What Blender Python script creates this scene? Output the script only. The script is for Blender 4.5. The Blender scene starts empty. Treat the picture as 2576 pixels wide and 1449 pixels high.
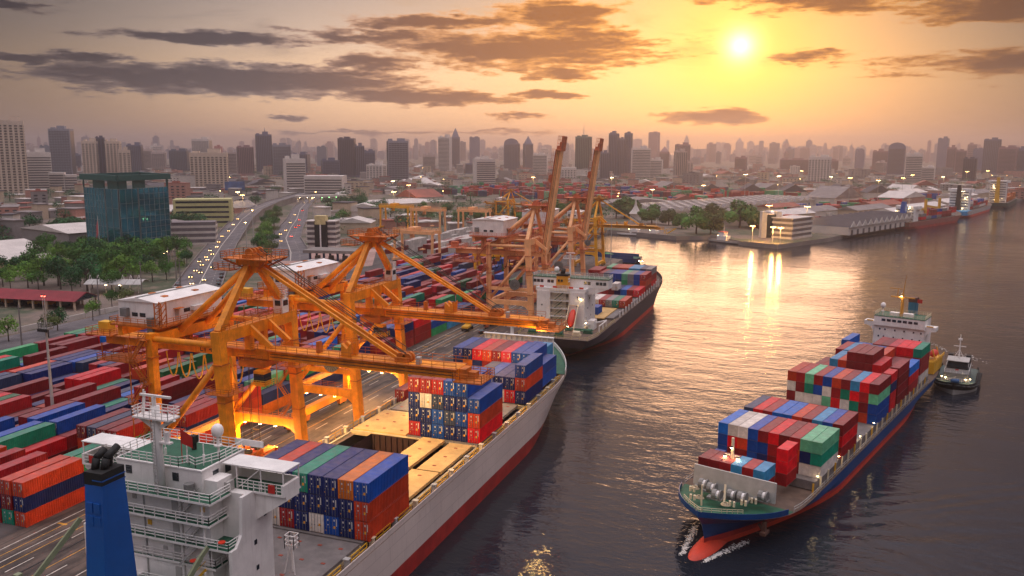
import bpy, math, random
from mathutils import Vector, Matrix
R = math.radians
S = bpy.context.scene
COL = S.collection

# ---------------------------------------------------------------- camera, sky, sun, exposure
cam_d = bpy.data.cameras.new('camera')
cam = bpy.data.objects.new('camera', cam_d); COL.objects.link(cam)
cam.location = (0, 0, 65)
cam.rotation_mode = 'XYZ'
cam.matrix_world = Matrix.Translation((0, 0, 65)) @ Matrix.Rotation(R(20.0), 4, 'Z') @ Matrix.Rotation(R(90 - 9.26), 4, 'X') @ Matrix.Rotation(R(0.28), 4, 'Z')
cam_d.sensor_width = 36.0
cam_d.lens = 36.0 * 2128 / 2576
cam_d.clip_start = 0.5
cam_d.clip_end = 40000
S.camera = cam
S.view_settings.view_transform = 'Standard'
S.view_settings.look = 'None'
S.view_settings.gamma = 1
S.view_settings.exposure = 1.5
S.cycles.use_denoising = True
S.cycles.max_bounces = 6
S.cycles.diffuse_bounces = 3
S.cycles.glossy_bounces = 3
S.cycles.transmission_bounces = 3
S.cycles.volume_bounces = 0
S.cycles.transparent_max_bounces = 6
S.cycles.sample_clamp_indirect = 4
S.cycles.caustics_reflective = False
S.cycles.caustics_refractive = False

SUN = Vector((-0.0938, 0.9890, 0.1145)).normalized()
SUN_EL = math.asin(SUN.z)
SUN_AZ = math.atan2(SUN.x, SUN.y)
sun_d = bpy.data.lights.new('sun', 'SUN')
sun_d.energy = 0.12; sun_d.angle = R(16); sun_d.color = (1.0, 0.56, 0.34)     # low sun veiled by cloud
sun = bpy.data.objects.new('sun', sun_d); COL.objects.link(sun)
sun.rotation_euler = SUN.to_track_quat('Z', 'Y').to_euler()
sun.location = (0, 0, 200)

def lin(c):
    return tuple((x / 255 / 12.92) if x / 255 <= 0.04045 else ((x / 255 + 0.055) / 1.055) ** 2.4 for x in c)

class NG:                       # short-hand for building node trees
    def __init__(s, tree): s.t = tree
    def n(s, typ, **k):
        nd = s.t.nodes.new(typ)
        for a, b in k.items(): setattr(nd, a, b)
        return nd
    def put(s, nd, i, v):
        if hasattr(v, 'is_output') or isinstance(v, bpy.types.NodeSocket): s.t.links.new(v, nd.inputs[i])
        else: nd.inputs[i].default_value = v
    def m(s, op, a, b=None, c=None, clamp=False):
        nd = s.n('ShaderNodeMath', operation=op, use_clamp=clamp)
        s.put(nd, 0, a)
        if b is not None: s.put(nd, 1, b)
        if c is not None: s.put(nd, 2, c)
        return nd.outputs[0]
    def vm(s, op, a, b=None, out=0):
        nd = s.n('ShaderNodeVectorMath', operation=op)
        s.put(nd, 0, a)
        if b is not None: s.put(nd, 1, b)
        return nd.outputs[out]
    def mix(s, f, a, b, bt='MIX'):
        nd = s.n('ShaderNodeMix', data_type='RGBA', blend_type=bt)
        s.put(nd, 0, f)
        for i, v in ((6, a), (7, b)):
            if isinstance(v, tuple): v = (*v[:3], 1)
            s.put(nd, i, v)
        return nd.outputs[2]
    def ramp(s, f, stops, interp='LINEAR'):
        nd = s.n('ShaderNodeValToRGB'); s.put(nd, 0, f)
        cr = nd.color_ramp; cr.interpolation = interp
        while len(cr.elements) < len(stops): cr.elements.new(0.5)
        for e, (p, c) in zip(cr.elements, stops):
            e.position = p; e.color = (*c, 1) if len(c) == 3 else c
        return nd.outputs[0]
    def noise(s, vec, scale, detail=3, rough=0.5, dist=0.0, out=0):
        nd = s.n('ShaderNodeTexNoise')
        if vec is not None: s.put(nd, 'Vector', vec)
        nd.inputs['Scale'].default_value = scale; nd.inputs['Detail'].default_value = detail
        nd.inputs['Roughness'].default_value = rough; nd.inputs['Distortion'].default_value = dist
        return nd.outputs[out]
    def smooth(s, v, a, b, lo=0.0, hi=1.0):
        nd = s.n('ShaderNodeMapRange', interpolation_type='SMOOTHSTEP')
        s.put(nd, 0, v); s.put(nd, 1, a); s.put(nd, 2, b); s.put(nd, 3, lo); s.put(nd, 4, hi)
        return nd.outputs[0]

world = bpy.data.worlds.new('World'); S.world = world; world.use_nodes = True
wt = world.node_tree; wt.nodes.clear(); g = NG(wt)
tc = g.n('ShaderNodeTexCoord')
dirv = g.vm('NORMALIZE', tc.outputs['Generated'])
sep = g.n('ShaderNodeSeparateXYZ'); g.put(sep, 0, dirv)
sky = g.n('ShaderNodeTexSky', sky_type='NISHITA'); sky.sun_disc = False
sky.sun_elevation = SUN_EL; sky.sun_rotation = SUN_AZ
sky.air_density = 1.6; sky.dust_density = 3.0; sky.ozone_density = 1.5; sky.altitude = 20
el = g.m('MULTIPLY', g.m('ARCSINE', sep.outputs[2]), 57.2958)                 # elevation in degrees
# azimuth in degrees, measured from the view heading so that the seam lies behind
fx = g.vm('DOT_PRODUCT', dirv, (math.cos(R(20)), math.sin(R(20)), 0), out=1)
fy = g.vm('DOT_PRODUCT', dirv, (-math.sin(R(20)), math.cos(R(20)), 0), out=1)
az = g.m('MULTIPLY', g.m('ARCTAN2', fx, fy), 57.2958)
sd = g.vm('DOT_PRODUCT', dirv, tuple(SUN), out=1)
ang = g.m('MULTIPLY', g.m('ARCCOSINE', g.m('MINIMUM', sd, 0.99999)), 57.2958)  # degrees from the sun
elp = g.m('MAXIMUM', el, 0.0)
# clear sky by elevation: rosy haze at the skyline, cream above it, lavender grey overhead
base = g.ramp(g.m('POWER', g.m('DIVIDE', elp, 90.0), 0.5), [
    (0.00, (0.327, 0.189, 0.142)), (0.13, (0.378, 0.237, 0.142)), (0.23, (0.387, 0.267, 0.176)), (0.28, (0.249, 0.194, 0.163)), (0.33, (0.146, 0.127, 0.127)),
    (0.43, (0.190, 0.145, 0.172)), (0.60, (0.300, 0.265, 0.320)), (0.78, (0.740, 0.680, 0.720)), (1.0, (0.940, 0.900, 0.940))])
side = g.smooth(g.m('ABSOLUTE', g.m('SUBTRACT', az, 1.5)), 9.0, 35.0, 1.0, 0.24)    # the low sky dims away from the sunset
side = g.m('MINIMUM', g.m('ADD', side, g.smooth(el, 11.0, 36.0, 0.0, 0.60)), 1.0)
base = g.mix(0.08, base, g.mix(1.0, sky.outputs[0], (0.06, 0.06, 0.06), 'MULTIPLY'), 'MIX')
def gauss(a, w): return g.m('EXPONENT', g.m('MULTIPLY', g.m('DIVIDE', a, w), -1.0))
base = g.mix(gauss(ang, 10.0), base, g.mix(1.0, base, (1.08, 0.74, 0.12), 'MULTIPLY'))
glow = g.mix(1.0, (0.30, 0.135, 0.006), gauss(ang, 6.5), 'MULTIPLY')
glow2 = g.mix(1.0, (0.13, 0.052, 0.018), gauss(ang, 16.0), 'MULTIPLY')
core = g.mix(1.0, (1.15, 0.95, 0.55), gauss(g.m('POWER', ang, 1.3), 0.66), 'MULTIPLY')
# cloud bands: soft lens shapes broken up by noise
azel = g.n('ShaderNodeCombineXYZ'); g.put(azel, 0, az); g.put(azel, 1, el); g.put(azel, 2, 0.0)
str_ = g.n('ShaderNodeMapping'); g.put(str_, 0, azel.outputs[0]); str_.inputs['Scale'].default_value = (0.16, 0.75, 1)
n1 = g.noise(str_.outputs[0], 1.0, 6, 0.6)
n1b = g.noise(str_.outputs[0], 2.3, 5, 0.6, out=1)
n2 = g.noise(str_.outputs[0], 4.5, 6, 0.68)
warp = g.vm('MULTIPLY', g.vm('SUBTRACT', n1b, (0.5, 0.5, 0.5)), (6.0, 1.5, 0))
wv = g.vm('ADD', azel.outputs[0], warp)
CL = [  # azimuth, elevation, half width, half height (degrees), weight
    (-17.2, 4.25, 11.5, 1.05, 1.1), (-19.0, 6.7, 6.5, 0.45, 0.9), (-10.0, 7.1, 5.0, 0.45, 0.8), (0.4, 6.55, 9.5, 1.35, 0.95),
    (-5.3, 8.1, 5.5, 0.55, 1.0), (3.6, 8.7, 4.2, 0.9, 0.9), (-5.6, 3.35, 6.6, 0.5, 1.0), (3.5, 5.0, 2.9, 0.5, 0.9),
    (13.2, 2.2, 3.6, 0.5, 0.7), (0.6, 2.2, 2.0, 0.2, 0.7), (-14.8, 2.05, 1.3, 0.16, 0.7), (2.5, 3.5, 2.6, 0.3, 0.9),
    (26.5, 9.4, 9.0, 0.9, 1.1), (30.0, 8.4, 6.0, 1.0, 1.1), (18.2, 5.7, 1.6, 0.4, 0.5), (-22.5, 9.7, 5.0, 0.5, 0.8),
    (-30.5, 7.9, 2.6, 0.28, 0.8), (-30.0, 5.0, 3.0, 0.25, 0.8), (-26.0, 5.3, 3.0, 0.35, 0.8), (-9.0, 5.6, 3.5, 0.55, 0.9),
    (-1.5, 1.2, 4.5, 0.14, 0.6), (-11.0, 1.15, 6.0, 0.12, 0.5), (15.0, 9.9, 6.0, 0.6, 0.6), (21.0, 9.3, 6.0, 0.9, 1.0), (30, 5.2, 6, .8, .6), (-46, 6.5, 9, 1.0, 1), (48, 6.0, 9, 1.1, 1)]
acc = None
for a0, e0, w_, h_, k in CL:
    mp = g.n('ShaderNodeMapping'); g.put(mp, 0, wv)
    mp.inputs['Scale'].default_value = (1 / w_ / 1.08, 1 / h_ / 1.1, 1); mp.inputs['Location'].default_value = (-a0 / w_ / 1.08, -e0 / h_ / 1.1, 0)
    q = g.m('MULTIPLY_ADD', g.vm('LENGTH', mp.outputs[0], out=1), -k, k)
    acc = q if acc is None else g.m('MAXIMUM', acc, q)
fld = g.m('ADD', g.m('ADD', acc, g.m('MULTIPLY', g.m('SUBTRACT', n1, 0.5), 1.9)), g.m('MULTIPLY', g.m('SUBTRACT', n2, 0.5), 1.3))
mask = g.m('MULTIPLY', g.smooth(fld, -0.10, 0.22), 0.97)
# thin veils everywhere above 6 degrees
veil = g.m('MULTIPLY', g.smooth(g.noise(str_.outputs[0], 0.7, 5, 0.62, 0.6), 0.48, 0.74), g.smooth(el, 3.0, 9.0, 0.0, 0.75))
near = gauss(ang, 11.0)
cdark = g.mix(g.smooth(ang, 8.0, 34.0), (0.150, 0.052, 0.009), (0.022, 0.020, 0.024))
cedge = g.mix(g.smooth(ang, 8.0, 34.0), (0.480, 0.190, 0.028), (0.170, 0.125, 0.108))
ccol = g.mix(g.smooth(fld, -0.05, 0.55), cedge, cdark)
vcol = g.mix(g.smooth(ang, 8.0, 38.0), (0.330, 0.170, 0.035), (0.072, 0.067, 0.076))
clear = g.mix(1.0, g.mix(1.0, base, glow, 'ADD'), glow2, 'ADD')
c1 = g.mix(veil, clear, vcol)
c2 = g.mix(mask, c1, ccol)
c3 = g.mix(1.0, g.mix(1.0, c2, side, 'MULTIPLY'), core, 'ADD')
low = g.smooth(el, -1.5, 0.0)                                                   # below the horizon: the hazy ground tone
c4 = g.mix(low, (0.16, 0.10, 0.09), c3)
bg = g.n('ShaderNodeBackground'); g.put(bg, 0, c4); bg.inputs[1].default_value = 1.0
wo = g.n('ShaderNodeOutputWorld'); wt.links.new(bg.outputs[0], wo.inputs[0])
world.cycles.sampling_method = 'MANUAL'; world.cycles.sample_map_resolution = 1024

# ---------------------------------------------------------------- materials
MATS = {}
def mat(name, rgb, rough=0.55, metal=0.0, var=0.18, scale=0.35, rust=0.0, streak=0.0, emit=0.0, ecol=None, bump=0.0, spec=0.5, rnd=0.0, linear=False, plates=False, dust=0.0):
    if name in MATS: return MATS[name]
    m = bpy.data.materials.new(name); m.use_nodes = True; MATS[name] = m
    t = m.node_tree; g = NG(t); b = t.nodes['Principled BSDF']
    c = rgb if linear else lin(rgb)
    b.inputs['Roughness'].default_value = rough; b.inputs['Metallic'].default_value = metal
    b.inputs['Specular IOR Level'].default_value = spec
    tc = g.n('ShaderNodeTexCoord'); ov = tc.outputs['Object']
    col = None
    if var or rust or streak or rnd:
        nz = g.noise(ov, scale, 5, 0.62)
        f = g.smooth(nz, 0.35, 0.7, 1.0 - var, 1.0 + var * 0.6)
        if rnd:
            oi = g.n('ShaderNodeObjectInfo')
            f = g.m('MULTIPLY', f, g.m('MULTIPLY_ADD', oi.outputs['Random'], 2 * rnd, 1.0 - rnd))
        col = g.mix(1.0, (*c, 1), f, 'MULTIPLY')
        if streak:
            mp = g.n('ShaderNodeMapping'); g.put(mp, 0, ov); mp.inputs['Scale'].default_value = (1.6, 1.6, 0.12)
            sn = g.noise(mp.outputs[0], 1.2, 4, 0.6)
            col = g.mix(g.smooth(sn, 0.52, 0.8, 0.0, streak), col, (c[0] * 0.35 + 0.02, c[1] * 0.3 + 0.012, c[2] * 0.28 + 0.01, 1))
        if rust:
            rn = g.noise(ov, scale * 3.1, 6, 0.68)
            col = g.mix(g.smooth(rn, 0.60, 0.74, 0.0, rust), col, (0.13, 0.045, 0.02, 1))
        if dust:                                     # sky sheen on the tops, put into the colour as a blotchy pale tint
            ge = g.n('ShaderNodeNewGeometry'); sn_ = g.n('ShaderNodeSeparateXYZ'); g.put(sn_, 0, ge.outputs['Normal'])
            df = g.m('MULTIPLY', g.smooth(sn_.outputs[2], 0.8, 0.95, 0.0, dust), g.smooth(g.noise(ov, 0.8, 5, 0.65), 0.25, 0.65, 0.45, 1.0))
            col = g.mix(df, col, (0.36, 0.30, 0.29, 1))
        if plates:                                   # welded plate seams on hull sides
            sx_ = g.n('ShaderNodeSeparateXYZ'); g.put(sx_, 0, ov); cb = g.n('ShaderNodeCombineXYZ'); g.put(cb, 0, sx_.outputs[1]); g.put(cb, 1, sx_.outputs[2])
            bk = g.n('ShaderNodeTexBrick'); g.put(bk, 'Vector', cb.outputs[0]); bk.inputs['Scale'].default_value = 1.0; bk.inputs['Brick Width'].default_value = 9.0; bk.inputs['Row Height'].default_value = 2.4
            bk.inputs['Mortar Size'].default_value = 0.05; bk.inputs['Color1'].default_value = (1, 1, 1, 1); bk.inputs['Color2'].default_value = (.93, .93, .94, 1); bk.inputs['Mortar'].default_value = (.74, .72, .72, 1)
            col = g.mix(1.0, col, bk.outputs[0], 'MULTIPLY')
        t.links.new(col, b.inputs['Base Color'])
    else:
        b.inputs['Base Color'].default_value = (*c, 1)
    if bump:
        bn = g.n('ShaderNodeBump'); bn.inputs['Strength'].default_value = bump; bn.inputs['Distance'].default_value = 0.05
        g.put(bn, 'Height', g.noise(ov, 4.0, 4, 0.6)); t.links.new(bn.outputs[0], b.inputs['Normal'])
    if emit:
        b.inputs['Emission Color'].default_value = (*(ecol or c), 1); b.inputs['Emission Strength'].default_value = emit
    return m

# ---------------------------------------------------------------- mesh helper
class MB:
    def __init__(s): s.v = []; s.f = []; s.m = []
    def _q(s, base, faces, mi):
        for f in faces: s.f.append(tuple(base + i for i in f)); s.m.append(mi)
    def hexa(s, p, mi=0):        # eight corners: bottom ring then top ring
        b = len(s.v); s.v += [tuple(x) for x in p]
        s._q(b, [(3, 2, 1, 0), (4, 5, 6, 7), (0, 1, 5, 4), (1, 2, 6, 5), (2, 3, 7, 6), (3, 0, 4, 7)], mi); return s
    def box(s, x0, x1, y0, y1, z0, z1, mi=0):
        return s.hexa([(x0, y0, z0), (x1, y0, z0), (x1, y1, z0), (x0, y1, z0), (x0, y0, z1), (x1, y0, z1), (x1, y1, z1), (x0, y1, z1)], mi)
    def rbox(s, cx, cy, z0, sx, sy, h, rz, mi=0):
        c, n = math.cos(rz), math.sin(rz)
        q = [(cx + a * c - b * n, cy + a * n + b * c) for a, b in ((-sx / 2, -sy / 2), (sx / 2, -sy / 2), (sx / 2, sy / 2), (-sx / 2, sy / 2))]
        return s.hexa([(x, y, z0) for x, y in q] + [(x, y, z0 + h) for x, y in q], mi)
    def beam(s, p, q, w, h=None, mi=0, w2=None, h2=None, up=(0, 0, 1)):
        p = Vector(p); q = Vector(q); h = h or w; w2 = w2 or w; h2 = h2 or h
        d = (q - p).normalized(); u = Vector(up)
        if abs(d.dot(u)) > 0.97: u = Vector((0, 1, 0))
        a = d.cross(u).normalized(); u = a.cross(d).normalized()
        pts = [p - a * w / 2 - u * h / 2, p + a * w / 2 - u * h / 2, p + a * w / 2 + u * h / 2, p - a * w / 2 + u * h / 2,
               q - a * w2 / 2 - u * h2 / 2, q + a * w2 / 2 - u * h2 / 2, q + a * w2 / 2 + u * h2 / 2, q - a * w2 / 2 + u * h2 / 2]
        b = len(s.v); s.v += [tuple(x) for x in pts]
        s._q(b, [(0, 1, 2, 3), (7, 6, 5, 4), (0, 4, 5, 1), (1, 5, 6, 2), (2, 6, 7, 3), (3, 7, 4, 0)], mi); return s
    def tube(s, p, q, r, n=8, r2=None, mi=0, cap=True):
        p = Vector(p); q = Vector(q); r2 = r if r2 is None else r2
        d = (q - p).normalized(); u = Vector((0, 0, 1)) if abs(d.z) < 0.97 else Vector((0, 1, 0))
        a = d.cross(u).normalized(); u = a.cross(d)
        b = len(s.v)
        for c, rr in ((p, r), (q, r2)):
            for i in range(n):
                t = 2 * math.pi * i / n; s.v.append(tuple(c + a * math.cos(t) * rr + u * math.sin(t) * rr))
        for i in range(n):
            j = (i + 1) % n; s.f.append((b + i, b + n + i, b + n + j, b + j)); s.m.append(mi)
        if cap:
            s.f.append(tuple(b + i for i in range(n))); s.m.append(mi)
            s.f.append(tuple(b + n + i for i in reversed(range(n)))); s.m.append(mi)
        return s
    def path(s, pts, r, n=6, mi=0):
        for a, b in zip(pts, pts[1:]): s.tube(a, b, r, n, mi=mi, cap=False)
        return s
    def prism(s, poly, z0, z1, mi=0, tm=None):
        b = len(s.v); n = len(poly)
        s.v += [(x, y, z0) for x, y in poly] + [(x, y, z1) for x, y in poly]
        for i in range(n):
            j = (i + 1) % n; s.f.append((b + i, b + j, b + n + j, b + n + i)); s.m.append(mi)
        s.f.append(tuple(b + i for i in reversed(range(n)))); s.m.append(mi)
        s.f.append(tuple(b + n + i for i in range(n))); s.m.append(mi if tm is None else tm); return s
    def extr(s, poly3, vec, mi=0):
        b = len(s.v); n = len(poly3); v = Vector(vec)
        s.v += [tuple(p) for p in poly3] + [tuple(Vector(p) + v) for p in poly3]
        for i in range(n):
            j = (i + 1) % n; s.f.append((b + i, b + j, b + n + j, b + n + i)); s.m.append(mi)
        s.f.append(tuple(b + i for i in reversed(range(n)))); s.m.append(mi)
        s.f.append(tuple(b + n + i for i in range(n))); s.m.append(mi); return s
    def quad(s, pts, mi=0):
        b = len(s.v); s.v += [tuple(p) for p in pts]; s.f.append(tuple(range(b, b + len(pts)))); s.m.append(mi); return s
    def lathe(s, prof, c=(0, 0, 0), n=12, mi=0):      # profile of (radius, z)
        b = len(s.v)
        for r, z in prof:
            for i in range(n):
                t = 2 * math.pi * i / n; s.v.append((c[0] + r * math.cos(t), c[1] + r * math.sin(t), c[2] + z))
        for k in range(len(prof) - 1):
            for i in range(n):
                j = (i + 1) % n; s.f.append((b + k * n + i, b + k * n + j, b + (k + 1) * n + j, b + (k + 1) * n + i)); s.m.append(mi)
        s.f.append(tuple(b + i for i in reversed(range(n)))); s.m.append(mi)
        k = len(prof) - 1; s.f.append(tuple(b + k * n + i for i in range(n))); s.m.append(mi); return s
    def sphere(s, c, r, n=10, k=6, mi=0, sz=1.0):
        return s.lathe([(r * math.sin(math.pi * i / k) + 1e-4, -r * sz * math.cos(math.pi * i / k)) for i in range(k + 1)], c, n, mi)
    def rail(s, pts, h=1.1, step=2.2, t=0.06, rows=3, closed=False, mi=0):   # a guard rail along a polyline
        pts = [Vector(p) for p in pts]
        if closed: pts.append(pts[0])
        for a, b in zip(pts, pts[1:]):
            L = (b - a).length
            if L < 0.05: continue
            k = max(1, round(L / step))
            for r in range(rows):
                z = Vector((0, 0, h * (r + 1) / rows)); s.beam(a + z, b + z, t, t, mi)
            for i in range(k + 1):
                c = a.lerp(b, i / k); s.beam(c, c + Vector((0, 0, h)), t, t, mi)
        return s
    def stairs(s, p, q, w=0.9, mi=0, steps=None, side=(1, 0, 0)):
        p = Vector(p); q = Vector(q); sd = Vector(side) * w / 2
        for k in (-1, 1):
            s.beam(p + sd * k, q + sd * k, 0.09, 0.26, mi); s.beam(p + sd * k + Vector((0, 0, 1)), q + sd * k + Vector((0, 0, 1)), 0.07, 0.07, mi)
        n = steps or max(3, int(abs(q.z - p.z) / 0.34))
        for i in range(1, n):
            c = p.lerp(q, i / n); s.beam(c - sd, c + sd, 0.24, 0.06, mi)
        return s
    def mesh(s, name, mats, smooth=False):
        me = bpy.data.meshes.new(name); me.from_pydata(s.v, [], s.f)
        for x in (mats if isinstance(mats, (list, tuple)) else [mats]): me.materials.append(x)
        if any(s.m): me.polygons.foreach_set('material_index', s.m)
        if smooth: me.polygons.foreach_set('use_smooth', [True] * len(me.polygons))
        me.update(); return me
    def build(s, name, mats, parent=None, smooth=False, loc=None, rz=0.0):
        o = bpy.data.objects.new(name, s.mesh(name, mats, smooth)); COL.objects.link(o)
        if parent is not None: o.parent = parent
        if loc is not None: o.location = loc
        if rz: o.rotation_euler.z = rz
        return o
def tag(o, label=None, cat=None, group=None, kind=None):
    if label: o['label'] = label
    if cat: o['category'] = cat
    if group: o['group'] = group
    if kind: o['kind'] = kind
    return o
def thing(name, label, cat, loc=(0, 0, 0), rz=0.0, group=None):
    o = bpy.data.objects.new(name, None); COL.objects.link(o); o.empty_display_size = 0.5
    o.location = loc; o.rotation_euler = (0, 0, rz)
    return tag(o, label, cat, group)
def copy_tree(o, parent=None):
    c = o.copy(); COL.objects.link(c); c.parent = parent
    for ch in o.children: copy_tree(ch, c)
    return c
def structure(o): return tag(o, kind='structure')
ORD = ['zeroth', 'first', 'second', 'third', 'fourth', 'fifth', 'sixth', 'seventh', 'eighth', 'ninth', 'tenth', 'eleventh', 'twelfth', 'thirteenth', 'fourteenth', 'fifteenth', 'sixteenth',
       'seventeenth', 'eighteenth', 'nineteenth', 'twentieth', 'twenty-first', 'twenty-second', 'twenty-third', 'twenty-fourth', 'twenty-fifth', 'twenty-sixth', 'twenty-seventh', 'twenty-eighth', 'twenty-ninth', 'thirtieth']
def text_mesh(txt, size, m, name, parent, loc, rot, ext=0.01):
    cu = bpy.data.curves.new('lettering', 'FONT'); cu.body = txt; cu.size = size; cu.extrude = ext
    tmp = bpy.data.objects.new('lettering', cu); COL.objects.link(tmp)
    dg = bpy.context.evaluated_depsgraph_get(); me = bpy.data.meshes.new_from_object(tmp.evaluated_get(dg))
    bpy.data.objects.remove(tmp); me.materials.clear(); me.materials.append(m)
    o = bpy.data.objects.new(name, me); COL.objects.link(o); o.parent = parent; o.location = loc; o.rotation_euler = rot
    return o

ORANGE = mat('crane_orange', (246, 148, 8), 0.58, var=0.28, scale=0.3, streak=0.62, rust=0.45)
ORANGE_D = mat('crane_orange_worn', (196, 104, 20), 0.65, var=0.3, scale=0.5, streak=0.5, rust=0.5)
SALMON = mat('crane_salmon', (255, 186, 128), 0.55, var=0.16, scale=0.22, streak=0.35, rust=0.2)
SALMON_D = mat('crane_salmon_worn', (206, 110, 72), 0.65, var=0.28, scale=0.5, streak=0.45, rust=0.4)
YELLOW = mat('crane_yellow', (246, 170, 16), 0.55, var=0.15, scale=0.2, streak=0.3)
YELLOW_D = mat('crane_yellow_worn', (190, 126, 30), 0.6, var=0.25, scale=0.4, streak=0.4, rust=0.3)
WHITE = mat('white_paint', (236, 230, 226), 0.5, var=0.10, scale=0.4, streak=0.26, rust=0.10)
WHITE_R = mat('white_rusty', (230, 226, 222), 0.55, var=0.14, scale=0.25, streak=0.25, rust=0.75)
CREAM = mat('cream_paint', (226, 208, 176), 0.55, var=0.12, scale=0.4, streak=0.2)
DARK = mat('dark_steel', (38, 36, 38), 0.6, var=0.3, scale=0.6)
GREY = mat('grey_steel', (128, 126, 124), 0.6, var=0.2, scale=0.5, streak=0.25)
LGREY = mat('light_grey', (176, 172, 168), 0.6, var=0.12, scale=0.5, streak=0.15)
BLACK = mat('black_soot', (16, 15, 16), 0.7, var=0.3)
GLASS_D = mat('dark_glass', (30, 40, 50), 0.08, var=0.0, spec=0.8)
DECKG = mat('green_deck', (34, 92, 68), 0.7, var=0.25, scale=0.5)
REDP = mat('red_paint', (190, 40, 34), 0.5, var=0.15, scale=0.4)
YELP = mat('yellow_paint', (226, 170, 40), 0.5, var=0.15)
LAMP_W = mat('lamp_warm', (255, 196, 110), 0.5, var=0, emit=26.0, ecol=(1.0, 0.55, 0.18))
LAMP_Y = mat('lamp_yellow', (255, 214, 140), 0.5, var=0, emit=22.0, ecol=(1.0, 0.72, 0.35))
LAMP_R = mat('lamp_red', (255, 40, 30), 0.5, var=0, emit=8.0, ecol=(1.0, 0.08, 0.05))
CONC = mat('concrete', (132, 124, 120), 0.85, var=0.2, scale=0.08, bump=0.15)
WOODB = mat('bark', (74, 60, 50), 0.9, var=0.3)
# ---------------------------------------------------------------- ground, water, roads
def water_mat():
    m = bpy.data.materials.new('river_water'); m.use_nodes = True; t = m.node_tree; g = NG(t); b = t.nodes['Principled BSDF']
    tc = g.n('ShaderNodeTexCoord'); ov = tc.outputs['Object']
    b.inputs['Base Color'].default_value = (0.014, 0.016, 0.023, 1); b.inputs['Roughness'].default_value = 0.05; b.inputs['IOR'].default_value = 1.33; b.inputs['Specular IOR Level'].default_value = 0.42
    mp = g.n('ShaderNodeMapping'); g.put(mp, 0, ov); mp.inputs['Rotation'].default_value = (0, 0, R(24)); mp.inputs['Scale'].default_value = (0.55, 1.0, 1)
    h = g.m('MULTIPLY', g.noise(mp.outputs[0], 0.085, 3, 0.5, 0.6), 1.05)
    h = g.m('ADD', h, g.m('MULTIPLY', g.noise(mp.outputs[0], 0.34, 3, 0.55, 0.4), 0.52))
    h = g.m('ADD', h, g.m('MULTIPLY', g.noise(mp.outputs[0], 1.05, 3, 0.6), 0.22))
    sp_ = g.n('ShaderNodeSeparateXYZ'); g.put(sp_, 0, ov)
    def wave_train(px, py, ang, length, width, k):      # a fan of wake ripples trailing from the hull
        ca, sa = math.cos(ang), math.sin(ang)
        u = g.m('ADD', g.m('MULTIPLY', g.m('SUBTRACT', sp_.outputs[0], px), ca), g.m('MULTIPLY', g.m('SUBTRACT', sp_.outputs[1], py), sa))
        v = g.m('ADD', g.m('MULTIPLY', g.m('SUBTRACT', sp_.outputs[0], px), -sa), g.m('MULTIPLY', g.m('SUBTRACT', sp_.outputs[1], py), ca))
        v = g.m('ADD', v, g.m('MULTIPLY', g.m('SUBTRACT', g.noise(ov, 0.06, 2, 0.5), 0.5), 7.0))
        mk_ = g.m('MULTIPLY', g.m('MULTIPLY', g.smooth(u, 0.0, 14.0), g.smooth(u, length * .5, length, 1.0, 0.0)), g.m('MULTIPLY', g.smooth(v, -width, -width * .4), g.smooth(v, width * .4, width, 1.0, 0.0)))
        return g.m('MULTIPLY', g.m('MULTIPLY', g.m('SINE', g.m('MULTIPLY', v, k)), mk_), 0.13)
    h = g.m('ADD', h, wave_train(8, 158, R(34), 110, 8, 1.7)); h = g.m('ADD', h, wave_train(0, 146, R(22), 90, 9, 1.25))
    calm = g.smooth(g.noise(ov, 0.012, 3, 0.5), 0.35, 0.65, 0.45, 1.0)        # patches of smoother water
    bn = g.n('ShaderNodeBump'); bn.inputs['Distance'].default_value = 0.55
    g.put(bn, 'Strength', g.m('MULTIPLY', calm, 0.85)); g.put(bn, 'Height', h); t.links.new(bn.outputs[0], b.inputs['Normal'])
    return m
WATER = water_mat()
structure(MB().quad([(-16000, -3000, 0), (16000, -3000, 0), (16000, 20000, 0), (-16000, 20000, 0)]).build('water', WATER))

def land_mat():
    m = bpy.data.materials.new('land'); m.use_nodes = True; t = m.node_tree; g = NG(t); b = t.nodes['Principled BSDF']
    tc = g.n('ShaderNodeTexCoord'); ov = tc.outputs['Object']
    a = g.noise(ov, 0.02, 6, 0.65); c = g.noise(ov, 0.15, 5, 0.6)
    col = g.mix(g.smooth(a, 0.42, 0.58), lin((112, 98, 90)), lin((66, 74, 52)))
    col = g.mix(g.smooth(c, 0.45, 0.7, 0, 0.6), col, lin((140, 118, 104)))
    t.links.new(col, b.inputs['Base Color']); b.inputs['Roughness'].default_value = 0.95
    return m
shore = [(-90, -400), (-90, 402), (-106, 426), (-106, 478), (-150, 495), (-160, 600), (-157, 655), (-132, 643), (-99, 626), (-76, 640), (-50, 607), (-26, 594), (6, 656), (49, 770),
         (100, 864), (138, 985), (186, 1150), (260, 1330), (420, 1800), (1400, 3200), (9000, 9000)]
land = MB()
land.prism(shore + [(9000, 16000), (-12000, 16000), (-12000, -400)], -3.0, 3.0, 0, 1)
structure(land.build('ground', [CONC, land_mat()]))
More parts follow.
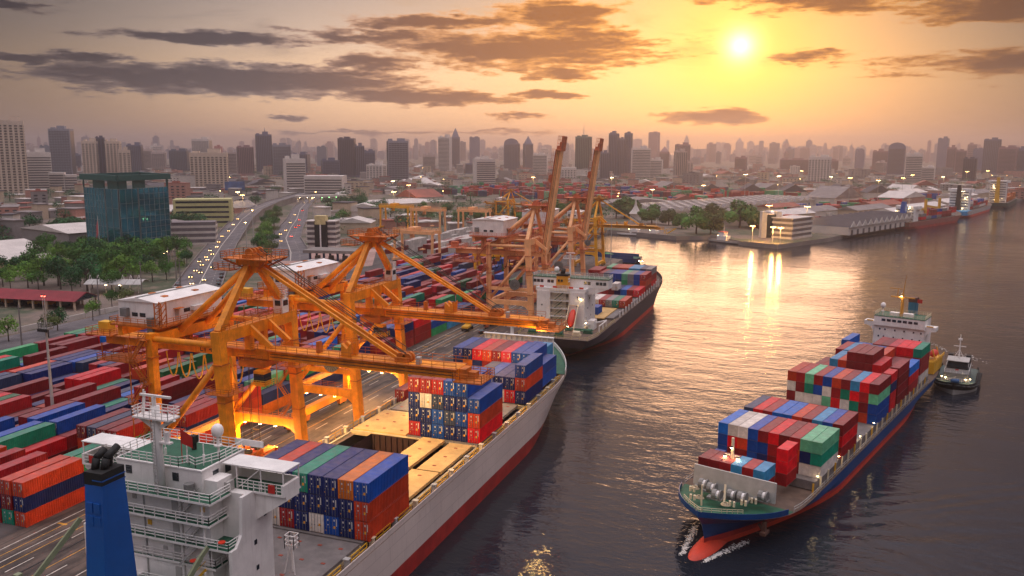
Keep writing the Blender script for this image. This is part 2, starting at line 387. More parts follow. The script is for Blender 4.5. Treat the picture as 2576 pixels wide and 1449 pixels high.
def tarmac(name, c1, c2, sc):
    m = bpy.data.materials.new(name); m.use_nodes = True; t = m.node_tree; g = NG(t); b = t.nodes['Principled BSDF']
    tc = g.n('ShaderNodeTexCoord'); ov = tc.outputs['Object']
    mp = g.n('ShaderNodeMapping'); g.put(mp, 0, ov); mp.inputs['Scale'].default_value = (1.0, 0.12, 1)
    a = g.noise(mp.outputs[0], sc, 5, 0.65); d = g.noise(ov, sc * 0.6, 5, 0.6)
    f = g.m('ADD', g.m('MULTIPLY', a, 0.6), g.m('MULTIPLY', d, 0.4))
    col = g.mix(g.smooth(f, 0.38, 0.64), lin(c1), lin(c2))
    col = g.mix(g.smooth(g.noise(ov, sc * 2.6, 5, 0.7), 0.60, 0.72, 0, 0.7), col, (0.012, 0.010, 0.010, 1))
    mp2 = g.n('ShaderNodeMapping'); g.put(mp2, 0, ov); mp2.inputs['Scale'].default_value = (1.0, 0.02, 1)
    col = g.mix(g.smooth(g.noise(mp2.outputs[0], 1.3, 3, 0.6), 0.56, 0.66, 0, 0.45), col, (0.018, 0.015, 0.015, 1))
    t.links.new(col, b.inputs['Base Color']); b.inputs['Roughness'].default_value = 0.8
    return m
ASPH = tarmac('quay_tarmac', (50, 42, 40), (104, 88, 80), 0.35)
YARDM = tarmac('yard_tarmac', (52, 46, 46), (92, 82, 80), 0.2)
ROADM = tarmac('road_tarmac', (76, 72, 76), (112, 104, 106), 0.3)
PINKM = tarmac('plaza_paving', (150, 116, 108), (176, 142, 132), 0.15)
MARK = mat('road_marking', (206, 196, 184), 0.7, var=0.3, scale=1.5)
MARKY = mat('road_marking_yellow', (206, 150, 60), 0.7, var=0.35, scale=1.5)
quay = MB().quad([(-120.5, -120, 3.008), (-90.6, -120, 3.008), (-90.6, 400, 3.008), (-120.5, 400, 3.008)]).build('quay', ASPH); structure(quay)
structure(MB().quad([(-226, 20, 3.004), (-120.5, 20, 3.004), (-120.5, 400, 3.004), (-226, 400, 3.004)]).build('yard_ground', YARDM))
structure(MB().quad([(-262, 400, 3.004), (-106.5, 400, 3.004), (-112, 478, 3.004), (-170, 495, 3.004), (-262, 640, 3.004)]).build('yard_ground', YARDM))
ln = MB()
for x in (-117.2, -113.6):
    ln.quad([(x - .1, -60, 3.016), (x + .1, -60, 3.016), (x + .1, 398, 3.016), (x - .1, 398, 3.016)])
for x in (-110.2, -103.5, -99.5):
    for k in range(-4, 34):
        y = k * 12.0; ln.quad([(x - .1, y, 3.016), (x + .1, y, 3.016), (x + .1, y + 5, 3.016), (x - .1, y + 5, 3.016)])
ln.build('lane_marking', MARK, quay)
ly = MB()
for x in (-115.4, -112.0, -105.5, -96.2):
    ly.quad([(x - .08, -60, 3.017), (x + .08, -60, 3.017), (x + .08, 398, 3.017), (x - .08, 398, 3.017)])
for k in range(20):
    y = 30 + k * 17.3; ly.quad([(-116.9, y, 3.018), (-115.0, y, 3.018), (-115.0, y + .5, 3.018), (-116.9, y + .5, 3.018)])
ly.build('yellow_marking', MARKY, quay)
for x in (-92.0, -108.0):
    MB().box(x - .12, x + .12, -110, 398, 3.01, 3.06).build('crane_rail', DARK, quay)
MB().box(-91.2, -90.2, -110, 400, 3.0, 3.28).build('quay_kerb', CONC, quay)
for k in range(34):
    y = -40 + k * 12.9
    MB().lathe([(.34, 0), (.22, .12), (.2, .42), (.36, .5), (.3, .62), (.05, .66)], (-90.75, y, 3.28), 8).build('bollard', DARK, quay)
for k in range(24):
    y = 60 + k * 14.0
    MB().tube((-89.75, y, 1.0), (-89.75, y, 2.9), .42, 8).build('fender', BLACK, quay)

def ribbon(name, pts, w, z, m, w2=None):
    b = MB(); n = len(pts); ed = []
    for i, p in enumerate(pts):
        p = Vector(p); a = Vector(pts[max(0, i - 1)]); c = Vector(pts[min(n - 1, i + 1)]); d = (c - a); d.z = 0; d.normalize(); nr = Vector((d.y, -d.x, 0))
        ww = (w + (w2 - w) * i / (n - 1)) / 2 if w2 else w / 2
        ed.append((p - nr * ww, p + nr * ww))
    for (a, b2), (c, d) in zip(ed, ed[1:]): b.quad([(a.x, a.y, a.z + z), (b2.x, b2.y, b2.z + z), (d.x, d.y, d.z + z), (c.x, c.y, c.z + z)])
    return b.build(name, m), ed
R1 = [(-222, 255, 3), (-262, 305, 3), (-316, 380, 3), (-362, 446, 3.2), (-405, 512, 5), (-450, 582, 7.5), (-500, 665, 8.5), (-560, 780, 8.5), (-640, 960, 8)]
R2 = [(-278, 400, 3), (-301, 434, 3), (-352, 502, 3), (-398, 575, 3), (-440, 645, 3), (-515, 762, 3), (-575, 865, 3), (-650, 1010, 3)]
r1, e1 = ribbon('road', R1, 22, .012, ROADM, 13); structure(r1)
r2, e2 = ribbon('road', R2, 23, .014, ROADM, 14); structure(r2)
structure(MB().quad([(-330, 395, 3.006), (-236, 380, 3.006), (-226, 400, 3.006), (-262, 470, 3.006), (-300, 470, 3.006)]).build('plaza', PINKM))
structure(MB().quad([(-252, 120, 3.006), (-226, 120, 3.006), (-226, 262, 3.006), (-252, 262, 3.006)]).build('yard_road', ROADM))
for rd, pts in ((r1, R1), (r2, R2)):
    mk = MB()
    for a, b in zip(pts, pts[1:]):
        a = Vector(a); b = Vector(b); L = (b - a).length; d = (b - a) / L; nr = Vector((d.y, -d.x, 0)).normalized()
        for off in (-5.2, 5.2):
            for k in range(int(L / 9)):
                p = a + d * k * 9 + nr * off; q = p + d * 3.5; mk.quad([(p.x - .09, p.y, p.z + .03), (p.x + .09, p.y, p.z + .03), (q.x + .09, q.y, q.z + .03), (q.x - .09, q.y, q.z + .03)])
        mk.quad([tuple(a + nr * -.2 + Vector((0, 0, .035))), tuple(a + nr * .2 + Vector((0, 0, .035))), tuple(b + nr * .2 + Vector((0, 0, .035))), tuple(b + nr * -.2 + Vector((0, 0, .035)))])
    mk.build('lane_marking', MARK, rd)
# raised concrete parapets and the body of the ramp
for rd, ed in ((r1, e1), (r2, e2)):
    for sd in (0, 1):
        pb = MB()
        for a, b in zip(ed[1:], ed[2:]):
            p, q = a[sd], b[sd]; pb.beam((p.x, p.y, p.z + .45), (q.x, q.y, q.z + .45), .35, .95)
        pb.build('parapet', CONC, rd)
rb = MB()
for a, b in zip(e1[3:], e1[4:]):
    rb.hexa([(a[0].x, a[0].y, 2.9), (a[1].x, a[1].y, 2.9), (b[1].x, b[1].y, 2.9), (b[0].x, b[0].y, 2.9),
             (a[0].x, a[0].y, a[0].z - .02), (a[1].x, a[1].y, a[1].z - .02), (b[1].x, b[1].y, b[1].z - .02), (b[0].x, b[0].y, b[0].z - .02)])
rb.build('ramp_body', CONC, r1)

# ---------------------------------------------------------------- shipping containers
CC = {'maroon': (134, 24, 32), 'dark red': (164, 28, 34), 'red': (224, 10, 30), 'orange-red': (200, 62, 30), 'navy blue': (14, 36, 100), 'blue': (6, 72, 160),
      'bright blue': (0, 104, 196), 'light blue': (62, 150, 200), 'teal': (8, 136, 108), 'green': (40, 156, 96), 'pale green': (104, 184, 142), 'dark green': (14, 96, 52),
      'grey': (140, 136, 136), 'white': (220, 210, 202), 'orange': (214, 112, 30), 'slate': (50, 66, 100), 'pink-red': (218, 48, 66)}
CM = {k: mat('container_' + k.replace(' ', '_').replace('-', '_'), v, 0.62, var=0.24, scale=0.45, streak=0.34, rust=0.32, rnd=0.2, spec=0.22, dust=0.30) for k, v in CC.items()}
LBL_W = mat('stencil_white', (206, 204, 200), 0.6, var=0.1)
LBL_Y = mat('stencil_yellow', (230, 160, 30), 0.6, var=0.1)
CL_, CW_, CH_ = 12.19, 2.44, 2.59
def cont_mesh(L, ribs):
    b = MB(); hw = CW_ / 2; H = CH_
    for x in (-hw + .09, hw - .09):
        for y in (.09, L - .09): b.box(x - .09, x + .09, y - .09, y + .09, 0, H)                 # corner posts
        b.box(x - .06, x + .06, .18, L - .18, 0, .16); b.box(x - .06, x + .06, .18, L - .18, H - .12, H - .01)
    for sx in (-1, 1):                                                                          # corrugated sides
        pr = []
        for i in range(ribs):
            y = .18 + (L - .36) * i / ribs; d = (L - .36) / ribs
            pr += [(y, .0), (y + d * .35, .0), (y + d * .5, .05), (y + d * .85, .05)]
        pr.append((L - .18, 0)); base = len(b.v); x0 = hw - .035
        for y, o in pr: b.v += [(sx * (x0 - o), y, .16), (sx * (x0 - o), y, H - .12)]
        for i in range(len(pr) - 1):
            q = (base + 2 * i, base + 2 * i + 2, base + 2 * i + 3, base + 2 * i + 1)
            b.f.append(q if sx > 0 else q[::-1]); b.m.append(0)
    pr = []                                                                                     # corrugated closed end
    for i in range(9):
        x = -hw + .18 + (CW_ - .36) * i / 9; d = (CW_ - .36) / 9
        pr += [(x, 0), (x + d * .35, 0), (x + d * .5, .05), (x + d * .85, .05)]
    pr.append((hw - .18, 0)); base = len(b.v)
    for x, o in pr: b.v += [(x, L - .05 - o, .0), (x, L - .05 - o, H - .02)]
    for i in range(len(pr) - 1): b.f.append((base + 2 * i, base + 2 * i + 1, base + 2 * i + 3, base + 2 * i + 2)); b.m.append(0)
    b.quad([(-hw + .18, .06, 0), (hw - .18, .06, 0), (hw - .18, .06, H - .02), (-hw + .18, .06, H - .02)])
    b.quad([(-hw + .02, .02, H - .02), (hw - .02, .02, H - .02), (hw - .02, L - .02, H - .02), (-hw + .02, L - .02, H - .02)])
    b.quad([(-hw + .02, .02, .05), (-hw + .02, L - .02, .05), (hw - .02, L - .02, .05), (hw - .02, .02, .05)])
    return b.mesh('shipping_container', CM['maroon'])
def door_mesh(k):
    b = MB(); s = -1 if k == 0 else 1; x0, x1 = sorted((s * .015, s * 1.04))
    b.box(x0, x1, -.03, .05, .12, 2.5)
    for r in (.28, .74):
        xr = s * r; b.tube((xr, -.07, .1), (xr, -.07, 2.52), .03, 6, mi=3)
        b.box(xr - .09, xr + .09, -.1, -.03, 1.0, 1.1, 3)
    for zc in (.5, 1.5, 2.2): b.box(s * 1.02 - .06, s * 1.02 + .06, -.07, -.03, zc, zc + .1)
    if k: b.box(.82, .95, -.04, -.03, 1.3, 2.3, 1); b.box(.42, .6, -.04, -.03, 1.95, 2.2, 1)
    if k: b.box(.38, .7, -.04, -.03, .95, 1.3, 2)
    else: b.box(-.66, -.45, -.04, -.03, 1.9, 2.15, 1); b.box(-.62, -.46, -.04, -.03, 1.3, 1.45, 1); b.box(-.95, -.82, -.04, -.03, .5, .65, 2)
    return b.mesh('door', [CM['maroon'], LBL_W, LBL_Y, mat('lock_rod', (120, 122, 130), .5, var=.2)])
CONT40, CONT20 = cont_mesh(12.19, 26), cont_mesh(6.06, 13)
DOORS = [door_mesh(0), door_mesh(1)]
REG = []
def container(col, x, y, z, label, group, rz=0.0, doors=False, short=False, parent=None, sx=1.0, sz=1.0, sc=1.0, sy=1.0):
    REG.append((col, x, y, z, label, group, rz, doors, short, sx * sc, sc * sy, sz * sc))
def place_container(r):
    col, x, y, z, label, group, rz, doors, short, sx, sy, sz = r
    o = bpy.data.objects.new('shipping_container', CONT20 if short else CONT40); COL.objects.link(o)
    o.location = (x, y, z); o.rotation_euler.z = rz; o.scale = (sx, sy, sz)
    o.material_slots[0].link = 'OBJECT'; o.material_slots[0].material = CM[col]
    tag(o, label, 'container', group)
    if doors:
        for k in (0, 1):
            d = bpy.data.objects.new('door', DOORS[k]); COL.objects.link(d); d.parent = o
            d.material_slots[0].link = 'OBJECT'; d.material_slots[0].material = CM[col]
    return o
CAMF = Vector((-math.sin(R(20)), math.cos(R(20)), 0)); CAMR = Vector((math.cos(R(20)), math.sin(R(20)), 0))
def in_view(x, y, mrg=1.06):
    d = CAMF.x * x + CAMF.y * y; r = CAMR.x * x + CAMR.y * y
    return d > 20 and abs(r) < d * 0.606 * mrg + 8

# yard stacks: rows run along the quay, bays along each row
rng = random.Random(7)
def pick(r):
    t = r.random()
    for k, p in (('maroon', .27), ('dark red', .17), ('orange-red', .10), ('navy blue', .14), ('blue', .08), ('slate', .05), ('teal', .04), ('green', .03), ('dark green', .03), ('red', .035), ('pink-red', .02), ('bright blue', .02), ('grey', .02)):
        t -= p
        if t < 0: return k
    return 'maroon'
rows = []
x = -121.4
for blk in range(5):
    for k in range(6): rows.append((x, blk)); x -= 2.72
    x -= 1.9
FIX = {}                                                    # stacks whose colours can be read off the photograph (row, bay)
def fix(r, b, cols): FIX[(r, b)] = cols
fix(0, 0, ['orange-red', 'navy blue', 'orange-red']); fix(1, 0, ['teal', 'maroon', 'orange-red']); fix(2, 0, ['dark red', 'navy blue']); fix(3, 0, ['grey', 'maroon', 'dark red'])
fix(0, 1, ['dark red']); fix(1, 1, ['maroon']); fix(2, 1, ['green', 'green']); fix(3, 1, ['maroon', 'teal'])
fix(0, 2, ['teal', 'orange-red']); fix(1, 2, ['red']); fix(0, 3, ['orange-red', 'navy blue', 'dark red']); fix(0, 4, ['orange-red', 'orange-red', 'dark red'])
fix(0, 5, ['orange', 'navy blue']); fix(1, 5, ['dark red', 'navy blue', 'pale green']); fix(0, 6, ['blue', 'navy blue', 'green']); fix(0, 7, ['navy blue', 'navy blue'])
fix(0, 8, ['navy blue', 'navy blue', 'navy blue']); fix(0, 9, ['maroon', 'dark red']); fix(0, 10, ['dark red', 'maroon', 'navy blue']); fix(0, 11, ['dark red', 'dark red', 'red'])
fix(0, 12, ['green', 'blue']); fix(0, 13, ['light blue', 'maroon']); fix(0, 14, ['slate', 'slate']); fix(0, 15, ['orange-red']); fix(1, 11, ['dark red', 'red', 'red'])
fix(1, 13, ['blue', 'orange-red', 'maroon']); fix(2, 12, ['red', 'red', 'red']); fix(3, 14, ['maroon', 'dark red', 'green'])
stacks = {}
for ri, (x, blk) in enumerate(rows):
    for bi in range(24):
        y = 96.2 + 12.75 * bi + (2.6 if bi > 8 else 0) + (3 if bi > 15 else 0)
        if not in_view(x, y) and not in_view(x, y + 12): continue
        if y > 352 and x > -150: continue
        if blk == 0 and bi > 15 and rng.random() < .55: continue
        if x < -196 and (y > 300 or y < 140): continue
        if (ri, bi) in FIX: cols = FIX[(ri, bi)]
        else:
            lo = 1 if (ri + bi) % 5 == 0 else 2
            n = rng.choice([lo, 2, 2, 3, 3, 3]) if rng.random() > .05 else 0
            if bi == 1 and blk == 0: n = 1
            cols = [pick(rng) for _ in range(n)]
            if blk == 4 and n: cols[-1] = rng.choice(['green', 'maroon', 'bright blue', 'red', 'teal', 'slate', cols[-1]])
        stacks[(ri, bi)] = (x, y, cols)
def tier_word(t, n): return 'top tier' if t == n - 1 and n > 1 else ('ground tier' if t == 0 else ORD[t + 1] + ' tier')
for (ri, bi), (x, y, cols) in stacks.items():
    n = len(cols); jx, jy = rng.uniform(-.05, .05), rng.uniform(-.18, .18)
    for t, c in enumerate(cols):
        container(c, x + jx, y + jy, 3.006 + t * 2.6, f'{c} container, {tier_word(t, n)}, {ORD[ri + 1]} yard row from the quay, {ORD[bi + 1]} bay', 'containers stacked in the yard', doors=math.hypot(x, y) < 190)
sb = MB(); smats = list(CM.values()); skeys = list(CM)
# rows of white refrigerated boxes and mixed stacks farther along the yard, under the gantries
r2_ = random.Random(3)
for k, (x, y0, y1) in enumerate([(-236, 430, 600), (-233.2, 430, 600), (-214, 440, 600), (-211.3, 440, 600), (-208.6, 440, 600), (-205.9, 440, 600), (-190, 420, 560), (-187.2, 420, 560), (-184.4, 420, 520), (-172, 410, 470), (-169.2, 410, 470), (-150, 405, 460), (-147.2, 405, 470)]):
    y = y0
    while y < y1:
        n = r2_.choice([1, 2, 2, 3]) if x > -200 else r2_.choice([2, 3, 3])
        for t in range(n):
            c = pick(r2_) if x > -200 else ('white' if r2_.random() < .86 else 'maroon')
            sb.box(x - 1.22, x + 1.22, y, y + 12.19, 3.006 + t * 2.6, 3.006 + t * 2.6 + 2.58, skeys.index(c))
        y += 12.6
# the far container park north of the basin: reddish, too small to tell apart
for k in range(900):
    x = r2_.uniform(-520, -30); y = r2_.uniform(980, 1320) + (x + 200) * -.35
    if x > -120 and y < 1180: continue
    n = r2_.choice([1, 2, 3, 3, 4]); c = r2_.choice(['red', 'dark red', 'maroon', 'pink-red', 'orange-red', 'maroon', 'blue', 'green', 'pale green', 'dark red', 'slate'])
    w = r2_.choice([2.44, 7.5, 12])
    sb.rbox(x, y, 3.0, w, 12.19, 2.6 * n, R(r2_.choice([24, 24, 114])), skeys.index(c))
# ---------------------------------------------------------------- ship-to-shore cranes
def lamp_part(parent, p, r=.28, m=LAMP_W, name='flood_lamp', hood=DARK):
    o = MB().lathe([(.06, .32), (r * .7, .2), (r, 0), (r * .9, -.02)], p, 8).build(name, hood, parent)
    MB().lathe([(r * .86, -.03), (r * .8, -.1), (.02, -.16)], p, 8).build('bulb', m, o); return o
def spot(p, target, energy, ang=120, col=(1, .62, .24), r=1.4):
    d = bpy.data.lights.new('flood_light', 'SPOT'); d.energy = energy; d.spot_size = R(ang); d.spot_blend = .6; d.color = col; d.shadow_soft_size = r
    o = bpy.data.objects.new('flood_light', d); COL.objects.link(o); o.location = p
    o.rotation_euler = (Vector(target) - Vector(p)).to_track_quat('-Z', 'Y').to_euler(); return o

def sts_crane(label, Y, W, M, MD, X=-92.0, boom=0.0, house=(-25.7, -17.0, -7.6, 9.6, 31.0, 35.0), detail=True, group='ship-to-shore cranes on the quay', text=None, back=-35.5, lamps=True, reel=True):
    t = thing('quay_crane', label, 'crane', (X, Y, 3.06), 0, group)
    h = W / 2
    for s in (-1, 1):
        y = s * h
        # sea leg leans out towards the water; land leg stands upright
        MB().beam((0, y, 1.9), (-2.0, y, 31.6), 2.1, 1.5, w2=1.7, h2=1.7, up=(1, 0, 0)).build('sea_leg', M, t)
        MB().beam((-16, y, 1.9), (-16.2, y, 30.2), 1.7, 1.3, w2=1.4, h2=1.4, up=(1, 0, 0)).build('land_leg', M, t)
        for zf in (12.5, 19.5, 26.0):                                     # bolted flanges on the legs
            u_ = (zf - 1.9) / 29.7; MB().box(-2.0 * u_ - .95, -2.0 * u_ + .95, y - 1.12, y + 1.12, zf - .09, zf + .09).build('flange', MD, t)
            MB().box(-16.95, -15.15, y - .95, y + .95, zf - .09, zf + .09).build('flange', MD, t)
        MB().box(-3.6, 1.2, y - 1.9, y + 1.9, 21.0, 21.1).rail([(-3.6, y - 1.9, 21.1), (1.2, y - 1.9, 21.1), (1.2, y + 1.9, 21.1), (-3.6, y + 1.9, 21.1)], 1.1, 1.4, .07, closed=True).build('leg_platform', MD, t)
        # lower portal beam with curved haunches
        pb = MB(); z0, z1 = 8.6, 10.2; x0, x1 = -15.4, -.9
        prof = [(x0, z1), (x0, z0 - 2.4), (x0 + .6, z0 - 1.2), (x0 + 1.6, z0 - .4), (x0 + 3, z0), (x1 - 3, z0), (x1 - 1.6, z0 - .4), (x1 - .6, z0 - 1.2), (x1, z0 - 2.4), (x1, z1)]
        b0 = len(pb.v)
        for yy in (y - .6, y + .6): pb.v += [(a, yy, c) for a, c in prof]
        n = len(prof)
        for i in range(n): j = (i + 1) % n; pb.f.append((b0 + i, b0 + j, b0 + n + j, b0 + n + i)); pb.m.append(0)
        for i in range(n - 1):
            pass
        for off, rev in ((0, False), (n, True)):                       # haunched faces as quads against the top chord
            for i in range(1, n - 2):
                q = [b0 + off + i, b0 + off + i + 1]; xa, xb = prof[i][0], prof[i + 1][0]
                k = len(pb.v); yy = y - .6 if off == 0 else y + .6; pb.v += [(xb, yy, z1), (xa, yy, z1)]
                f = (q[0], q[1], k, k + 1); pb.f.append(f[::-1] if rev else f); pb.m.append(0)
        po = pb.build('portal_beam', M, t)
        MB().rail([(x0, y - .6 * s, z1), (x1, y - .6 * s, z1)], 1.1, 1.9, .07).build('guard_rail', MD, po)
        if lamps:
            for k in range(4): lamp_part(t, (-13.4 + 3.6 * k, y - .1 * s, z0 - .32), .34)
        # upper tie and diagonal tube of the side frame
        MB().tube((-15.5, y, 29.2), (-2.6, y, 29.2), .55, 10).build('side_tie', M, t, True)
        MB().tube((-2.0, y, 26.5), (-15.4, y, 10.8), .55, 10).build('diagonal_brace', M, t, True)
        # sill beam and bogies
    for x in (0, -16):
        MB().box(x - .75, x + .75, -h - 1.2, h + 1.2, 2.0, 3.6).build('sill_beam', M, t)
        for s in (-1, 1):
            bo = MB(); y = s * (h - .2)
            bo.box(x - .5, x + .5, y - 4.2, y + 4.2, 1.1, 1.75)
            for k in (-1, 1): bo.box(x - .42, x + .42, y + k * 2.5 - 1.5, y + k * 2.5 + 1.5, .55, 1.2); bo.box(x - .2, x + .2, y + k * 2.5 - .2, y + k * 2.5 + .2, 1.6, 2.1)
            b1 = bo.build('bogie', MD, t)
            for k in (-3.5, -1.5, 1.5, 3.5): MB().tube((x - .2, y + k, .38), (x + .2, y + k, .38), .38, 10).build('wheel', DARK, b1)
            MB().tube((x, y + s * 4.2, 1.4), (x, y + s * 5.2, 1.4), .28, 8).build('buffer', BLACK, b1)
    # beams along the quay at the leg tops
    MB().box(-2.95, -1.05, -h - .5, h + .5, 29.6, 31.6).build('top_cross_beam', M, t)
    MB().box(-16.8, -15.6, -h - .4, h + .4, 28.2, 30.0).build('land_cross_beam', M, t)
    MB().box(-16.5, -15.5, -h, h, 8.8, 10.0).build('land_tie_beam', M, t)
    tr = MB().rail([(-2.9, -h, 31.6), (-2.9, h, 31.6)], 1.1, 2, .07).rail([(-1.1, -h, 31.6), (-1.1, h, 31.6)], 1.1, 2, .07); tr.build('guard_rail', MD, t)
    # gusset brackets that carry the boom hinge
    for s in (-1, 1):
        b = MB(); ya, yb = s * 2.4, s * 3.0
        b.extr([(-1.0, ya, 31.4), (-1.0, ya, 29.7), (2.6, ya, 27.4), (3.4, ya, 28.0)], (0, yb - ya, 0)); b.build('hinge_bracket', M, t)
        MB().beam((-2, s * 2.0, 29.6), (-2, s * 2.0, 26.8), 1.2, 1.2).build('hanger', M, t)
    # A-frame: two raking legs to the head, tubular back stays
    hz = 42.0
    for s in (-1, 1):
        MB().beam((-2, s * (h - .3), 31.4), (-2.1, s * .9, hz), 1.25, 1.25, w2=1.0, h2=1.0, up=(1, 0, 0)).build('a_frame_leg', M, t)
        MB().tube((-2.5, s * 1.3, hz - .8), (-15.6, s * 3.6, 29.6), .62, 10, r2=.62).build('back_stay', M, t, True)
    head = MB().box(-4.2, .6, -1.9, 1.9, hz - .2, hz + .9)
    head.box(-3.4, -.6, -1.1, 1.1, hz - 1.6, hz - .2); hd = head.build('mast_head', M, t)
    pl = MB().box(-6.4, 3.2, -3.2, 3.2, hz + .9, hz + 1.05); pl.rail([(-6.4, -3.2, hz + 1.05), (3.2, -3.2, hz + 1.05), (3.2, 3.2, hz + 1.05), (-6.4, 3.2, hz + 1.05)], 1.15, 1.4, .08, closed=True)
    pl.box(-8.6, -5.0, -2.6, 0, hz - 1.3, hz - 1.15); pl.rail([(-8.6, -2.6, hz - 1.15), (-5, -2.6, hz - 1.15), (-5, 0, hz - 1.15), (-8.6, 0, hz - 1.15)], 1.1, 1.3, .07, closed=True)
    for (a, b_) in (((-6, -3, hz + .9), (-3, -1, hz - .8)), ((3, -3, hz + .9), (0, -1, hz - .8)), ((-6, 3, hz + .9), (-3, 1, hz - .8)), ((3, 3, hz + .9), (0, 1, hz - .8))): pl.beam(a, b_, .22, .3)
    pl.build('head_platform', MD, t)
    for k in range(4):
        y = -1.5 + k; MB().tube((-1.6, y - .15, hz + 1.9), (-1.6, y + .15, hz + 1.9), .85, 14).build('sheave', MD, hd)
    MB().box(-2.6, -.6, -2.2, 2.2, hz + 1.05, hz + 1.75).build('sheave_block', MD, hd)
    # main girder on the land side
    gz0, gz1 = 25.0, 26.8
    gr = thing_part('girder', MB().box(back, 1.4, -1.5, -.1, gz0, gz1).box(back, 1.4, .1, 1.5, gz0, gz1), M, t)
    MB().rail([(back, -2.4, gz1), (0, -2.4, gz1)], 1.1, 2.2, .07).rail([(back, 2.4, gz1), (0, 2.4, gz1)], 1.1, 2.2, .07).box(back, -1, -2.5, -1.5, gz1 - .12, gz1).box(back, -1, 1.5, 2.5, gz1 - .12, gz1).build('walkway', MD, gr)
    if text: text_mesh(text, 1.5, DARK, 'lettering', gr, (-13.4, -1.53, gz0 + .35), (R(90), 0, 0))
    # rear service platform below the girder tail
    rp = MB().box(back - 1, back + 8, -3, 3, gz0 - 3.1, gz0 - 2.9).rail([(back - 1, -3, gz0 - 2.9), (back + 8, -3, gz0 - 2.9), (back + 8, 3, gz0 - 2.9), (back - 1, 3, gz0 - 2.9)], 1.2, 1.8, .09, closed=True)
    for x in (back, back + 7):
        for y in (-2.6, 2.6): rp.beam((x, y, gz0 - 2.9), (x, y, gz0 + .3), .18, .18)
    rp.box(back - 3, back + 3, -3.4, 3.4, gz1 + .02, gz1 + .2).rail([(back - 3, -3.4, gz1 + .2), (back + 3, -3.4, gz1 + .2), (back + 3, 3.4, gz1 + .2), (back - 3, 3.4, gz1 + .2)], 1.2, 1.6, .08, closed=True)
    rp.build('rear_platform', MD, t)
    MB().box(back - 2, back + .4, -1.2, .6, gz1 + .2, gz1 + 2.2).build('service_winch', YELP if detail else MD, t)
    # machinery house on its frame
    hx0, hx1, hy0, hy1, hz0, hz1 = house
    hb = thing_part('machinery_house', MB().box(hx0, hx1, hy0, hy1, hz0, hz1), WHITE, t)
    rf = MB(); xm = (hx0 + hx1) / 2; e = .25
    for y in (hy0 - e, hy1 + e): pass
    b0 = len(rf.v); rf.v += [(hx0 - e, hy0 - e, hz1 + .02), (xm, hy0 - e, hz1 + .75), (hx1 + e, hy0 - e, hz1 + .02), (hx0 - e, hy1 + e, hz1 + .02), (xm, hy1 + e, hz1 + .75), (hx1 + e, hy1 + e, hz1 + .02)]
    rf._q(b0, [(0, 1, 4, 3), (1, 2, 5, 4), (2, 1, 0), (3, 4, 5), (0, 3, 5, 2)], 0); ro = rf.build('roof', WHITE, hb)
    MB().box(xm - .3, xm + .3, hy0 - .2, hy1 + .2, hz1 + .62, hz1 + .8).build('ridge_walkway', GREY, ro)
    for fx_, fy_ in ((.25, .35), (.75, .25), (.78, .7), (.28, .75)):
        x = hx0 + (hx1 - hx0) * fx_; y = hy0 + (hy1 - hy0) * fy_; zz = hz1 + .75 * (1 - abs(x - xm) / ((hx1 - hx0) / 2))
        MB().box(x - .45, x + .45, y - .55, y + .55, zz - .15, zz + .18).build('roof_hatch', MD, ro)
    for x in (hx0 + (hx1 - hx0) * .42, hx0 + (hx1 - hx0) * .62): MB().box(x - .65, x + .65, hy0 - .04, hy0 + .02, hz0 + 1.3, hz0 + 2.0).build('window', GLASS_D, hb)
    MB().box(hx0 + 1.1, hx0 + 2.5, hy0 - .9, hy0, hz0 + 1.3, hz0 + 2.8).build('air_unit', GREY, hb)
    dy = hy0 + (hy1 - hy0) * .28
    MB().box(hx1 - .02, hx1 + .05, dy - .5, dy + .5, hz0 + .1, hz0 + 2.1).build('door', LGREY, hb)
    MB().box(hx1 - .05, hx1 + 1.0, dy - .9, dy + .9, hz0 + 2.3, hz0 + 2.4).build('door_canopy', MD, hb)
    for k, y in enumerate((dy + 2.6, dy + 8.6)): MB().box(hx1 - .02, hx1 + .04, y - .8, y + .8, hz0 + 1.2, hz0 + 1.9).build('window', GLASS_D, hb)
    MB().box(hx1, hx1 + .9, dy + 3.6, dy + 7.6, hz0 + 1.3, hz0 + 2.1).build('duct', WHITE, hb)
    pf = MB().box(hx0 - .8, hx1 + 1.6, hy0 - 1.4, hy1 + .8, hz0 - .35, hz0 - .02)
    pf.rail([(hx0 - .8, hy0 - 1.4, hz0), (hx1 + 1.6, hy0 - 1.4, hz0), (hx1 + 1.6, hy1 + .8, hz0)], 1.15, 1.7, .08)
    pf.rail([(hx0 - .8, hy0 - 1.4, hz0), (hx0 - .8, hy1 + .8, hz0)], 1.15, 1.7, .08); pf.build('house_platform', MD, t)
    hs = MB()
    for x in (hx0 + .6, hx1 - .2): hs.box(x - .5, x + .5, hy0 - .6, hy1 + .3, hz0 - 2.2, hz0 - .36)
    for y in (-1.2, 1.2):
        for x in (hx0 + 1, hx1 - 1): hs.beam((x, y, gz1), (x, y, hz0 - 2.2), .9, .9)
    hs.build('house_frame', M, t)
    if detail:                                                            # lift truss and cabinet beside the house
        ls = MB(); xa, ya = hx1 + .3, hy0 - 1.0
        for dx, dy_ in ((0, 0), (1.5, 0), (0, 1.2), (1.5, 1.2)): ls.beam((xa + dx, ya + dy_, hz0 - .3), (xa + dx, ya + dy_, hz0 + 4.2), .16, .16)
        for k in range(4):
            z = hz0 + k * 1.1; ls.beam((xa, ya, z), (xa + 1.5, ya, z + 1.1), .12, .12); ls.beam((xa + 1.5, ya, z), (xa + 1.5, ya + 1.2, z + 1.1), .12, .12); ls.beam((xa, ya, z), (xa + 1.5, ya, z), .1, .1)
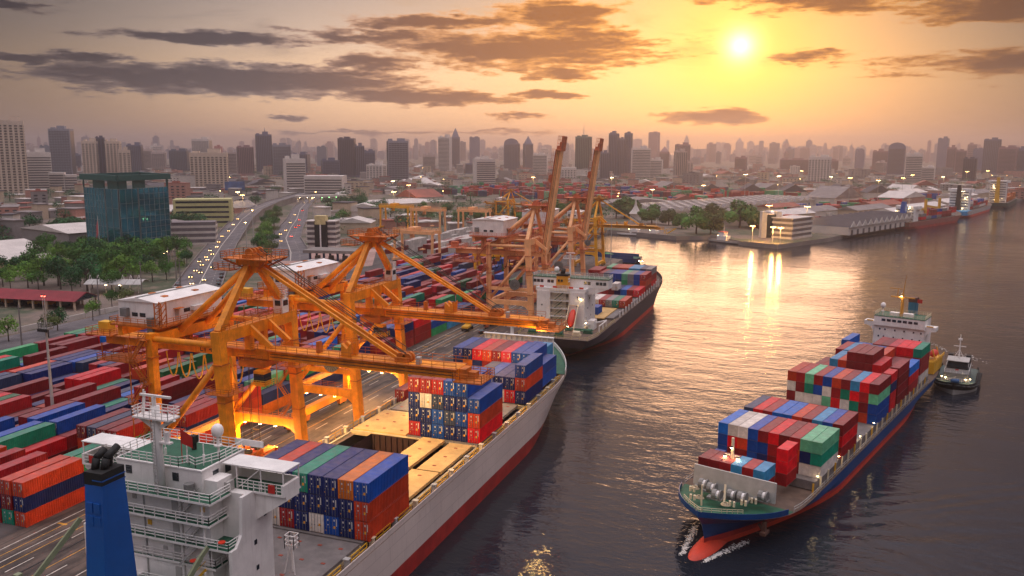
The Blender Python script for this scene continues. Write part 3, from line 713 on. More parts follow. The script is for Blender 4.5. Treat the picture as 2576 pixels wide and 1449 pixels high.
        ls.build('hoist_truss', MD, t); MB().box(hx1 - 1.4, hx1 - .2, hy0 - 1.2, hy0 - .4, hz0 - 1.4, hz0 + 1.5).build('cabinet', GREY, t)
        wc = thing_part('electrical_cabin', MB().box(-3.0, -1.0, h - 3.6, h - 1.6, 31.7, 34.4), WHITE, t)
        MB().box(-.99, -.94, h - 3.3, h - 1.9, 33.1, 34.1).build('window', GLASS_D, wc); MB().box(-2.6, -1.4, h - 3.64, h - 3.6, 33.1, 34.1).build('window', GLASS_D, wc)
        MB().rail([(-3, h - 3.6, 34.4), (-1, h - 3.6, 34.4), (-1, h - 1.6, 34.4), (-3, h - 1.6, 34.4)], 1.6, .6, .07, 5, closed=True).build('roof_cage', WHITE, wc)
    # stairs climbing the land side
    st = MB(); y = -h - 1.4
    for k in range(7):
        z = 2 + k * 3.9; xa, xb = (-19.5, -16.5) if k % 2 == 0 else (-16.5, -19.5)
        st.stairs((xa, y, z), (xb, y, z + 3.9), .8, side=(0, 1, 0)); st.box(xb - .7, xb + .7, y - .6, y + .6, z + 3.82, z + 3.9)
        st.rail([(xb - .7, y - .6, z + 3.9), (xb + .7, y - .6, z + 3.9)], 1.1, 1.2, .07)
    for x in (-20, -16): st.beam((x, y, 2), (x, y, 29.5), .16, .16)
    st.build('stair_tower', MD, t)
    # boom
    bl = 36.6; bo = bpy.data.objects.new('boom', None)
    bm = MB().box(0, bl, -1.55, -.05, -.9, .9).box(0, bl, .05, 1.55, -.9, .9)
    for k in range(9): bm.box(k * 4.4 + .8, k * 4.4 + 1.1, -1.62, 1.62, -.95, .95)
    bo = bm.build('boom', M, t); bo.location = (1.6, 0, 25.95); bo.rotation_euler = (0, -boom, 0)
    bw = MB().box(0, bl, -2.4, -1.6, .8, .9).box(0, bl, 1.6, 2.4, .8, .9).rail([(0, -2.4, .9), (bl, -2.4, .9)], 1.1, 2.2, .07, 2).rail([(0, 2.4, .9), (bl, 2.4, .9)], 1.1, 2.2, .07, 2); bw.build('boom_walkway', MD, bo)
    bt = MB().box(bl - .4, bl + 4.6, -2.9, 2.9, -1.1, -.9).rail([(bl - .4, -2.9, -.9), (bl + 4.6, -2.9, -.9), (bl + 4.6, 2.9, -.9), (bl - .4, 2.9, -.9)], 1.3, 1.2, .09, closed=True)
    bt.box(bl, bl + 1.2, -1.3, 1.3, -.9, .8).box(bl + 1.2, bl + 2.6, -.5, 1.2, -.9, .2); bt.build('boom_tip_platform', MD, bo)
    MB().tube((.5, -1.75, -.3), (bl, -1.75, -.3), .06, 5).tube((.5, -1.72, .2), (bl, -1.72, .2), .045, 5).build('cable_run', DARK, bo)
    bs = MB()
    for xx in (bl * .705, bl * .735):
        for y in (-.8, .3): bs.tube((xx, y, 1.6), (xx, y + .5, 1.6), .85, 12)
    bs.box(bl * .68, bl * .75, -1.3, 1.3, .9, 1.7).build('boom_sheaves', MD, bo)
    br = MB()
    for y in (-1.3, .5): br.extr([(bl * .40, y, .9), (bl * .45, y, .9), (bl * .455, y, 3.4), (bl * .43, y, 2.3), (bl * .4, y, 3.2)], (0, .8, 0))
    br.build('stay_rest', M, bo); MB().extr([(bl * .25, -.5, .9), (bl * .27, -.5, .9), (bl * .265, -.5, 2.9), (bl * .25, -.5, 2.9)], (0, 1, 0)).build('latch_post', MD, bo)
    MB().box(bl * .79, bl * .81, -1.5, -.6, .9, 2.1).build('cabinet', LGREY, bo)
    if boom < .3:
        for s in (-1, 1): MB().beam((-1.2, s * .75, hz + .2), (1.6 + bl * .68, s * .75, 25.95 + 1.5), .42, .5).build('fore_stay', M, t)
        rp_ = MB()
        for s in (-.35, .35): rp_.tube((-.4, s, hz + 2.6), (1.6 + bl * .715, s, 25.95 + 2.2), .07, 5, cap=False)
        for s in (-1.2, 1.2): rp_.tube((-.4, s, hz + 2.0), (1.6 + bl * .74, s, 25.95 + 2.4), .07, 5, cap=False)
        rp_.build('hoist_rope', DARK, t)
    else:
        c, s_ = math.cos(boom), math.sin(boom)
        pt = Vector((1.6 + bl * .55 * c - .9 * s_, 0, 25.95 + bl * .55 * s_ + .9 * c))
        rp_ = MB()
        for y in (-.8, -.4, .4, .8): rp_.tube((-1, y, hz + 2.2), (pt.x, y, pt.z), .09, 5, cap=False)
        rp_.build('hoist_rope', DARK, t)
        fs = MB(); mid = Vector((-3.2, 0, hz + 7.5))
        for y in (-.9, .9): fs.beam((-1, y, hz + .6), (pt.x - .6, y, pt.z - 2), .3, .36)
        fs.build('folded_stay', MD, t)
    # trolley and operator cabin under the girder
    tx = -1.5 if detail else -9
    trl = thing_part('trolley', MB().box(tx - 2.6, tx + 2.6, -2.6, 2.6, gz0 - 1.4, gz0 - .25).rail([(tx - 2.6, -2.6, gz0 - .3), (tx + 2.6, -2.6, gz0 - .3)], 1.1, 1.3, .08), MD, t)
    MB().box(tx + 1.4, tx + 3.6, -3.8, -1.8, gz0 - 4.3, gz0 - 1.6).build('operator_cabin', M, trl)
    MB().box(tx + 1.5, tx + 3.65, -3.86, -1.74, gz0 - 3.5, gz0 - 2.1).build('cabin_window', GLASS_D, trl)
    MB().rail([(tx + 1.2, -4.2, gz0 - 4.3), (tx + 4.2, -4.2, gz0 - 4.3), (tx + 4.2, -1.4, gz0 - 4.3)], 1.1, 1, .08).build('guard_rail', YELP, trl)
    # festoon cable loops under the girder
    for k in range(6 if detail else 5):
        x0 = back + 15 + k * 2.9; fl = MB(); pts = []
        for i in range(11):
            u = i / 10; pts.append((x0 + 2.7 * u, -2.2, gz0 - .1 - 4.6 * (1 - (2 * u - 1) ** 2) ** .75))
        fl.path(pts, .13, 6).build('festoon_cable', YELP if detail else DARK, t)
    # cable reel on the sea side tie
    if not reel: return t
    MB().box(-15.4, -.9, -h - .5, -h + .4, 13.6, 14.7).build('reel_beam', M, t)
    ry = -h - .9; rl = MB().tube((-6.2, ry - .25, 15.9), (-6.2, ry - .15, 15.9), 1.9, 20).tube((-6.2, ry + .15, 15.9), (-6.2, ry + .25, 15.9), 1.9, 20).tube((-6.2, ry - .2, 15.9), (-6.2, ry + .2, 15.9), .6, 12)
    r0 = rl.build('cable_reel', GREY, t); sp = MB()
    for k in range(16): a = k * math.pi / 8; sp.beam((-6.2 + .5 * math.cos(a), ry - .3, 15.9 + .5 * math.sin(a)), (-6.2 + 1.85 * math.cos(a), ry - .3, 15.9 + 1.85 * math.sin(a)), .07, .07)
    sp.build('spokes', DARK, r0); MB().rail([(-15, -h - .6, 14.7), (-1, -h - .6, 14.7)], 1.1, 1.8, .07).build('guard_rail', MD, t)
    return t
def thing_part(name, mb, m, parent): return mb.build(name, m, parent)

sts_crane('nearest orange quay crane with lowered boom over the near ship', 124.0, 20.6, ORANGE, ORANGE_D, text='LT 40', reel=False)
sts_crane('second orange quay crane, its boom tip reaching the dark ship', 166.6, 21.6, ORANGE, ORANGE_D)
sts_crane('salmon quay crane with raised boom, the nearer of the pair', 282.0, 17.4, SALMON, SALMON_D, boom=R(82), house=(-22.5, -11.0, -8.2, 6.5, 32.4, 37.8), detail=False, back=-32, lamps=False)
sts_crane('salmon quay crane with raised boom behind its twin', 334.0, 16.6, SALMON, SALMON_D, boom=R(82), house=(-22.5, -11.0, -8.0, 6.5, 32.4, 37.8), detail=False, back=-32, lamps=False)
c5 = sts_crane('yellow quay crane with lowered boom at the basin corner', 441.0, 17.0, YELLOW, YELLOW_D, X=-110.0, house=(-22.5, -13.0, -6.0, 5.5, 30.4, 34.4), detail=False, back=-25, lamps=False); c5.scale = (.78, .9, .86)
c6 = sts_crane('far yellow quay crane beyond the yard with white machinery house', 662.0, 17.0, YELLOW, YELLOW_D, X=-241.0, house=(-19.5, -11.0, -6.0, 5.5, 30.0, 33.6), detail=False, back=-32, lamps=False); c6.scale = (.72, .9, .68)
def glow_light(p, e, r=.4, col=(1, .60, .20)):
    d = bpy.data.lights.new('lamp_light', 'POINT'); d.energy = e; d.color = col; d.shadow_soft_size = r
    o = bpy.data.objects.new('lamp_light', d); COL.objects.link(o); o.location = p; return o
for yc, hw_ in ((124.0, 10.3), (166.6, 10.8)):
    for s_ in (-1, 1): glow_light((-104, yc + s_ * (hw_ - 1.4), 9.2), 800 if s_ < 0 else 1600); glow_light((-96.5, yc + s_ * (hw_ - 1.4), 9.2), 800 if s_ < 0 else 1600)
spot((-84, 124, 27.0), (-72, 134, 9), 22000, 110); spot((-84, 166, 27.0), (-66, 166, 9), 18000, 110)
glow_light((-53.2, 163.4, 27.2), 900)
# spreader hanging under the nearest crane
sp = thing('lifting_spreader', 'orange lifting spreader hanging over the quay behind the near ship bridge', 'spreader', (-97.5, 126, 7.5))
b = MB().box(-.9, .9, -5.9, 5.9, 0, .5)
for y in (-5.9, 5.9): b.box(-1.2, 1.2, y - .25, y + .25, -.25, .45)
b.build('frame', ORANGE_D, sp); MB().box(-1.1, 1.1, -1.8, 1.8, .5, 1.5).build('head_block', ORANGE_D, sp)
for y in (-1.2, 1.2): MB().tube((-.5, y, 1.7), (.5, y, 1.7), .55, 12).build('sheave', DARK, sp)
r_ = MB()
for x in (-.8, .8):
    for y in (-1.3, 1.3): r_.tube((x, y, 1.8), (x, y * .9, 19.5), .06, 5, cap=False)
r_.build('hoist_rope', DARK, sp); lamp_part(sp, (0, 0, 2.0), .2, LAMP_R, 'signal_lamp')

# rubber-tyred gantries over the yard rows
def gantry(label, x, y, span, H, M, rz=0.0, group='yard gantries'):
    t = thing('yard_gantry', label, 'gantry crane', (x, y, 3.01), rz, group)
    for sx in (0, 1):
        for sy in (-1, 1):
            MB().beam((sx * span, sy * 4.2, 1.2), (sx * span, sy * 3.6, H), 1.1, 1.1).build('leg', M, t)
        MB().box(sx * span - .7, sx * span + .7, -6, 6, 1.0, 2.2).build('sill_beam', M, t)
        for sy in (-5, -3.4, 3.4, 5): MB().tube((sx * span - .35, sy, .75), (sx * span + .35, sy, .75), .75, 12).build('wheel', BLACK, t)
    for sy in (-1, 1): MB().box(-1.2, span + 1.2, sy * 3.6 - .6, sy * 3.6 + .6, H - .2, H + 1.6).build('girder', M, t)
    MB().rail([(-1, -4.3, H + 1.6), (span + 1, -4.3, H + 1.6), (span + 1, 4.3, H + 1.6), (-1, 4.3, H + 1.6)], 1.1, 2.4, .12, 2, closed=True).build('guard_rail', M, t)
    tl = MB().box(span * .35, span * .35 + 4.5, -3.2, 3.2, H + 1.6, H + 3.4).build('trolley', M, t)
    MB().box(span * .35 + .5, span * .35 + 2.4, -2.4, -.4, H - 2.6, H - .3).build('operator_cabin', M, tl)
    MB().box(span * .6, span * .6 + 2.2, -1.2, 1.2, 7.0, 7.6).build('spreader', M, tl)
    return t
gantry('salmon yard gantry straddling the rows of white containers, nearest one', -222.5, 424, 24.5, 16.2, SALMON, R(-6))
gantry('salmon yard gantry behind the nearest one, right of the yellow-topped one', -281, 560, 24, 18, SALMON, R(-4))
gantry('salmon yard gantry at the far end beside the blue container rows', -252, 580, 22.5, 17, SALMON, R(-4))
gantry('yellow-legged yard gantry farthest left among the gantries', -326, 596, 25, 17, YELLOW, R(-4))
gantry('low yellow yard gantry with lit legs beside the salmon crane', -156.5, 380, 26, 11.5, YELLOW, R(8))
# ---------------------------------------------------------------- ships
def hull(parent, L, B, levels, mats, names, ns=40, deck=None, deck_mat=None, hole=None):
    """levels: (z, y_stern, y_bow, stern width fraction, stern run, bow start, bow power, rise at bow); mats per strip"""
    rings = []
    for z, ys, yb, sw, ts, tb, p, rise in levels:
        ring = []
        for i in range(ns + 1):
            u = i / ns; t = u if u < .5 else 1 - (1 - u) ** 1.35 * .5 / .5 ** 1.35
            w = 1.0
            if t < ts: w = sw + (1 - sw) * math.sin(math.pi / 2 * t / ts)
            if t > tb: w = min(w, max(0.0, 1 - ((t - tb) / (1 - tb)) ** p))
            ring.append((w * B / 2, ys + (yb - ys) * t, z + rise * max(0, (t - .8) / .2) ** 2))
        rings.append(ring)
    objs = []
    for k in range(len(rings) - 1):
        b = MB(); a, c = rings[k], rings[k + 1]
        for s in (-1, 1):
            base = len(b.v)
            for r in (a, c): b.v += [(s * x, y, z) for x, y, z in r]
            for i in range(ns):
                q = (base + i, base + i + 1, base + ns + 1 + i + 1, base + ns + 1 + i); b.f.append(q if s > 0 else q[::-1]); b.m.append(0)
        b.quad([(-a[0][0], a[0][1], a[0][2]), (a[0][0], a[0][1], a[0][2]), (c[0][0], c[0][1], c[0][2]), (-c[0][0], c[0][1], c[0][2])])
        o = b.build(names[k], mats[k], parent, True)
        objs.append(o)
    if deck_mat:
        r = rings[-1] if deck is None else rings[deck]; b = MB()
        for i in range(ns):
            (x0, y0, z0), (x1, y1, z1) = r[i], r[i + 1]
            if hole and y1 > hole[0] and y0 < hole[1]:
                wv_ = hole[2]
                for s in (-1, 1): b.quad([(s * min(wv_, x0), y0, z0), (s * x0, y0, z0), (s * x1, y1, z1), (s * min(wv_, x1), y1, z1)][::s])
            else: b.quad([(-x0, y0, z0 - .02), (x0, y0, z0 - .02), (x1, y1, z1 - .02), (-x1, y1, z1 - .02)])
        b.build('deck', deck_mat, parent)
    return rings
def bulwark(parent, ring, y0, y1, h, m, name='bulwark', inset=.12, sides=(-1, 1)):
    b = MB()
    for s in sides:
        pts = [(s * max(0, x - inset), y, z) for x, y, z in ring if y0 <= y <= y1]
        for p, q in zip(pts, pts[1:]): b.hexa([(p[0], p[1], p[2]), (q[0], q[1], q[2]), (q[0] - s * .14, q[1], q[2]), (p[0] - s * .14, p[1], p[2]), (p[0], p[1], p[2] + h), (q[0], q[1], q[2] + h), (q[0] - s * .14, q[1], q[2] + h), (p[0] - s * .14, p[1], p[2] + h)])
    return b.build(name, m, parent)
def radome(parent, x, y, z, h=2.6, r=.75):
    o = MB().tube((x, y, z), (x, y, z + h), .16, 8).tube((x, y, z + h * .5), (x, y, z + h * .5 + .15), .5, 8).build('radome_post', WHITE, parent)
    MB().sphere((x, y, z + h + r * .8), r, 12, 8, sz=1.15).build('radome', WHITE, o, True); return o
HULL_GREY = mat('hull_pale_grey', (214, 198, 190), 0.45, var=0.10, scale=0.05, streak=0.24, rust=0.16, plates=True)
HULL_RED = mat('hull_antifouling', (168, 44, 40), 0.55, var=0.25, scale=0.25, streak=0.3, rust=0.2)
HULL_RED2 = mat('hull_orange_red', (206, 66, 44), 0.55, var=0.18, scale=0.2, streak=0.25)
HULL_DARK = mat('hull_dark_slate', (62, 52, 62), 0.45, var=0.15, scale=0.06, streak=0.25, plates=True)
HULL_BLUE = mat('hull_blue', (6, 64, 124), 0.4, var=0.16, scale=0.08, streak=0.25, rust=.1, plates=True)
DECKB = mat('deck_brown', (104, 84, 72), 0.8, var=0.3, scale=0.3, rust=0.5)
HATCH = mat('hatch_cover', (206, 166, 106), 0.75, var=0.2, scale=0.35, streak=0.2, rust=0.3)
HATCH_G = mat('hatch_cover_grey', (120, 112, 110), 0.75, var=0.25, scale=0.35, rust=0.25)
HOLD = mat('hold_brown', (58, 30, 30), 0.8, var=0.3, scale=0.3, rust=0.5)
FBLUE = mat('funnel_blue', (16, 84, 164), 0.45, var=0.12, scale=0.2, streak=0.2)
BOATR = mat('lifeboat_orange', (220, 60, 36), 0.45, var=0.12)
ROPE = mat('rope', (196, 178, 150), 0.9, var=0.2)

# ---- the near ship: pale grey hull, white bridge block aft, bow away from the camera
s1 = thing('container_ship', 'near container ship with pale grey hull and blue funnel', 'ship', (-72, 0, 0))
rg1 = hull(s1, 205, 31, [(-3, 30, 216, .55, .12, .74, 1.7, 0), (0, 27, 218, .65, .1, .72, 1.7, 0), (2.9, 25, 221, .8, .07, .74, 1.8, 0), (6.5, 24, 224.5, .9, .05, .76, 2.0, .6), (9.0, 24, 229, .95, .04, .78, 2.2, 1.5)],
           [HULL_RED, HULL_RED, HULL_GREY, HULL_GREY], ['boot_top', 'boot_top', 'hull', 'topside'], 60, deck_mat=DECKB, hole=(84, 196, 12.6))
for sd_ in (-1, 1): bulwark(s1, rg1[-1], 196, 229.5, 1.2, WHITE, sides=(sd_,)); bulwark(s1, rg1[-1], 84, 196, .9, HULL_GREY, 'side_coaming', sides=(sd_,))
fd = MB(); rr = [(x, y, z) for x, y, z in rg1[-1] if y > 197]
for (x0, y0, z0), (x1, y1, z1) in zip(rr, rr[1:]): fd.quad([(-x0 + .3, y0, z0 + .1), (x0 - .3, y0, z0 + .1), (max(x1 - .3, 0), y1, z1 + .1), (-max(x1 - .3, 0), y1, z1 + .1)])
fd.build('forecastle_deck', DECKG, s1)
bw = MB().box(-11.5, 8.0, 208.0, 208.3, 10.0, 16.2)
for k in range(14): bw.box(-11.3 + k * 1.46, -11.1 + k * 1.46, 207.5, 208.0, 10.0, 16.0)
bw.box(-11.6, 8.1, 207.4, 208.4, 16.2, 16.4).build('breakwater', WHITE, s1)
fm = MB().tube((-5.8, 214, 11), (-5.8, 214, 19), .5, 8).box(-7.2, -4.4, 213.5, 214.5, 17.2, 17.6).build('foremast', WHITE, s1)
for k, (x, y) in enumerate(((-3, 216), (3, 216), (0, 221), (5.5, 211), (6.2, 206))):
    MB().tube((x - .9, y, 12.2), (x + .9, y, 12.2), .6, 10).box(x - 1.3, x + 1.3, y - .6, y + .6, 11.3, 11.8).build('mooring_winch', GREY, s1)
# hatch covers, coamings, open hold
CB = 13.2
def hatch(x0, x1, y0, y1, z, m, bolts=True):
    o = MB().box(x0, x1, y0, y1, z - .55, z).build('hatch_cover', m, s1); b = MB()
    for k in range(max(2, int((y1 - y0) / 4))):
        for j in range(max(1, int((x1 - x0) / 3))):
            x = x0 + (j + .5) * (x1 - x0) / max(1, int((x1 - x0) / 3)); y = y0 + (k + .5) * (y1 - y0) / max(2, int((y1 - y0) / 4))
            b.box(x - .3, x + .3, y - .2, y + .2, z, z + .05)
    b.build('lashing_pad', mat('pad_rust', (150, 64, 44), .7), o); return o
hatch(-CB, CB + .4, 84.5, 98.0, 9.98, HATCH_G); hatch(-CB, CB + .6, 98.4, 111.6, 9.98, HATCH_G)
hatch(-14.2, -8.9, 112.4, 129.6, 10.0, HATCH); hatch(2.6, 7.2, 112.4, 141.0, 10.35, HATCH); hatch(7.6, 12.8, 112.4, 126.3, 10.0, HATCH); hatch(8.2, 12.8, 126.9, 141.0, 9.9, HATCH)
hatch(-13.2, -1.6, 141.8, 154.6, 10.0, HATCH); hatch(-1.2, CB + .4, 141.6, 154.8, 9.98, HATCH_G)
hatch(-11.5, 11.5, 169, 181, 9.98, HATCH_G); hatch(-9.5, 12.5, 181.6, 194.0, 9.98, HATCH_G)
hatch(-12.4, 12.2, 156.0, 168.4, 9.96, HATCH_G)
hd_ = MB(); x0, x1, y0, y1 = -8.8, 2.5, 112.4, 141.2
for p in ([(x0, y0, 0), (x0, y1, 0), (x0, y1, 9.6), (x0, y0, 9.6)], [(x1, y1, 0), (x1, y0, 0), (x1, y0, 9.6), (x1, y1, 9.6)], [(x1, y0, 0), (x0, y0, 0), (x0, y0, 9.6), (x1, y0, 9.6)], [(x0, y1, 0), (x1, y1, 0), (x1, y1, 9.6), (x0, y1, 9.6)], [(x0, y0, .5), (x1, y0, .5), (x1, y1, .5), (x0, y1, .5)]): hd_.quad(p)
for k in range(9): xx = x0 + .6 + k * 1.25; hd_.box(xx - .06, xx + .06, y1 - .25, y1, .5, 9.5); hd_.box(xx - .06, xx + .06, y0, y0 + .25, .5, 9.5)
hd_.build('open_hold', HOLD, s1)
cm = MB()
for y in (111.9, 141.5, 155.4, 168.8, 181.3, 194.4, 84.2): cm.box(-13.6, 13.6, y - .22, y + .22, 8.9, 9.75)
for s in (-1, 1): cm.box(s * 13.5 - .15, s * 13.5 + .15, 84, 195, 8.9, 9.5)
cm.build('hatch_coaming', mat('coaming_cream', (196, 176, 140), .6, var=.2, rust=.6, streak=.4), s1)
for s in (-1, 1):                                                      # pedestals and yellow hand rails along both sides
    y = 86.0; k = 0
    while y < 196:
        xo = 14.6 if y < 182 else 14.6 - (y - 182) * .12
        p = MB().box(s * xo - .3, s * xo + .3, y - .3, y + .3, 8.9, 10.3).box(s * xo - .45, s * xo + .45, y - .4, y + .4, 10.3, 10.42).build('lashing_pedestal', LGREY if k % 2 else CREAM, s1)
        MB().rail([(s * (xo + .1), y + 1.0, 9.0), (s * (xo + .1), y + 5.2, 9.0)], 1.3, 2.0, .1, 2).build('hand_rail', YELP, s1)
        y += 6.9; k += 1
# load of the near ship: columns counted from the river side
def load(stacks, xr, y, z, where, grp, doors=False, pitch=2.5, hz=2.9, fn=None, **kw):
    for ci, cols in enumerate(stacks):
        for t, c in enumerate(cols):
            if c is None: continue
            n = len(cols); tw = 'top tier' if t == n - 1 and n > 1 else ('bottom tier' if t == 0 else ORD[t + 1] + ' tier')
            col = f'{ORD[ci + 1]} column from river'
            x = xr - pitch * (ci + .5)
            container(c, x, y + rng.uniform(-.04, .04), z + t * (hz + .02), f'{c} container, {tw}, {col}, {where}', grp, doors=doors, sz=hz / CH_, **kw)
G1 = 'containers on the near ship'
load([['orange-red', 'orange-red', 'blue'], ['navy blue', 'navy blue', 'orange'], ['blue', 'navy blue', 'navy blue'], ['white', 'navy blue', 'navy blue'], ['navy blue', 'navy blue', 'teal'], ['dark red', 'navy blue', 'navy blue'], ['white', 'navy blue', 'orange-red'], ['navy blue', 'navy blue', 'navy blue']], -57.2, 98.9, 10.05, 'stack beside the near bridge', G1, True, 2.52)
load([['red', 'orange-red', 'blue'], ['navy blue', 'blue', 'navy blue', 'blue'], ['navy blue', 'slate', 'navy blue', 'blue'], ['blue', 'blue', 'slate', 'dark red'], ['navy blue', 'navy blue', 'white', 'maroon'], ['dark red', 'navy blue', 'navy blue', 'maroon']], -58.0, 142.0, 10.05, 'tall stack past the hatch covers', G1, True, 2.5)
load([['navy blue', 'orange-red', 'blue'], ['red', 'navy blue'], ['white', 'navy blue'], ['navy blue', 'blue'], ['maroon', 'slate'], ['navy blue']], -58.2, 168.9, 10.05, 'third stack before the bow', G1, True, 2.5)
load([['blue', 'blue'], ['navy blue', 'navy blue', 'blue'], ['blue', 'navy blue', 'blue'], ['maroon', 'maroon', 'pink-red'], ['maroon', 'maroon', 'maroon'], ['dark red', 'maroon', 'orange-red'], ['navy blue', 'navy blue', 'red'], ['maroon', 'orange', 'navy blue'], ['navy blue', 'navy blue', 'blue']], -58.9, 181.9, 10.05, 'wide stack behind the breakwater', G1, True, 2.48, 2.68)
load([['light blue', 'light blue'], ['blue', 'blue'], ['maroon', 'maroon']], -62.0, 195.0, 10.9, 'short row right behind the breakwater', G1, False, 2.5, short=True)
load([['dark red']], -83.6, 176.0, 9.2, 'alone near the quay crane', G1, True)
load([['maroon']], -84.6, 163.0, 9.2, 'alone nearer the near ship bridge', G1, True)

# bridge block of the near ship (ship coordinates: x from the centre line)
bb = thing_part('bridge_block', MB().box(-11, 11, 77.4, 82, 8.9, 25.1).box(-7.4, 7.4, 75.2, 77.5, 8.9, 25.05).box(-6.8, -3.0, 66, 75.3, 8.9, 14), WHITE, s1)
for s in (-1, 1):
    MB().extr([(s * 10.6, 77.4, 8.9), (s * 10.6, 74.2, 8.9), (s * 10.6, 74.2, 19.4), (s * 10.6, 75.2, 19.4), (s * 10.6, 76.2, 20.6), (s * 10.6, 76.5, 25.1), (s * 10.6, 77.4, 25.1)], (s * .4, 0, 0)).build('side_cheek', WHITE, bb)
for i, (z, ya, xr) in enumerate(((25.1, 73.7, 8.8), (22.2, 74.0, 8.2), (19.4, 74.2, 10.6), (16.4, 75.0, 8.0), (13.6, 74.0, 10.6))):
    dk = MB().box(-9.0, xr, ya, 77.45, z - .28, z - .02).build('deck_edge', WHITE, bb); MB().box(-8.95, xr - .05, ya + .05, 77.4, z - .02, z + .02).build('deck_surface', DECKG, bb)
    MB().rail([(-9.0, ya + .05, z), (xr - .05, ya + .05, z), (xr - .05, 77.3, z)], 1.1, 1.5, .08).build('guard_rail', WHITE, bb)
    if i:
        MB().stairs((4.2 - i % 2, 74.9, z), (7.0 - i % 2, 74.9, z + 2.85), .8, side=(0, 1, 0)).build('stair', LGREY if i < 4 else YELP, bb)
        for x in (-5.5, 2.4): MB().box(x - .45, x + .45, 75.12, 75.2, z + .05, z + 2.05).build('door', LGREY, bb)
        MB().box(7.0, 7.2, ya + .2, ya + .4, z - .02, z + 2.6).build('deck_post', WHITE, bb)
for y, z in ((78.6, 18.7), (78.8, 15.4), (75.6, 12.2), (80.6, 21.5)): MB().box(10.98, 11.04, y - .25, y + .25, z - .3, z + .3).build('window', GLASS_D, bb)
wh = thing_part('wheelhouse', MB().box(-6.4, 6.2, 75.6, 83.4, 25.12, 27.9), WHITE, s1)
MB().box(-6.5, 6.3, 75.5, 83.5, 27.9, 28.06).build('roof_edge', WHITE, wh); MB().box(-6.2, 6.0, 75.8, 83.2, 28.06, 28.1).build('roof_deck', DECKG, wh)
MB().rail([(-6.4, 75.6, 28.1), (2.9, 75.6, 28.1), (3.6, 76.6, 28.1), (5.0, 76.0, 28.1), (6.2, 78.8, 28.1), (6.2, 83.4, 28.1), (-6.4, 83.4, 28.1)], 1.15, 1.2, .07, closed=True).build('guard_rail', WHITE, wh)
for x in (-4.6, 2.4): MB().box(x - .45, x + .45, 75.54, 75.62, 26.3, 27.3).build('window', GLASS_D, wh)
for y in (78.0, 80.2): MB().box(6.18, 6.24, y - .5, y + .5, 26.3, 27.3).build('window', GLASS_D, wh)
for k in range(8): MB().box(-5.9 + k * 1.5, -4.7 + k * 1.5, 83.38, 83.46, 26.4, 27.5).build('window', GLASS_D, wh)
MB().box(6.2, 8.0, 76.0, 78.6, 25.12, 26.8).build('locker', WHITE, wh); MB().box(8.02, 8.5, 77.2, 78.4, 25.2, 26.3).build('air_unit', LGREY, wh)
MB().tube((4.9, 74.9, 25.1), (4.9, 74.9, 26.6), .6, 10).build('tank', GREY, wh)
MB().box(5.0, 9.2, 83.2, 83.3, 28.6, 29.4).build('name_board', WHITE, wh)
for s in (-1, 1):
    w = MB(); x0, x1 = sorted((s * 6.4, s * 15.3)); w.box(x0, x1, 78.6, 82, 24.85, 25.1)
    w.extr([(s * 11, 79.0, 24.85), (s * 15.3, 79.0, 24.85), (s * 15.3, 79.0, 24.3), (s * 11, 79.0, 21.4)], (0, 2.6, 0)); wg = w.build('bridge_wing', WHITE, s1)
    MB().box(min(s * 6.5, s * 15.2), max(s * 6.5, s * 15.2), 78.7, 81.9, 25.1, 25.14).build('deck_surface', DECKG, wg)
    MB().box(min(s * 14.9, s * 15.3), max(s * 14.9, s * 15.3), 78.6, 82, 25.1, 26.3).box(min(s * 6.4, s * 15.3), max(s * 6.4, s * 15.3), 81.8, 82, 25.1, 26.3).build('bulwark', WHITE, wg)
    MB().box(min(s * 6.6, s * 15.3), max(s * 6.6, s * 15.3), 78.7, 82, 27.85, 27.98).build('canopy', WHITE_R, wg)
    c = MB()
    for x in (8.6, 12.0, 15.1):
        for y in (78.8, 81.9): c.beam((s * x, y, 25.1), (s * x, y, 27.9), .12, .12)
    c.beam((s * 8.6, 78.8, 25.1), (s * 12, 78.8, 27.9), .1, .1); c.build('canopy_post', WHITE, wg)
    MB().rail([(s * 8.6, 78.7, 25.1), (s * 15.0, 78.7, 25.1)], 1.2, .8, .07, 3).build('guard_rail', WHITE, wg)
    MB().box(s * 13.6 - .45, s * 13.6 + .45, 78.5, 78.62, 25.2, 26.2).build('lifebuoy_board', REDP, wg)
for (x, z, m_, n_) in ((-7.2, 14.6, REDP, 'fire_box'), (-6.2, 17.6, YELP, 'safety_sign'), (-1.5, 20.4, YELP, 'safety_sign'), (6.4, 23.2, YELP, 'safety_sign'), (-3.6, 23.4, LGREY, 'junction_box'), (.6, 17.4, LGREY, 'junction_box')): MB().box(x - .28, x + .28, 75.08, 75.2, z, z + .6).build(n_, m_, bb)
for x, z in ((9.8, 19.9), (-8.0, 22.8), (5.6, 16.9)): MB().lathe([(.22, -.06), (.42, -.06), (.42, .06), (.22, .06)], (0, 0, 0), 12).build('lifebuoy', BOATR, bb).location = (x, 74.1, z + .6)
pp = MB()
for x in (-6.9, -2.2, 3.4): pp.tube((x, 75.1, 9), (x, 75.1, 24.9), .09, 6)
pp.build('wall_pipe', LGREY, bb)
for k in range(9): MB().box(-10.4 + k * 2.4, -9.5 + k * 2.4, 81.98, 82.06, 22.4, 23.3).build('window', GLASS_D, bb)
ldr = MB().beam((.7, 74.0, 25.2), (.7, 74.0, 34.2), .06).beam((1.2, 74.0, 25.2), (1.2, 74.0, 34.2), .06)
for k in range(22): ldr.beam((.7, 74.0, 25.4 + k * .4), (1.2, 74.0, 25.4 + k * .4), .05)
ldr.build('mast_ladder', LGREY, s1)
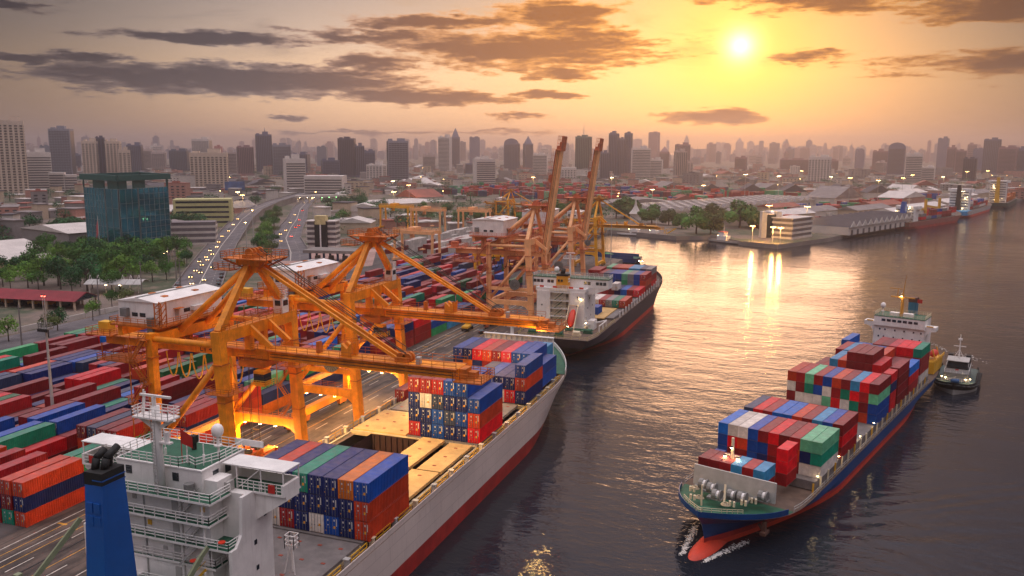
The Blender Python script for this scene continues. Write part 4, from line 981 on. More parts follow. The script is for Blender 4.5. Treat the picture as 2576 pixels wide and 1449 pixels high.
fn = MB().hexa([(-.3, 63.8, 9), (2.5, 63.8, 9), (2.5, 69.2, 9), (-.3, 69.2, 9), (-.1, 65, 29.6), (2.3, 65, 29.6), (2.3, 68.1, 29.6), (-.1, 68.1, 29.6)]).build('funnel', FBLUE, s1)
MB().box(-.12, 2.32, 64.98, 68.12, 29.6, 31.0).build('funnel_top', BLACK, fn)
for z in (29.5, 30.1): MB().box(1.0, 2.36, 64.95, 68.2, z, z + .12).build('band', FBLUE, fn)
for (x, y) in ((.4, 66), (1.4, 66.3), (.9, 67.3)): MB().tube((x, y, 30.8), (x, y + .3, 32.1), .42, 10).tube((x, y + .3, 32.1), (x, y + 1.5, 32.7), .42, 10).build('exhaust_pipe', BLACK, fn, True)
for k in range(4): MB().box(.2 + (k % 2) * 1.0, 1.0 + (k % 2) * 1.0, 64.7, 64.95, 26.6 - (k // 2) * 1.5, 27.7 - (k // 2) * 1.5).build('vent_grille', FBLUE, fn)
ms = MB().tube((1.0, 74.6, 25.1), (1.0, 74.6, 35.6), .62, 12, .48).build('mast', WHITE_R, s1, True)
MB().box(-1.6, 3.6, 73.6, 75.6, 34.2, 34.4).rail([(-1.6, 73.6, 34.4), (3.6, 73.6, 34.4), (3.6, 75.6, 34.4), (-1.6, 75.6, 34.4)], 1.1, .8, .06, closed=True).beam((1, 74.6, 32.8), (3.6, 74.6, 34.2), .4, .4).beam((1, 74.6, 32.8), (-1.6, 74.6, 34.2), .4, .4).build('mast_platform', WHITE, ms)
MB().beam((-1.0, 74.6, 34.4), (-.6, 74.6, 37.4), .14).beam((-.4, 74.2, 34.4), (-.4, 74.6, 37.2), .12).build('aerial', WHITE, ms)
MB().box(-1.0, 3.4, 74.35, 74.6, 36.7, 36.95).tube((.9, 74.5, 34.4), (.9, 74.5, 36.7), .25, 8).build('radar_scanner', WHITE, ms)
MB().tube((2.4, 74.6, 31.4), (2.4, 74.6, 32.6), .3, 8).box(1.2, 3.0, 74.3, 74.9, 31.2, 31.4).build('lamp_bracket', WHITE, ms)
radome(s1, 5.1, 80.0, 28.1, 2.7, .75)
for x, y in ((3.0, 77.0), (-1.5, 78.4), (4.4, 78.2), (-4, 81)): MB().tube((x, y, 28.1), (x, y, 30.2), .07, 5).tube((x, y, 28.1), (x, y, 28.9), .16, 6).build('aerial', WHITE, s1)
MB().tube((.6, 81, 28.1), (.6, 81, 29.4), .3, 8).box(.2, 1.0, 80.6, 81.4, 29.0, 29.9).build('searchlight', BLACK, s1)
fl = MB().quad([(2.6, 76.6, 30.6), (3.9, 77.0, 30.0), (3.9, 77.0, 31.4), (2.6, 76.6, 32.4)]).quad([(2.62, 76.6, 32.4), (3.92, 77.0, 31.4), (3.92, 77.0, 30.0), (2.62, 76.6, 30.6)]).tube((2.6, 76.6, 28.1), (2.6, 76.6, 33.4), .05, 5).build('signal_flag', REDP, s1)
MB().box(-14.6, 14.6, 40, 66, 13.7, 13.9).build('poop_deck', DECKG, s1)
MB().box(-14.6, 14.6, 40, 66, 8.9, 13.7).build('poop_house', WHITE, s1)
vt = MB().hexa([(2.6, 68.5, 13.5), (5.6, 68.5, 13.5), (5.6, 70.8, 13.5), (2.6, 70.8, 13.5), (2.6, 69.0, 16.2), (5.6, 69.0, 16.2), (5.6, 70.4, 16.2), (2.6, 70.4, 16.2)]).build('ventilator', LGREY, s1)
MB().box(-8, 11, 66, 75.2, 13.45, 13.6).build('boat_deck', DECKG, s1)
MB().rail([(11, 66, 13.6), (11, 74.2, 13.6)], 1.1, 1.4, .08).rail([(2.8, 66.2, 13.6), (11, 66.2, 13.6)], 1.1, 1.4, .08).build('guard_rail', WHITE, s1)
st = MB().beam((7.2, 67, 13.6), (8.2, 72.4, 19.2), .35, .6).beam((8.2, 72.4, 19.2), (8.4, 73.4, 20), .3, .5).box(6.6, 7.8, 66.4, 67.6, 13.6, 15).build('stores_crane', mat('crane_sage', (134, 140, 110), .6, rust=.4), s1)
sc2 = MB().beam((-12.5, 66.5, 13.9), (-9.5, 72.5, 21), .35, .6).beam((-14, 64, 15.5), (-3, 64, 15.0), .5, .7).beam((-12.5, 66, 13.9), (-12.5, 66, 16.5), .7, .7).beam((-9, 64, 13.9), (-9, 64, 15.2), .5).build('stores_crane', mat('crane_sage', (134, 140, 110), .6, rust=.4), s1)
lb = MB().sphere((-10.6, 71.5, 12.5), 1.4, 10, 8, sz=.8).box(-11.8, -9.4, 69.5, 73.5, 11.6, 12.6).build('lifeboat', BOATR, s1)
cgw = MB().tube((9.4, 88.0, 10), (9.4, 88.0, 14.2), .12, 6).rail([(8.7, 87.4, 13.4), (10.1, 87.4, 13.4), (10.1, 88.6, 13.4), (8.7, 88.6, 13.4)], 1.8, .7, .08, 3, closed=True).beam((8.6, 87.3, 10), (9.2, 87.8, 13.4), .1).beam((10.2, 87.3, 10), (9.6, 87.8, 13.4), .1).build('lookout_cage', WHITE, s1)

# ---- the middle ship: dark hull, white bridge aft seen from behind
s2 = thing('container_ship', 'middle container ship with dark hull and yellow funnel, moored under salmon cranes', 'ship', (-76, 0, 0))
rg2 = hull(s2, 145, 25.2, [(-3, 262, 378, .1, .3, .7, 1.6, 0), (0, 254, 380, .2, .32, .72, 1.7, 0), (1.7, 250, 381, .35, .30, .74, 1.8, 0), (4.6, 246.5, 385, .75, .12, .76, 2.1, .4), (7.4, 245.5, 391, .9, .06, .80, 2.6, 3.6)],
           [HULL_RED2, HULL_RED2, HULL_DARK, HULL_DARK], ['boot_top', 'boot_top', 'hull', 'topside'], 60, deck_mat=DECKB)
bulwark(s2, rg2[-1], 362, 391.5, 1.6, HULL_DARK)
MB().rail([(x - .2, y, z) for x, y, z in rg2[-1][:14]], 1.1, 2.4, .06, 2).rail([(-x + .2, y, z) for x, y, z in rg2[-1][:14]], 1.1, 2.4, .06, 2).rail([(-11.2, 245.7, 7.4), (11.2, 245.7, 7.4)], 1.1, 2.4, .06, 2).build('guard_rail', mat('rail_yellow', (214, 190, 120), .6), s2)
for k in range(16):
    y = 286 + k * 4.9; MB().box(11.9, 12.25, y - .25, y + .25, 7.4 + .02 * max(0, k - 9) ** 2, 9.5 + .03 * max(0, k - 9) ** 2).build('side_post', WHITE, s2)
b2 = thing_part('bridge_block', MB().box(-10.6, -6.0, 262, 276, 7.4, 19.4).box(-6.0, .6, 264.2, 276, 7.4, 19.4).box(.6, 5.7, 262, 276, 7.4, 19.4), WHITE, s2)
for z in (8.6, 11.2, 13.8, 16.4, 19.2):
    MB().box(-6, .6, 261.6, 264.2, z - .2, z).build('deck_edge', WHITE, b2); MB().rail([(-6, 261.7, z), (.6, 261.7, z)], 1.0, 1.1, .1, 2).build('guard_rail', CREAM, b2)
    if z < 18: MB().stairs((-4.6, 262.6, z), (-1.6, 262.6, z + 2.6), .7, side=(0, 1, 0)).build('stair', DECKG, b2); MB().box(-1.2, -.4, 264.12, 264.2, z, z + 1.9).build('door', GREY, b2)
for (x, z) in ((-8.8, 14.4), (3.2, 14.6), (-8.8, 10.5), (3.4, 17.6)): MB().box(x - .2, x + .2, 261.95, 262.0, z, z + .5).build('window', GLASS_D, b2)
for k in range(6): MB().box(5.68, 5.74, 264 + k * 2.0, 264.5 + k * 2, 10.5 + (k % 3) * 3, 11.1 + (k % 3) * 3).build('window', GLASS_D, b2)
w2 = thing_part('wheelhouse', MB().box(-12.9, 12.7, 265.5, 271, 20.4, 23.4).box(-11, 6.0, 262.2, 266, 19.4, 20.4).extr([(5.7, 265.6, 20.4), (12.6, 265.6, 20.4), (8.5, 265.6, 18.8), (5.7, 265.6, 18.2)], (0, 5, 0)), WHITE, s2)
MB().box(-13.1, 12.9, 265.3, 271.2, 23.4, 23.6).build('roof', DECKG, w2)
MB().rail([(-13, 265.4, 23.6), (12.8, 265.4, 23.6), (12.8, 271, 23.6), (-13, 271, 23.6)], 1.0, 1.6, .08, closed=True).build('guard_rail', WHITE, w2)
for k, x in enumerate((-12.4, -11.2, -10.0, -7.6, -6.4, 5.0, 6.2, 9.0, 10.2, 11.4)): MB().box(x - .5, x + .5, 265.44, 265.52, 21.6, 22.6).build('window', GLASS_D, w2)
MB().rail([(-10.9, 262.3, 20.4), (6, 262.3, 20.4)], 1.0, 1.3, .08).build('guard_rail', WHITE, w2)
for x in (-9, -4.5, 1, 4.5): MB().box(x - .7, x + .7, 262.2, 262.4, 20.5, 21.1).build('life_raft', BOATR, w2)
f2 = MB().hexa([(-4.3, 262.4, 19.4), (-.1, 262.4, 19.4), (-.1, 265.4, 19.4), (-4.3, 265.4, 19.4), (-4.1, 262.8, 24.4), (-.3, 262.8, 24.4), (-.3, 265.2, 24.4), (-4.1, 265.2, 24.4)]).build('funnel', mat('funnel_yellow', (224, 150, 24), .5), s2)
MB().box(-4.15, -.25, 262.7, 265.25, 24.4, 25.0).build('funnel_top', BLACK, f2); MB().tube((-2.4, 264, 25), (-2.2, 264.6, 26.6), .75, 10).build('exhaust_pipe', BLACK, f2, True)
for x in (-3.2, -2.2): MB().box(x - .3, x + .3, 262.3, 262.6, 22.6, 23.3).build('vent_grille', BLACK, f2)
MB().box(-.28, -.05, 263, 264.8, 22.4, 22.8).box(-.28, -.05, 263, 264.8, 23.2, 23.6).build('band', WHITE, f2)
m2 = MB().tube((-1.2, 268.5, 23.6), (-1.2, 268.5, 31.0), .38, 8, .28).box(-3.6, 1.2, 268.2, 268.8, 29.4, 29.6).rail([(-3.6, 268.2, 29.6), (1.2, 268.2, 29.6)], 1, 1, .08).box(-2.6, .4, 268.3, 268.6, 31.3, 31.6).build('mast', WHITE, s2)
radome(s2, -5.6, 268, 23.6, 1.4, .9)
lf = MB().sphere((0, 0, 0), 1.3, 12, 8).build('lifeboat', BOATR, s2, True); lf.location = (2.2, 259.6, 11.2); lf.rotation_euler = (R(52), 0, 0); lf.scale = (1, 2.6, 1)
dv = MB()
for x in (.7, 3.7): dv.beam((x, 261.6, 15.2), (x, 256.4, 8.0), .25, .4); dv.beam((x, 256.4, 7.4), (x, 256.4, 9.2), .25)
dv.beam((.7, 261.6, 15.2), (3.7, 261.6, 15.2), .2).build('boat_davit', CREAM, s2)
for (x, y, z) in ((-8.6, 259, 9.6), (2.0, 255.5, 9.4), (-1, 258, 8.8), (5.9, 263.5, 9.4), (4.4, 261.5, 17.5), (-8, 262.6, 19.0)): lamp_part(s2, (x, y, z), .3, LAMP_Y, 'deck_lamp')
for (x, y, w_, m_) in ((-8, 250, 1.2, DECKG), (-3.5, 251, 1.0, GREY), (1, 249.5, 1.2, DECKG), (6, 252, 1.1, CREAM), (8.6, 256, 1.2, DECKG), (-9, 256, 1.3, GREY)): MB().tube((x - w_, y, 8.3), (x + w_, y, 8.3), .65, 10).box(x - w_ - .3, x + w_ + .3, y - .6, y + .6, 7.4, 7.9).build('mooring_winch', m_, s2)
MB().box(-11, 9, 258.4, 262, 7.42, 7.5).build('painted_deck', DECKG, s2)
MB().box(7, 9, 262, 266, 7.4, 10.4).build('ventilator', WHITE, s2); MB().box(-4, -1.5, 255, 257.5, 7.4, 8.6).build('winch', REDP, s2)
MB().beam((5.8, 259, 9.2), (11.6, 268.5, 9.6), .35).box(11.4, 11.7, 258.6, 268.8, 9.3, 9.6).beam((11.5, 259, 7.4), (11.5, 259, 9.5), .3).beam((11.5, 264, 7.4), (11.5, 264, 9.5), .3).beam((11.5, 268.5, 7.4), (11.5, 268.5, 9.5), .3).build('side_frame', WHITE, s2)
MB().box(-11, 11.2, 280, 360, 7.45, 8.15).build('hatch_cover', HATCH_G, s2)
MB().box(-11, 8.6, 277, 297, 8.15, 8.5).build('hatch_cover', HATCH, s2)
G2 = 'containers on the middle ship'
load([['orange-red'], ['teal'], ['grey'], ['dark red'], ['white'], ['white'], ['maroon']], -64.6, 298, 8.5, 'first row before the dark ship bridge', G2, pitch=2.5, hz=2.6, doors=True)
load([['red'], ['dark red'], ['bright blue'], ['navy blue'], ['maroon'], ['dark red'], ['red'], ['green']], -64.6, 322.6, 8.5, 'second row before the dark ship bridge', G2, pitch=2.5, hz=2.7, doors=True)
load([['maroon', 'orange-red', 'dark red'], ['navy blue', 'blue', 'blue'], ['grey', 'grey', 'grey'], ['green', 'green', 'pale green'], ['navy blue', 'slate', 'blue'], ['slate', 'blue', 'blue'], ['slate', 'blue', 'slate'], ['dark red', 'dark red', 'dark red'], ['maroon', 'dark red', 'maroon']], -64.6, 335.0, 8.2, 'third row before the dark ship bridge', G2, pitch=2.5, hz=2.45, doors=True)
load([['red', 'dark red', 'grey'], ['slate', 'slate', 'slate'], ['navy blue', 'blue', 'light blue'], ['blue', 'blue', 'light blue'], ['dark red', 'dark red', 'orange-red'], ['dark red', 'maroon', 'orange-red'], ['dark red', 'dark red', 'dark red'], ['green', 'green', 'pale green']], -64.8, 347.6, 8.6, 'bow row of the dark ship', G2, pitch=2.4, hz=2.55, doors=True)
load([['maroon', 'dark red', 'dark red'], ['maroon', 'dark red', 'dark red']], -84.0, 336.0, 8.6, 'block on the dark ship quay side', G2, pitch=2.4, hz=2.6, doors=True)
container('white', -73.6, 319.0, 11.3, 'lone white box with dark emblem on the dark ship', G2, short=True, doors=True)
container('blue', -72.0, 282.0, 8.55, 'lone blue container beside the dark ship bridge', G2, short=True)
fmst = MB().tube((0, 381, 11), (0, 381, 17.5), .25, 8).box(-1.2, 1.2, 380.8, 381.2, 15.6, 15.8).build('foremast', CREAM, s2)
for x in (-.8, .8): lamp_part(s2, (x, 380.7, 15.3), .42, LAMP_Y, 'mast_lamp')
ml = MB(); 
for a, b in (((-6, 246, 7.0), (-2, 224, 11.5)), ((-4.5, 246, 7.0), (0, 223, 11.5))):
    a = Vector(a); b = Vector(b); ml.path([tuple(a.lerp(b, i / 6) - Vector((0, 0, 1.6 * (1 - (2 * i / 6 - 1) ** 2)))) for i in range(7)], .09, 5)
ml.build('mooring_line', ROPE, s2)

# ---- the ship under way: blue hull, red-orange waterline, bow towards the camera
k3 = .87; A3 = R(17.08)
s3 = thing('container_ship', 'container ship under way with blue hull, bow towards the camera', 'ship', (25.24, 264.5, 0), math.pi - A3); s3.scale = (k3, k3, k3)
L3 = 162.0
rg3 = hull(s3, L3, 24.4, [(-3, 16, 157, .1, .3, .66, 1.45, 0), (-.6, 12, 157.2, .25, .3, .68, 1.45, 0), (1.05, 9, 157.0, .4, .26, .70, 1.5, 0), (1.8, 8.6, 157.0, .42, .26, .70, 1.5, .5), (3.2, 3, 158.2, .85, .1, .78, 1.9, 2.4), (4.7, 2, 160.0, .92, .06, .84, 2.6, 2.9)],
           [HULL_RED2, HULL_RED2, HULL_RED, HULL_BLUE, HULL_BLUE], ['boot_top', 'boot_top', 'boot_stripe', 'hull', 'topside'], 64, deck_mat=DECKB)
bulwark(s3, rg3[-1], 143, 161, 1.1, HULL_BLUE)
bl = MB(); n = 14; rgp = []
for i in range(n + 1):
    u = i / n; y = 149 + 14.2 * u; r = 2.7 * math.sqrt(max(0, 1 - max(0, (u - .35) / .65) ** 2.2)); rgp.append((y, r))
b0 = len(bl.v)
for y, r in rgp:
    for j in range(14): a = 2 * math.pi * j / 14; bl.v.append((r * .95 * math.cos(a), y, -1.2 + r * 1.05 * math.sin(a)))
for i in range(n):
    for j in range(14): bl.f.append((b0 + i * 14 + j, b0 + (i + 1) * 14 + j, b0 + (i + 1) * 14 + (j + 1) % 14, b0 + i * 14 + (j + 1) % 14)); bl.m.append(0)
bl.build('bulbous_bow', HULL_RED2, s3, True)
fd = MB(); rr = [(x, y, z) for x, y, z in rg3[-1] if y > 140]
for (x0, y0, z0), (x1, y1, z1) in zip(rr, rr[1:]): fd.quad([(-x0 + .25, y0, z0 + .06), (x0 - .25, y0, z0 + .06), (max(x1 - .25, 0), y1, z1 + .06), (-max(x1 - .25, 0), y1, z1 + .06)][::-1])
fd.build('forecastle_deck', DECKG, s3)
def sy(s): return (141.0 - s) / k3
MB().hexa([(-8.6, sy(16) - .2, 6.9), (8.6, sy(16) - .2, 6.9), (8.6, sy(16) + .2, 6.9), (-8.6, sy(16) + .2, 6.9), (-8.6, sy(16) - .5, 11.0), (8.6, sy(16) - .5, 11.0), (8.6, sy(16) - .1, 11.0), (-8.6, sy(16) - .1, 11.0)]).build('breakwater', LGREY, s3)
m3 = MB().tube((2.6, sy(20.5), 7), (2.6, sy(20.5), 16.5), .5, 8, .3).box(1.0, 4.2, sy(20.5) - .2, sy(20.5) + .2, 12.6, 12.8).build('foremast', CREAM, s3)
for x in (1.2, 4.0): lamp_part(s3, (x, sy(20.5) + .5, 12.5), .4, LAMP_Y, 'mast_lamp')
lamp_part(s3, (2.6, sy(20.5) + .6, 14.6), .35, LAMP_Y, 'mast_lamp')
def winch(x, y, z):
    w = MB().box(x - 1.6, x + 1.6, y - .7, y + .7, z, z + .35).tube((x - .3, y, z + 1.0), (x + .5, y, z + 1.0), 1.0, 12).tube((x - 1.2, y, z + 1.0), (x - .9, y, z + 1.0), 1.05, 12).build('mooring_winch', GREY, s3)
    MB().tube((x - .9, y, z + 1.0), (x - .3, y, z + 1.0), .8, 12).build('rope_drum', WHITE, w)
for x, s_ in ((5.6, 13.8), (3.4, 13.0), (-1.2, 12.2), (-3.2, 12.4), (-6.2, 15.0), (1.2, 10.8)): winch(x, sy(s_), 7.4)
for x, s_ in ((4.6, 8.2), (6.4, 11.4), (-2.8, 9.6), (-4.4, 11.2), (-5.6, 13.0)): MB().tube((x - .4, sy(s_), 7.4), (x - .4, sy(s_), 8.4), .25, 8).tube((x + .4, sy(s_), 7.4), (x + .4, sy(s_), 8.4), .25, 8).build('bollard', CREAM, s3)
rp = MB()
for x, s_ in ((3.8, 9.4), (-1.6, 9.4), (-3.6, 14.0), (6.6, 12.8)):
    for q in range(4): rp.path([(x + (.9 - .12 * q) * math.cos(a * .7), sy(s_) + (.7 - .1 * q) * math.sin(a * .7), 7.5 + .12 * q) for a in range(10)], .1, 5)
rp.build('rope_coil', ROPE, s3)
MB().tube((2.0, sy(6.8), 7.4), (2.0, sy(6.8), 11.6), .18, 6).tube((-.9, sy(10.2), 7.4), (-.5, sy(11.4), 10.6), .22, 6).build('jackstaff', CREAM, s3)
rr = [(x, y, z) for x, y, z in rg3[-1]]
MB().rail([(x - .5, y, z + 1.1) for x, y, z in rr if y > 152], .8, 1.4, .07, 2).rail([(-x + .5, y, z + 1.1) for x, y, z in rr if y > 152], .8, 1.4, .07, 2).build('bow_rail', CREAM, s3)
for sd_ in (-1, 1): MB().rail([(sd_ * (x - .25), y, z) for x, y, z in rr if 20 < y < 142], 1.1, 2.4, .08, 2).build('side_rail', LGREY, s3)
anc = MB().box(-9.0, -8.3, sy(11.6), sy(10.8), 3.4, 5.2).tube((-8.6, sy(11.2), 3.0), (-7.6, sy(11.2), 4.6), .3, 8).box(-9.3, -8.2, sy(12.2), sy(10.2), 2.8, 3.4); an = anc.build('anchor', mat('anchor_rust', (96, 62, 50), .8, rust=.8), s3); an.rotation_euler.z = 0
MB().box(-11.2, 11.2, sy(125), sy(30), 4.9, 6.8).build('hatch_cover', HATCH_G, s3)
for k in range(22):
    y = sy(28) - k * 5.0
    for s in (-1, 1): MB().box(s * 11.55 - .16, s * 11.55 + .16, y - .16, y + .16, 4.7, 7.3).build('side_post', CREAM if k % 3 else YELP, s3)
for s_ in (31, 43.8, 58.5, 69.4): lamp_part(s3, (-11.3, sy(s_), 7.9), .22, LAMP_Y, 'deck_lamp')
G3 = 'containers on the ship under way'
def load3(tops, s0, short, where, z=6.85, n=10, pitch=2.3, x0=None):
    L = 6.06 if short else 12.19; W_ = n * pitch; xl = x0 if x0 is not None else W_ / 2       # local +x is the viewer's left
    for ci, cols in enumerate(tops):
        for t, c in enumerate(cols):
            if c is None: continue
            nn = len(cols); tw = 'top tier' if t == nn - 1 and nn > 1 else ('bottom tier' if t == 0 else ORD[t + 1] + ' tier')
            x = xl - pitch * (ci + .5); y = sy(s0) - L
            loc = s3.matrix_world @ Vector((x, y, z + t * 2.62))
            lx = Vector((x * k3, y * k3, 0)); rz = math.pi - A3
            wx = 25.24 + lx.x * math.cos(rz) - lx.y * math.sin(rz); wy = 264.5 + lx.x * math.sin(rz) + lx.y * math.cos(rz)
            container(c, wx, wy, (z + t * 2.62) * k3, f'{c} container, {tw}, {ORD[ci + 1]} column from left, {where}', G3, rz=rz, short=short, sx=pitch / 2.5, sc=k3)
load3([['maroon', 'maroon'], ['dark red', 'maroon'], ['dark red', 'dark red'], ['navy blue', 'light blue'], ['dark red', 'dark red'], ['dark red', 'light blue']], 17.6, True, 'row behind the breakwater', z=6.9, n=6, pitch=2.36, x0=8.6)
load3([['dark red', 'red', 'red']], 24.4, True, 'narrow stack beside the bow row', z=6.9, n=1, pitch=2.4, x0=-5.0)
load3([['blue']], 24.4, True, 'lone box behind the bow row', z=6.9, n=1, pitch=2.4, x0=10.6)
load3([['blue', 'blue', 'bright blue'], ['maroon', 'red', 'white'], ['maroon', 'orange-red', 'white'], ['blue', 'blue', 'blue'], ['navy blue', 'blue', 'maroon'], ['maroon', 'dark red', 'red'], ['maroon', 'maroon', 'maroon'], ['maroon', 'orange-red', 'dark red'], ['white', 'navy blue', 'pale green'], ['white', 'teal', 'pale green']], 32.0, False, 'first full stack from the bow')
load3([['slate', 'slate', 'slate'], ['red', 'red', 'red'], ['maroon', 'dark red', 'dark red'], ['blue', 'blue', 'bright blue'], ['blue', 'blue', 'bright blue'], ['orange-red', 'dark red', 'orange-red'], ['maroon', 'maroon', 'maroon'], ['blue', 'blue', 'light blue'], ['blue', 'blue', 'blue'], ['dark red', 'red', 'maroon']], 44.8, False, 'second full stack from the bow')
load3([['dark red', 'maroon', 'white', 'orange-red'], ['maroon', 'white', 'maroon', 'dark red'], ['maroon', 'white', 'teal', 'pale green'], ['maroon', 'white', 'blue', 'dark red'], ['dark red', 'pale green', 'white', 'blue'], ['red', 'red', 'dark red', 'orange-red'], ['maroon', 'white', 'teal', 'maroon'], ['red', 'teal', 'red', 'light blue'], ['orange-red', 'maroon', 'dark red', 'red'], ['blue', 'blue', 'pale green', 'maroon']], 70.7, False, 'third full stack from the bow')
load3([['maroon', 'dark red', 'orange'], ['red', 'dark red', 'maroon'], ['maroon', 'red', 'pale green'], ['dark red', 'dark red', 'maroon'], ['maroon', 'maroon', 'grey'], ['dark red', 'red', 'maroon'], ['maroon', 'dark red', 'pale green'], ['orange-red', 'dark red', 'orange-red'], ['maroon', 'slate', 'light blue'], ['red', 'red', 'navy blue', 'red']], 82.1, True, 'short stack amidships')
load3([['maroon', 'maroon', 'maroon'], ['maroon', 'maroon', 'dark red'], ['blue', 'blue', 'blue', 'light blue'], ['maroon', 'dark red', 'dark red', 'orange-red'], ['maroon', 'maroon', 'maroon', 'maroon', 'maroon'], ['maroon', 'maroon', 'maroon', 'maroon', 'maroon'], ['maroon', 'maroon', 'maroon', 'maroon', 'maroon'], ['red', 'dark red', 'red', 'red'], ['maroon', 'maroon', 'pale green'], ['maroon', 'maroon', 'maroon', 'maroon']], 88.8, False, 'fourth full stack from the bow')
load3([['maroon', 'maroon'], ['maroon', 'dark red', 'dark red', 'dark red'], ['blue', 'blue', 'blue', 'light blue'], ['maroon', 'maroon', 'maroon', 'dark red'], ['slate', 'slate', 'slate', 'slate'], ['blue', 'blue', 'blue', 'blue'], ['dark red', 'dark red', 'dark red', 'orange-red'], ['maroon', 'maroon', 'maroon'], ['blue', 'maroon', 'maroon'], ['dark red', 'red', 'bright blue']], 100.4, False, 'fifth full stack from the bow')
load3([['blue', 'blue', 'blue', 'bright blue'], ['blue', 'blue', 'bright blue'], ['maroon', 'maroon', 'blue'], ['maroon', 'maroon', 'maroon'], ['maroon', 'maroon', 'maroon', 'dark red'], ['maroon', 'maroon', 'maroon', 'maroon'], ['maroon', 'red', 'red', 'pink-red'], ['red', 'red', 'red', 'red'], ['maroon', 'blue', 'orange-red', 'red'], ['white', 'dark red', 'dark red', 'teal']], 112.4, False, 'last stack before the white bridge')
yb = sy(132)
h3 = thing_part('bridge_block', MB().box(-7.8, 7.8, yb - 9, yb, 4.7, 19.0), WHITE, s3)
w3 = thing_part('wheelhouse', MB().box(-7.6, 7.6, yb - 8.4, yb + .8, 19.0, 22.0), WHITE, s3)
for s in (-1, 1): MB().extr([(s * 7.6, yb, 19.9), (s * 10.8, yb, 20.0), (s * 10.8, yb, 18.7), (s * 9.2, yb, 18.4), (s * 8.0, yb, 17.2), (s * 7.8, yb, 15.8), (s * 7.4, yb, 15.8)], (0, -3.6, 0)).build('bridge_wing', WHITE, w3); MB().box(min(s * 8, s * 10), max(s * 8, s * 10), yb - .1, yb + .12, 20.0, 20.35).build('wing_stripe', YELP, w3)
for k in range(7): MB().box(-5.6 + k * 1.62, -4.4 + k * 1.62, yb + .78, yb + .86, 20.5, 21.3).build('window', GLASS_D, w3)
for j, zz in enumerate((17.4, 15.0, 12.6)):
    for k, x in enumerate((-6.6, -4.4, -1.6, 1.2, 4.2, 5.8)): MB().box(x - .2 + .3 * (j % 2), x + .25 + .3 * (j % 2), yb - .02, yb + .04, zz, zz + .55).build('window', GLASS_D, h3)
MB().box(-7.8, 7.8, yb, yb + .5, 18.7, 18.95).build('window_ledge', WHITE, w3); MB().box(-7.7, 7.7, yb - 8.5, yb + .9, 22.0, 22.15).build('roof_deck', DECKG, w3)
MB().rail([(-7.6, yb - 8.4, 22.15), (-7.6, yb + .8, 22.15), (7.6, yb + .8, 22.15), (7.6, yb - 8.4, 22.15)], 1.1, 1.2, .08, closed=True).build('guard_rail', CREAM, w3)
MB().box(-3.6, -.6, yb - 3, yb - 1, 22.15, 23.3).box(.6, 3.4, yb - 3, yb - 1, 22.15, 23.3).build('roof_locker', WHITE, w3)
mm = MB().tube((0, yb - 2, 22.1), (0, yb - 2, 29.5), .55, 10, .42).box(-3.6, 3.6, yb - 2.3, yb - 1.7, 28.2, 28.6).tube((0, yb - 2, 29.5), (-.6, yb - 2, 35.6), .16, 6, .05).tube((1.6, yb - 2, 28.6), (1.6, yb - 2, 31), .12, 6).box(.4, 4.0, yb - 2.1, yb - 1.9, 31, 31.2).build('mast', mat('mast_ochre', (206, 146, 56), .55, streak=.3), s3)
lamp_part(s3, (.4, yb - 1.2, 28.9), .4, LAMP_Y, 'mast_lamp')
radome(s3, 5.4, yb - .6, 22.15, 2.6, .85)
f3 = MB().box(-2.8, -.4, yb - 12, yb - 8.8, 4.7, 26).build('funnel', mat('funnel_teal', (40, 110, 140), .5), s3); MB().box(-2.85, -.35, yb - 12.05, yb - 8.75, 26, 27.5).build('funnel_top', mat('funnel_brown', (90, 52, 40), .6), f3)
MB().quad([(-4.4, yb - 2, 27), (-5.8, yb - 2.2, 27), (-5.8, yb - 2.2, 28.2), (-4.4, yb - 2, 28.2)]).quad([(-4.4, yb - 2.02, 28.2), (-5.8, yb - 2.22, 28.2), (-5.8, yb - 2.22, 27), (-4.4, yb - 2.02, 27)]).build('signal_flag', REDP, s3)
MB().box(-11, -8, yb - 14, yb - 1, 4.8, 8.6).rail([(-11.4, yb - 14, 8.6), (-11.4, yb + 2, 8.6), (-8, yb + 2, 8.6)], 1.1, 1.4, .14).build('boat_platform', YELP, s3)
o = MB().sphere((0, 0, 0), 1.2, 10, 8).build('lifeboat', BOATR, s3, True); o.location = (-9.6, yb - 7, 10.4); o.scale = (1, 2.6, 1)
MB().beam((-10.8, yb - 4, 8.6), (-9.6, yb - 4, 12.2), .3).beam((-10.8, yb - 10, 8.6), (-9.6, yb - 10, 12.2), .3).build('boat_davit', YELP, s3)

# foam at the bow and the wake behind
fo = MB(); fr = random.Random(5)
def foam_patch(cx, cy, lx, ly, rot, n, sz):
    for _ in range(n):
        u, v = fr.gauss(0, .42), fr.gauss(0, .42); x = u * lx; y = v * ly; c, s = math.cos(rot), math.sin(rot); r = sz * fr.uniform(.3, 1.0) * math.exp(-abs(v) * .6)
        px, py = cx + x * c - y * s, cy + x * s + y * c; a0 = fr.random() * 6
        fo.quad([(px + r * math.cos(a0 + k * 1.047) * fr.uniform(.6, 1.2) * 1.5, py + r * math.sin(a0 + k * 1.047) * fr.uniform(.6, 1.2), .05 + fr.uniform(0, .06)) for k in range(6)])
d3 = Vector((-math.sin(A3), -math.cos(A3), 0)); n3 = Vector((math.cos(A3), -math.sin(A3), 0)); bow = Vector((-16.2, 129.7, 0))
for s, off in ((-1, 2.2), (1, 2.0)):
    for k in range(7): q = bow - d3 * (1.5 + k * 1.6) + n3 * s * (off + k * .42); foam_patch(q.x, q.y, .45 + .06 * k, 1.5, -A3, 90 - k * 7, .16)
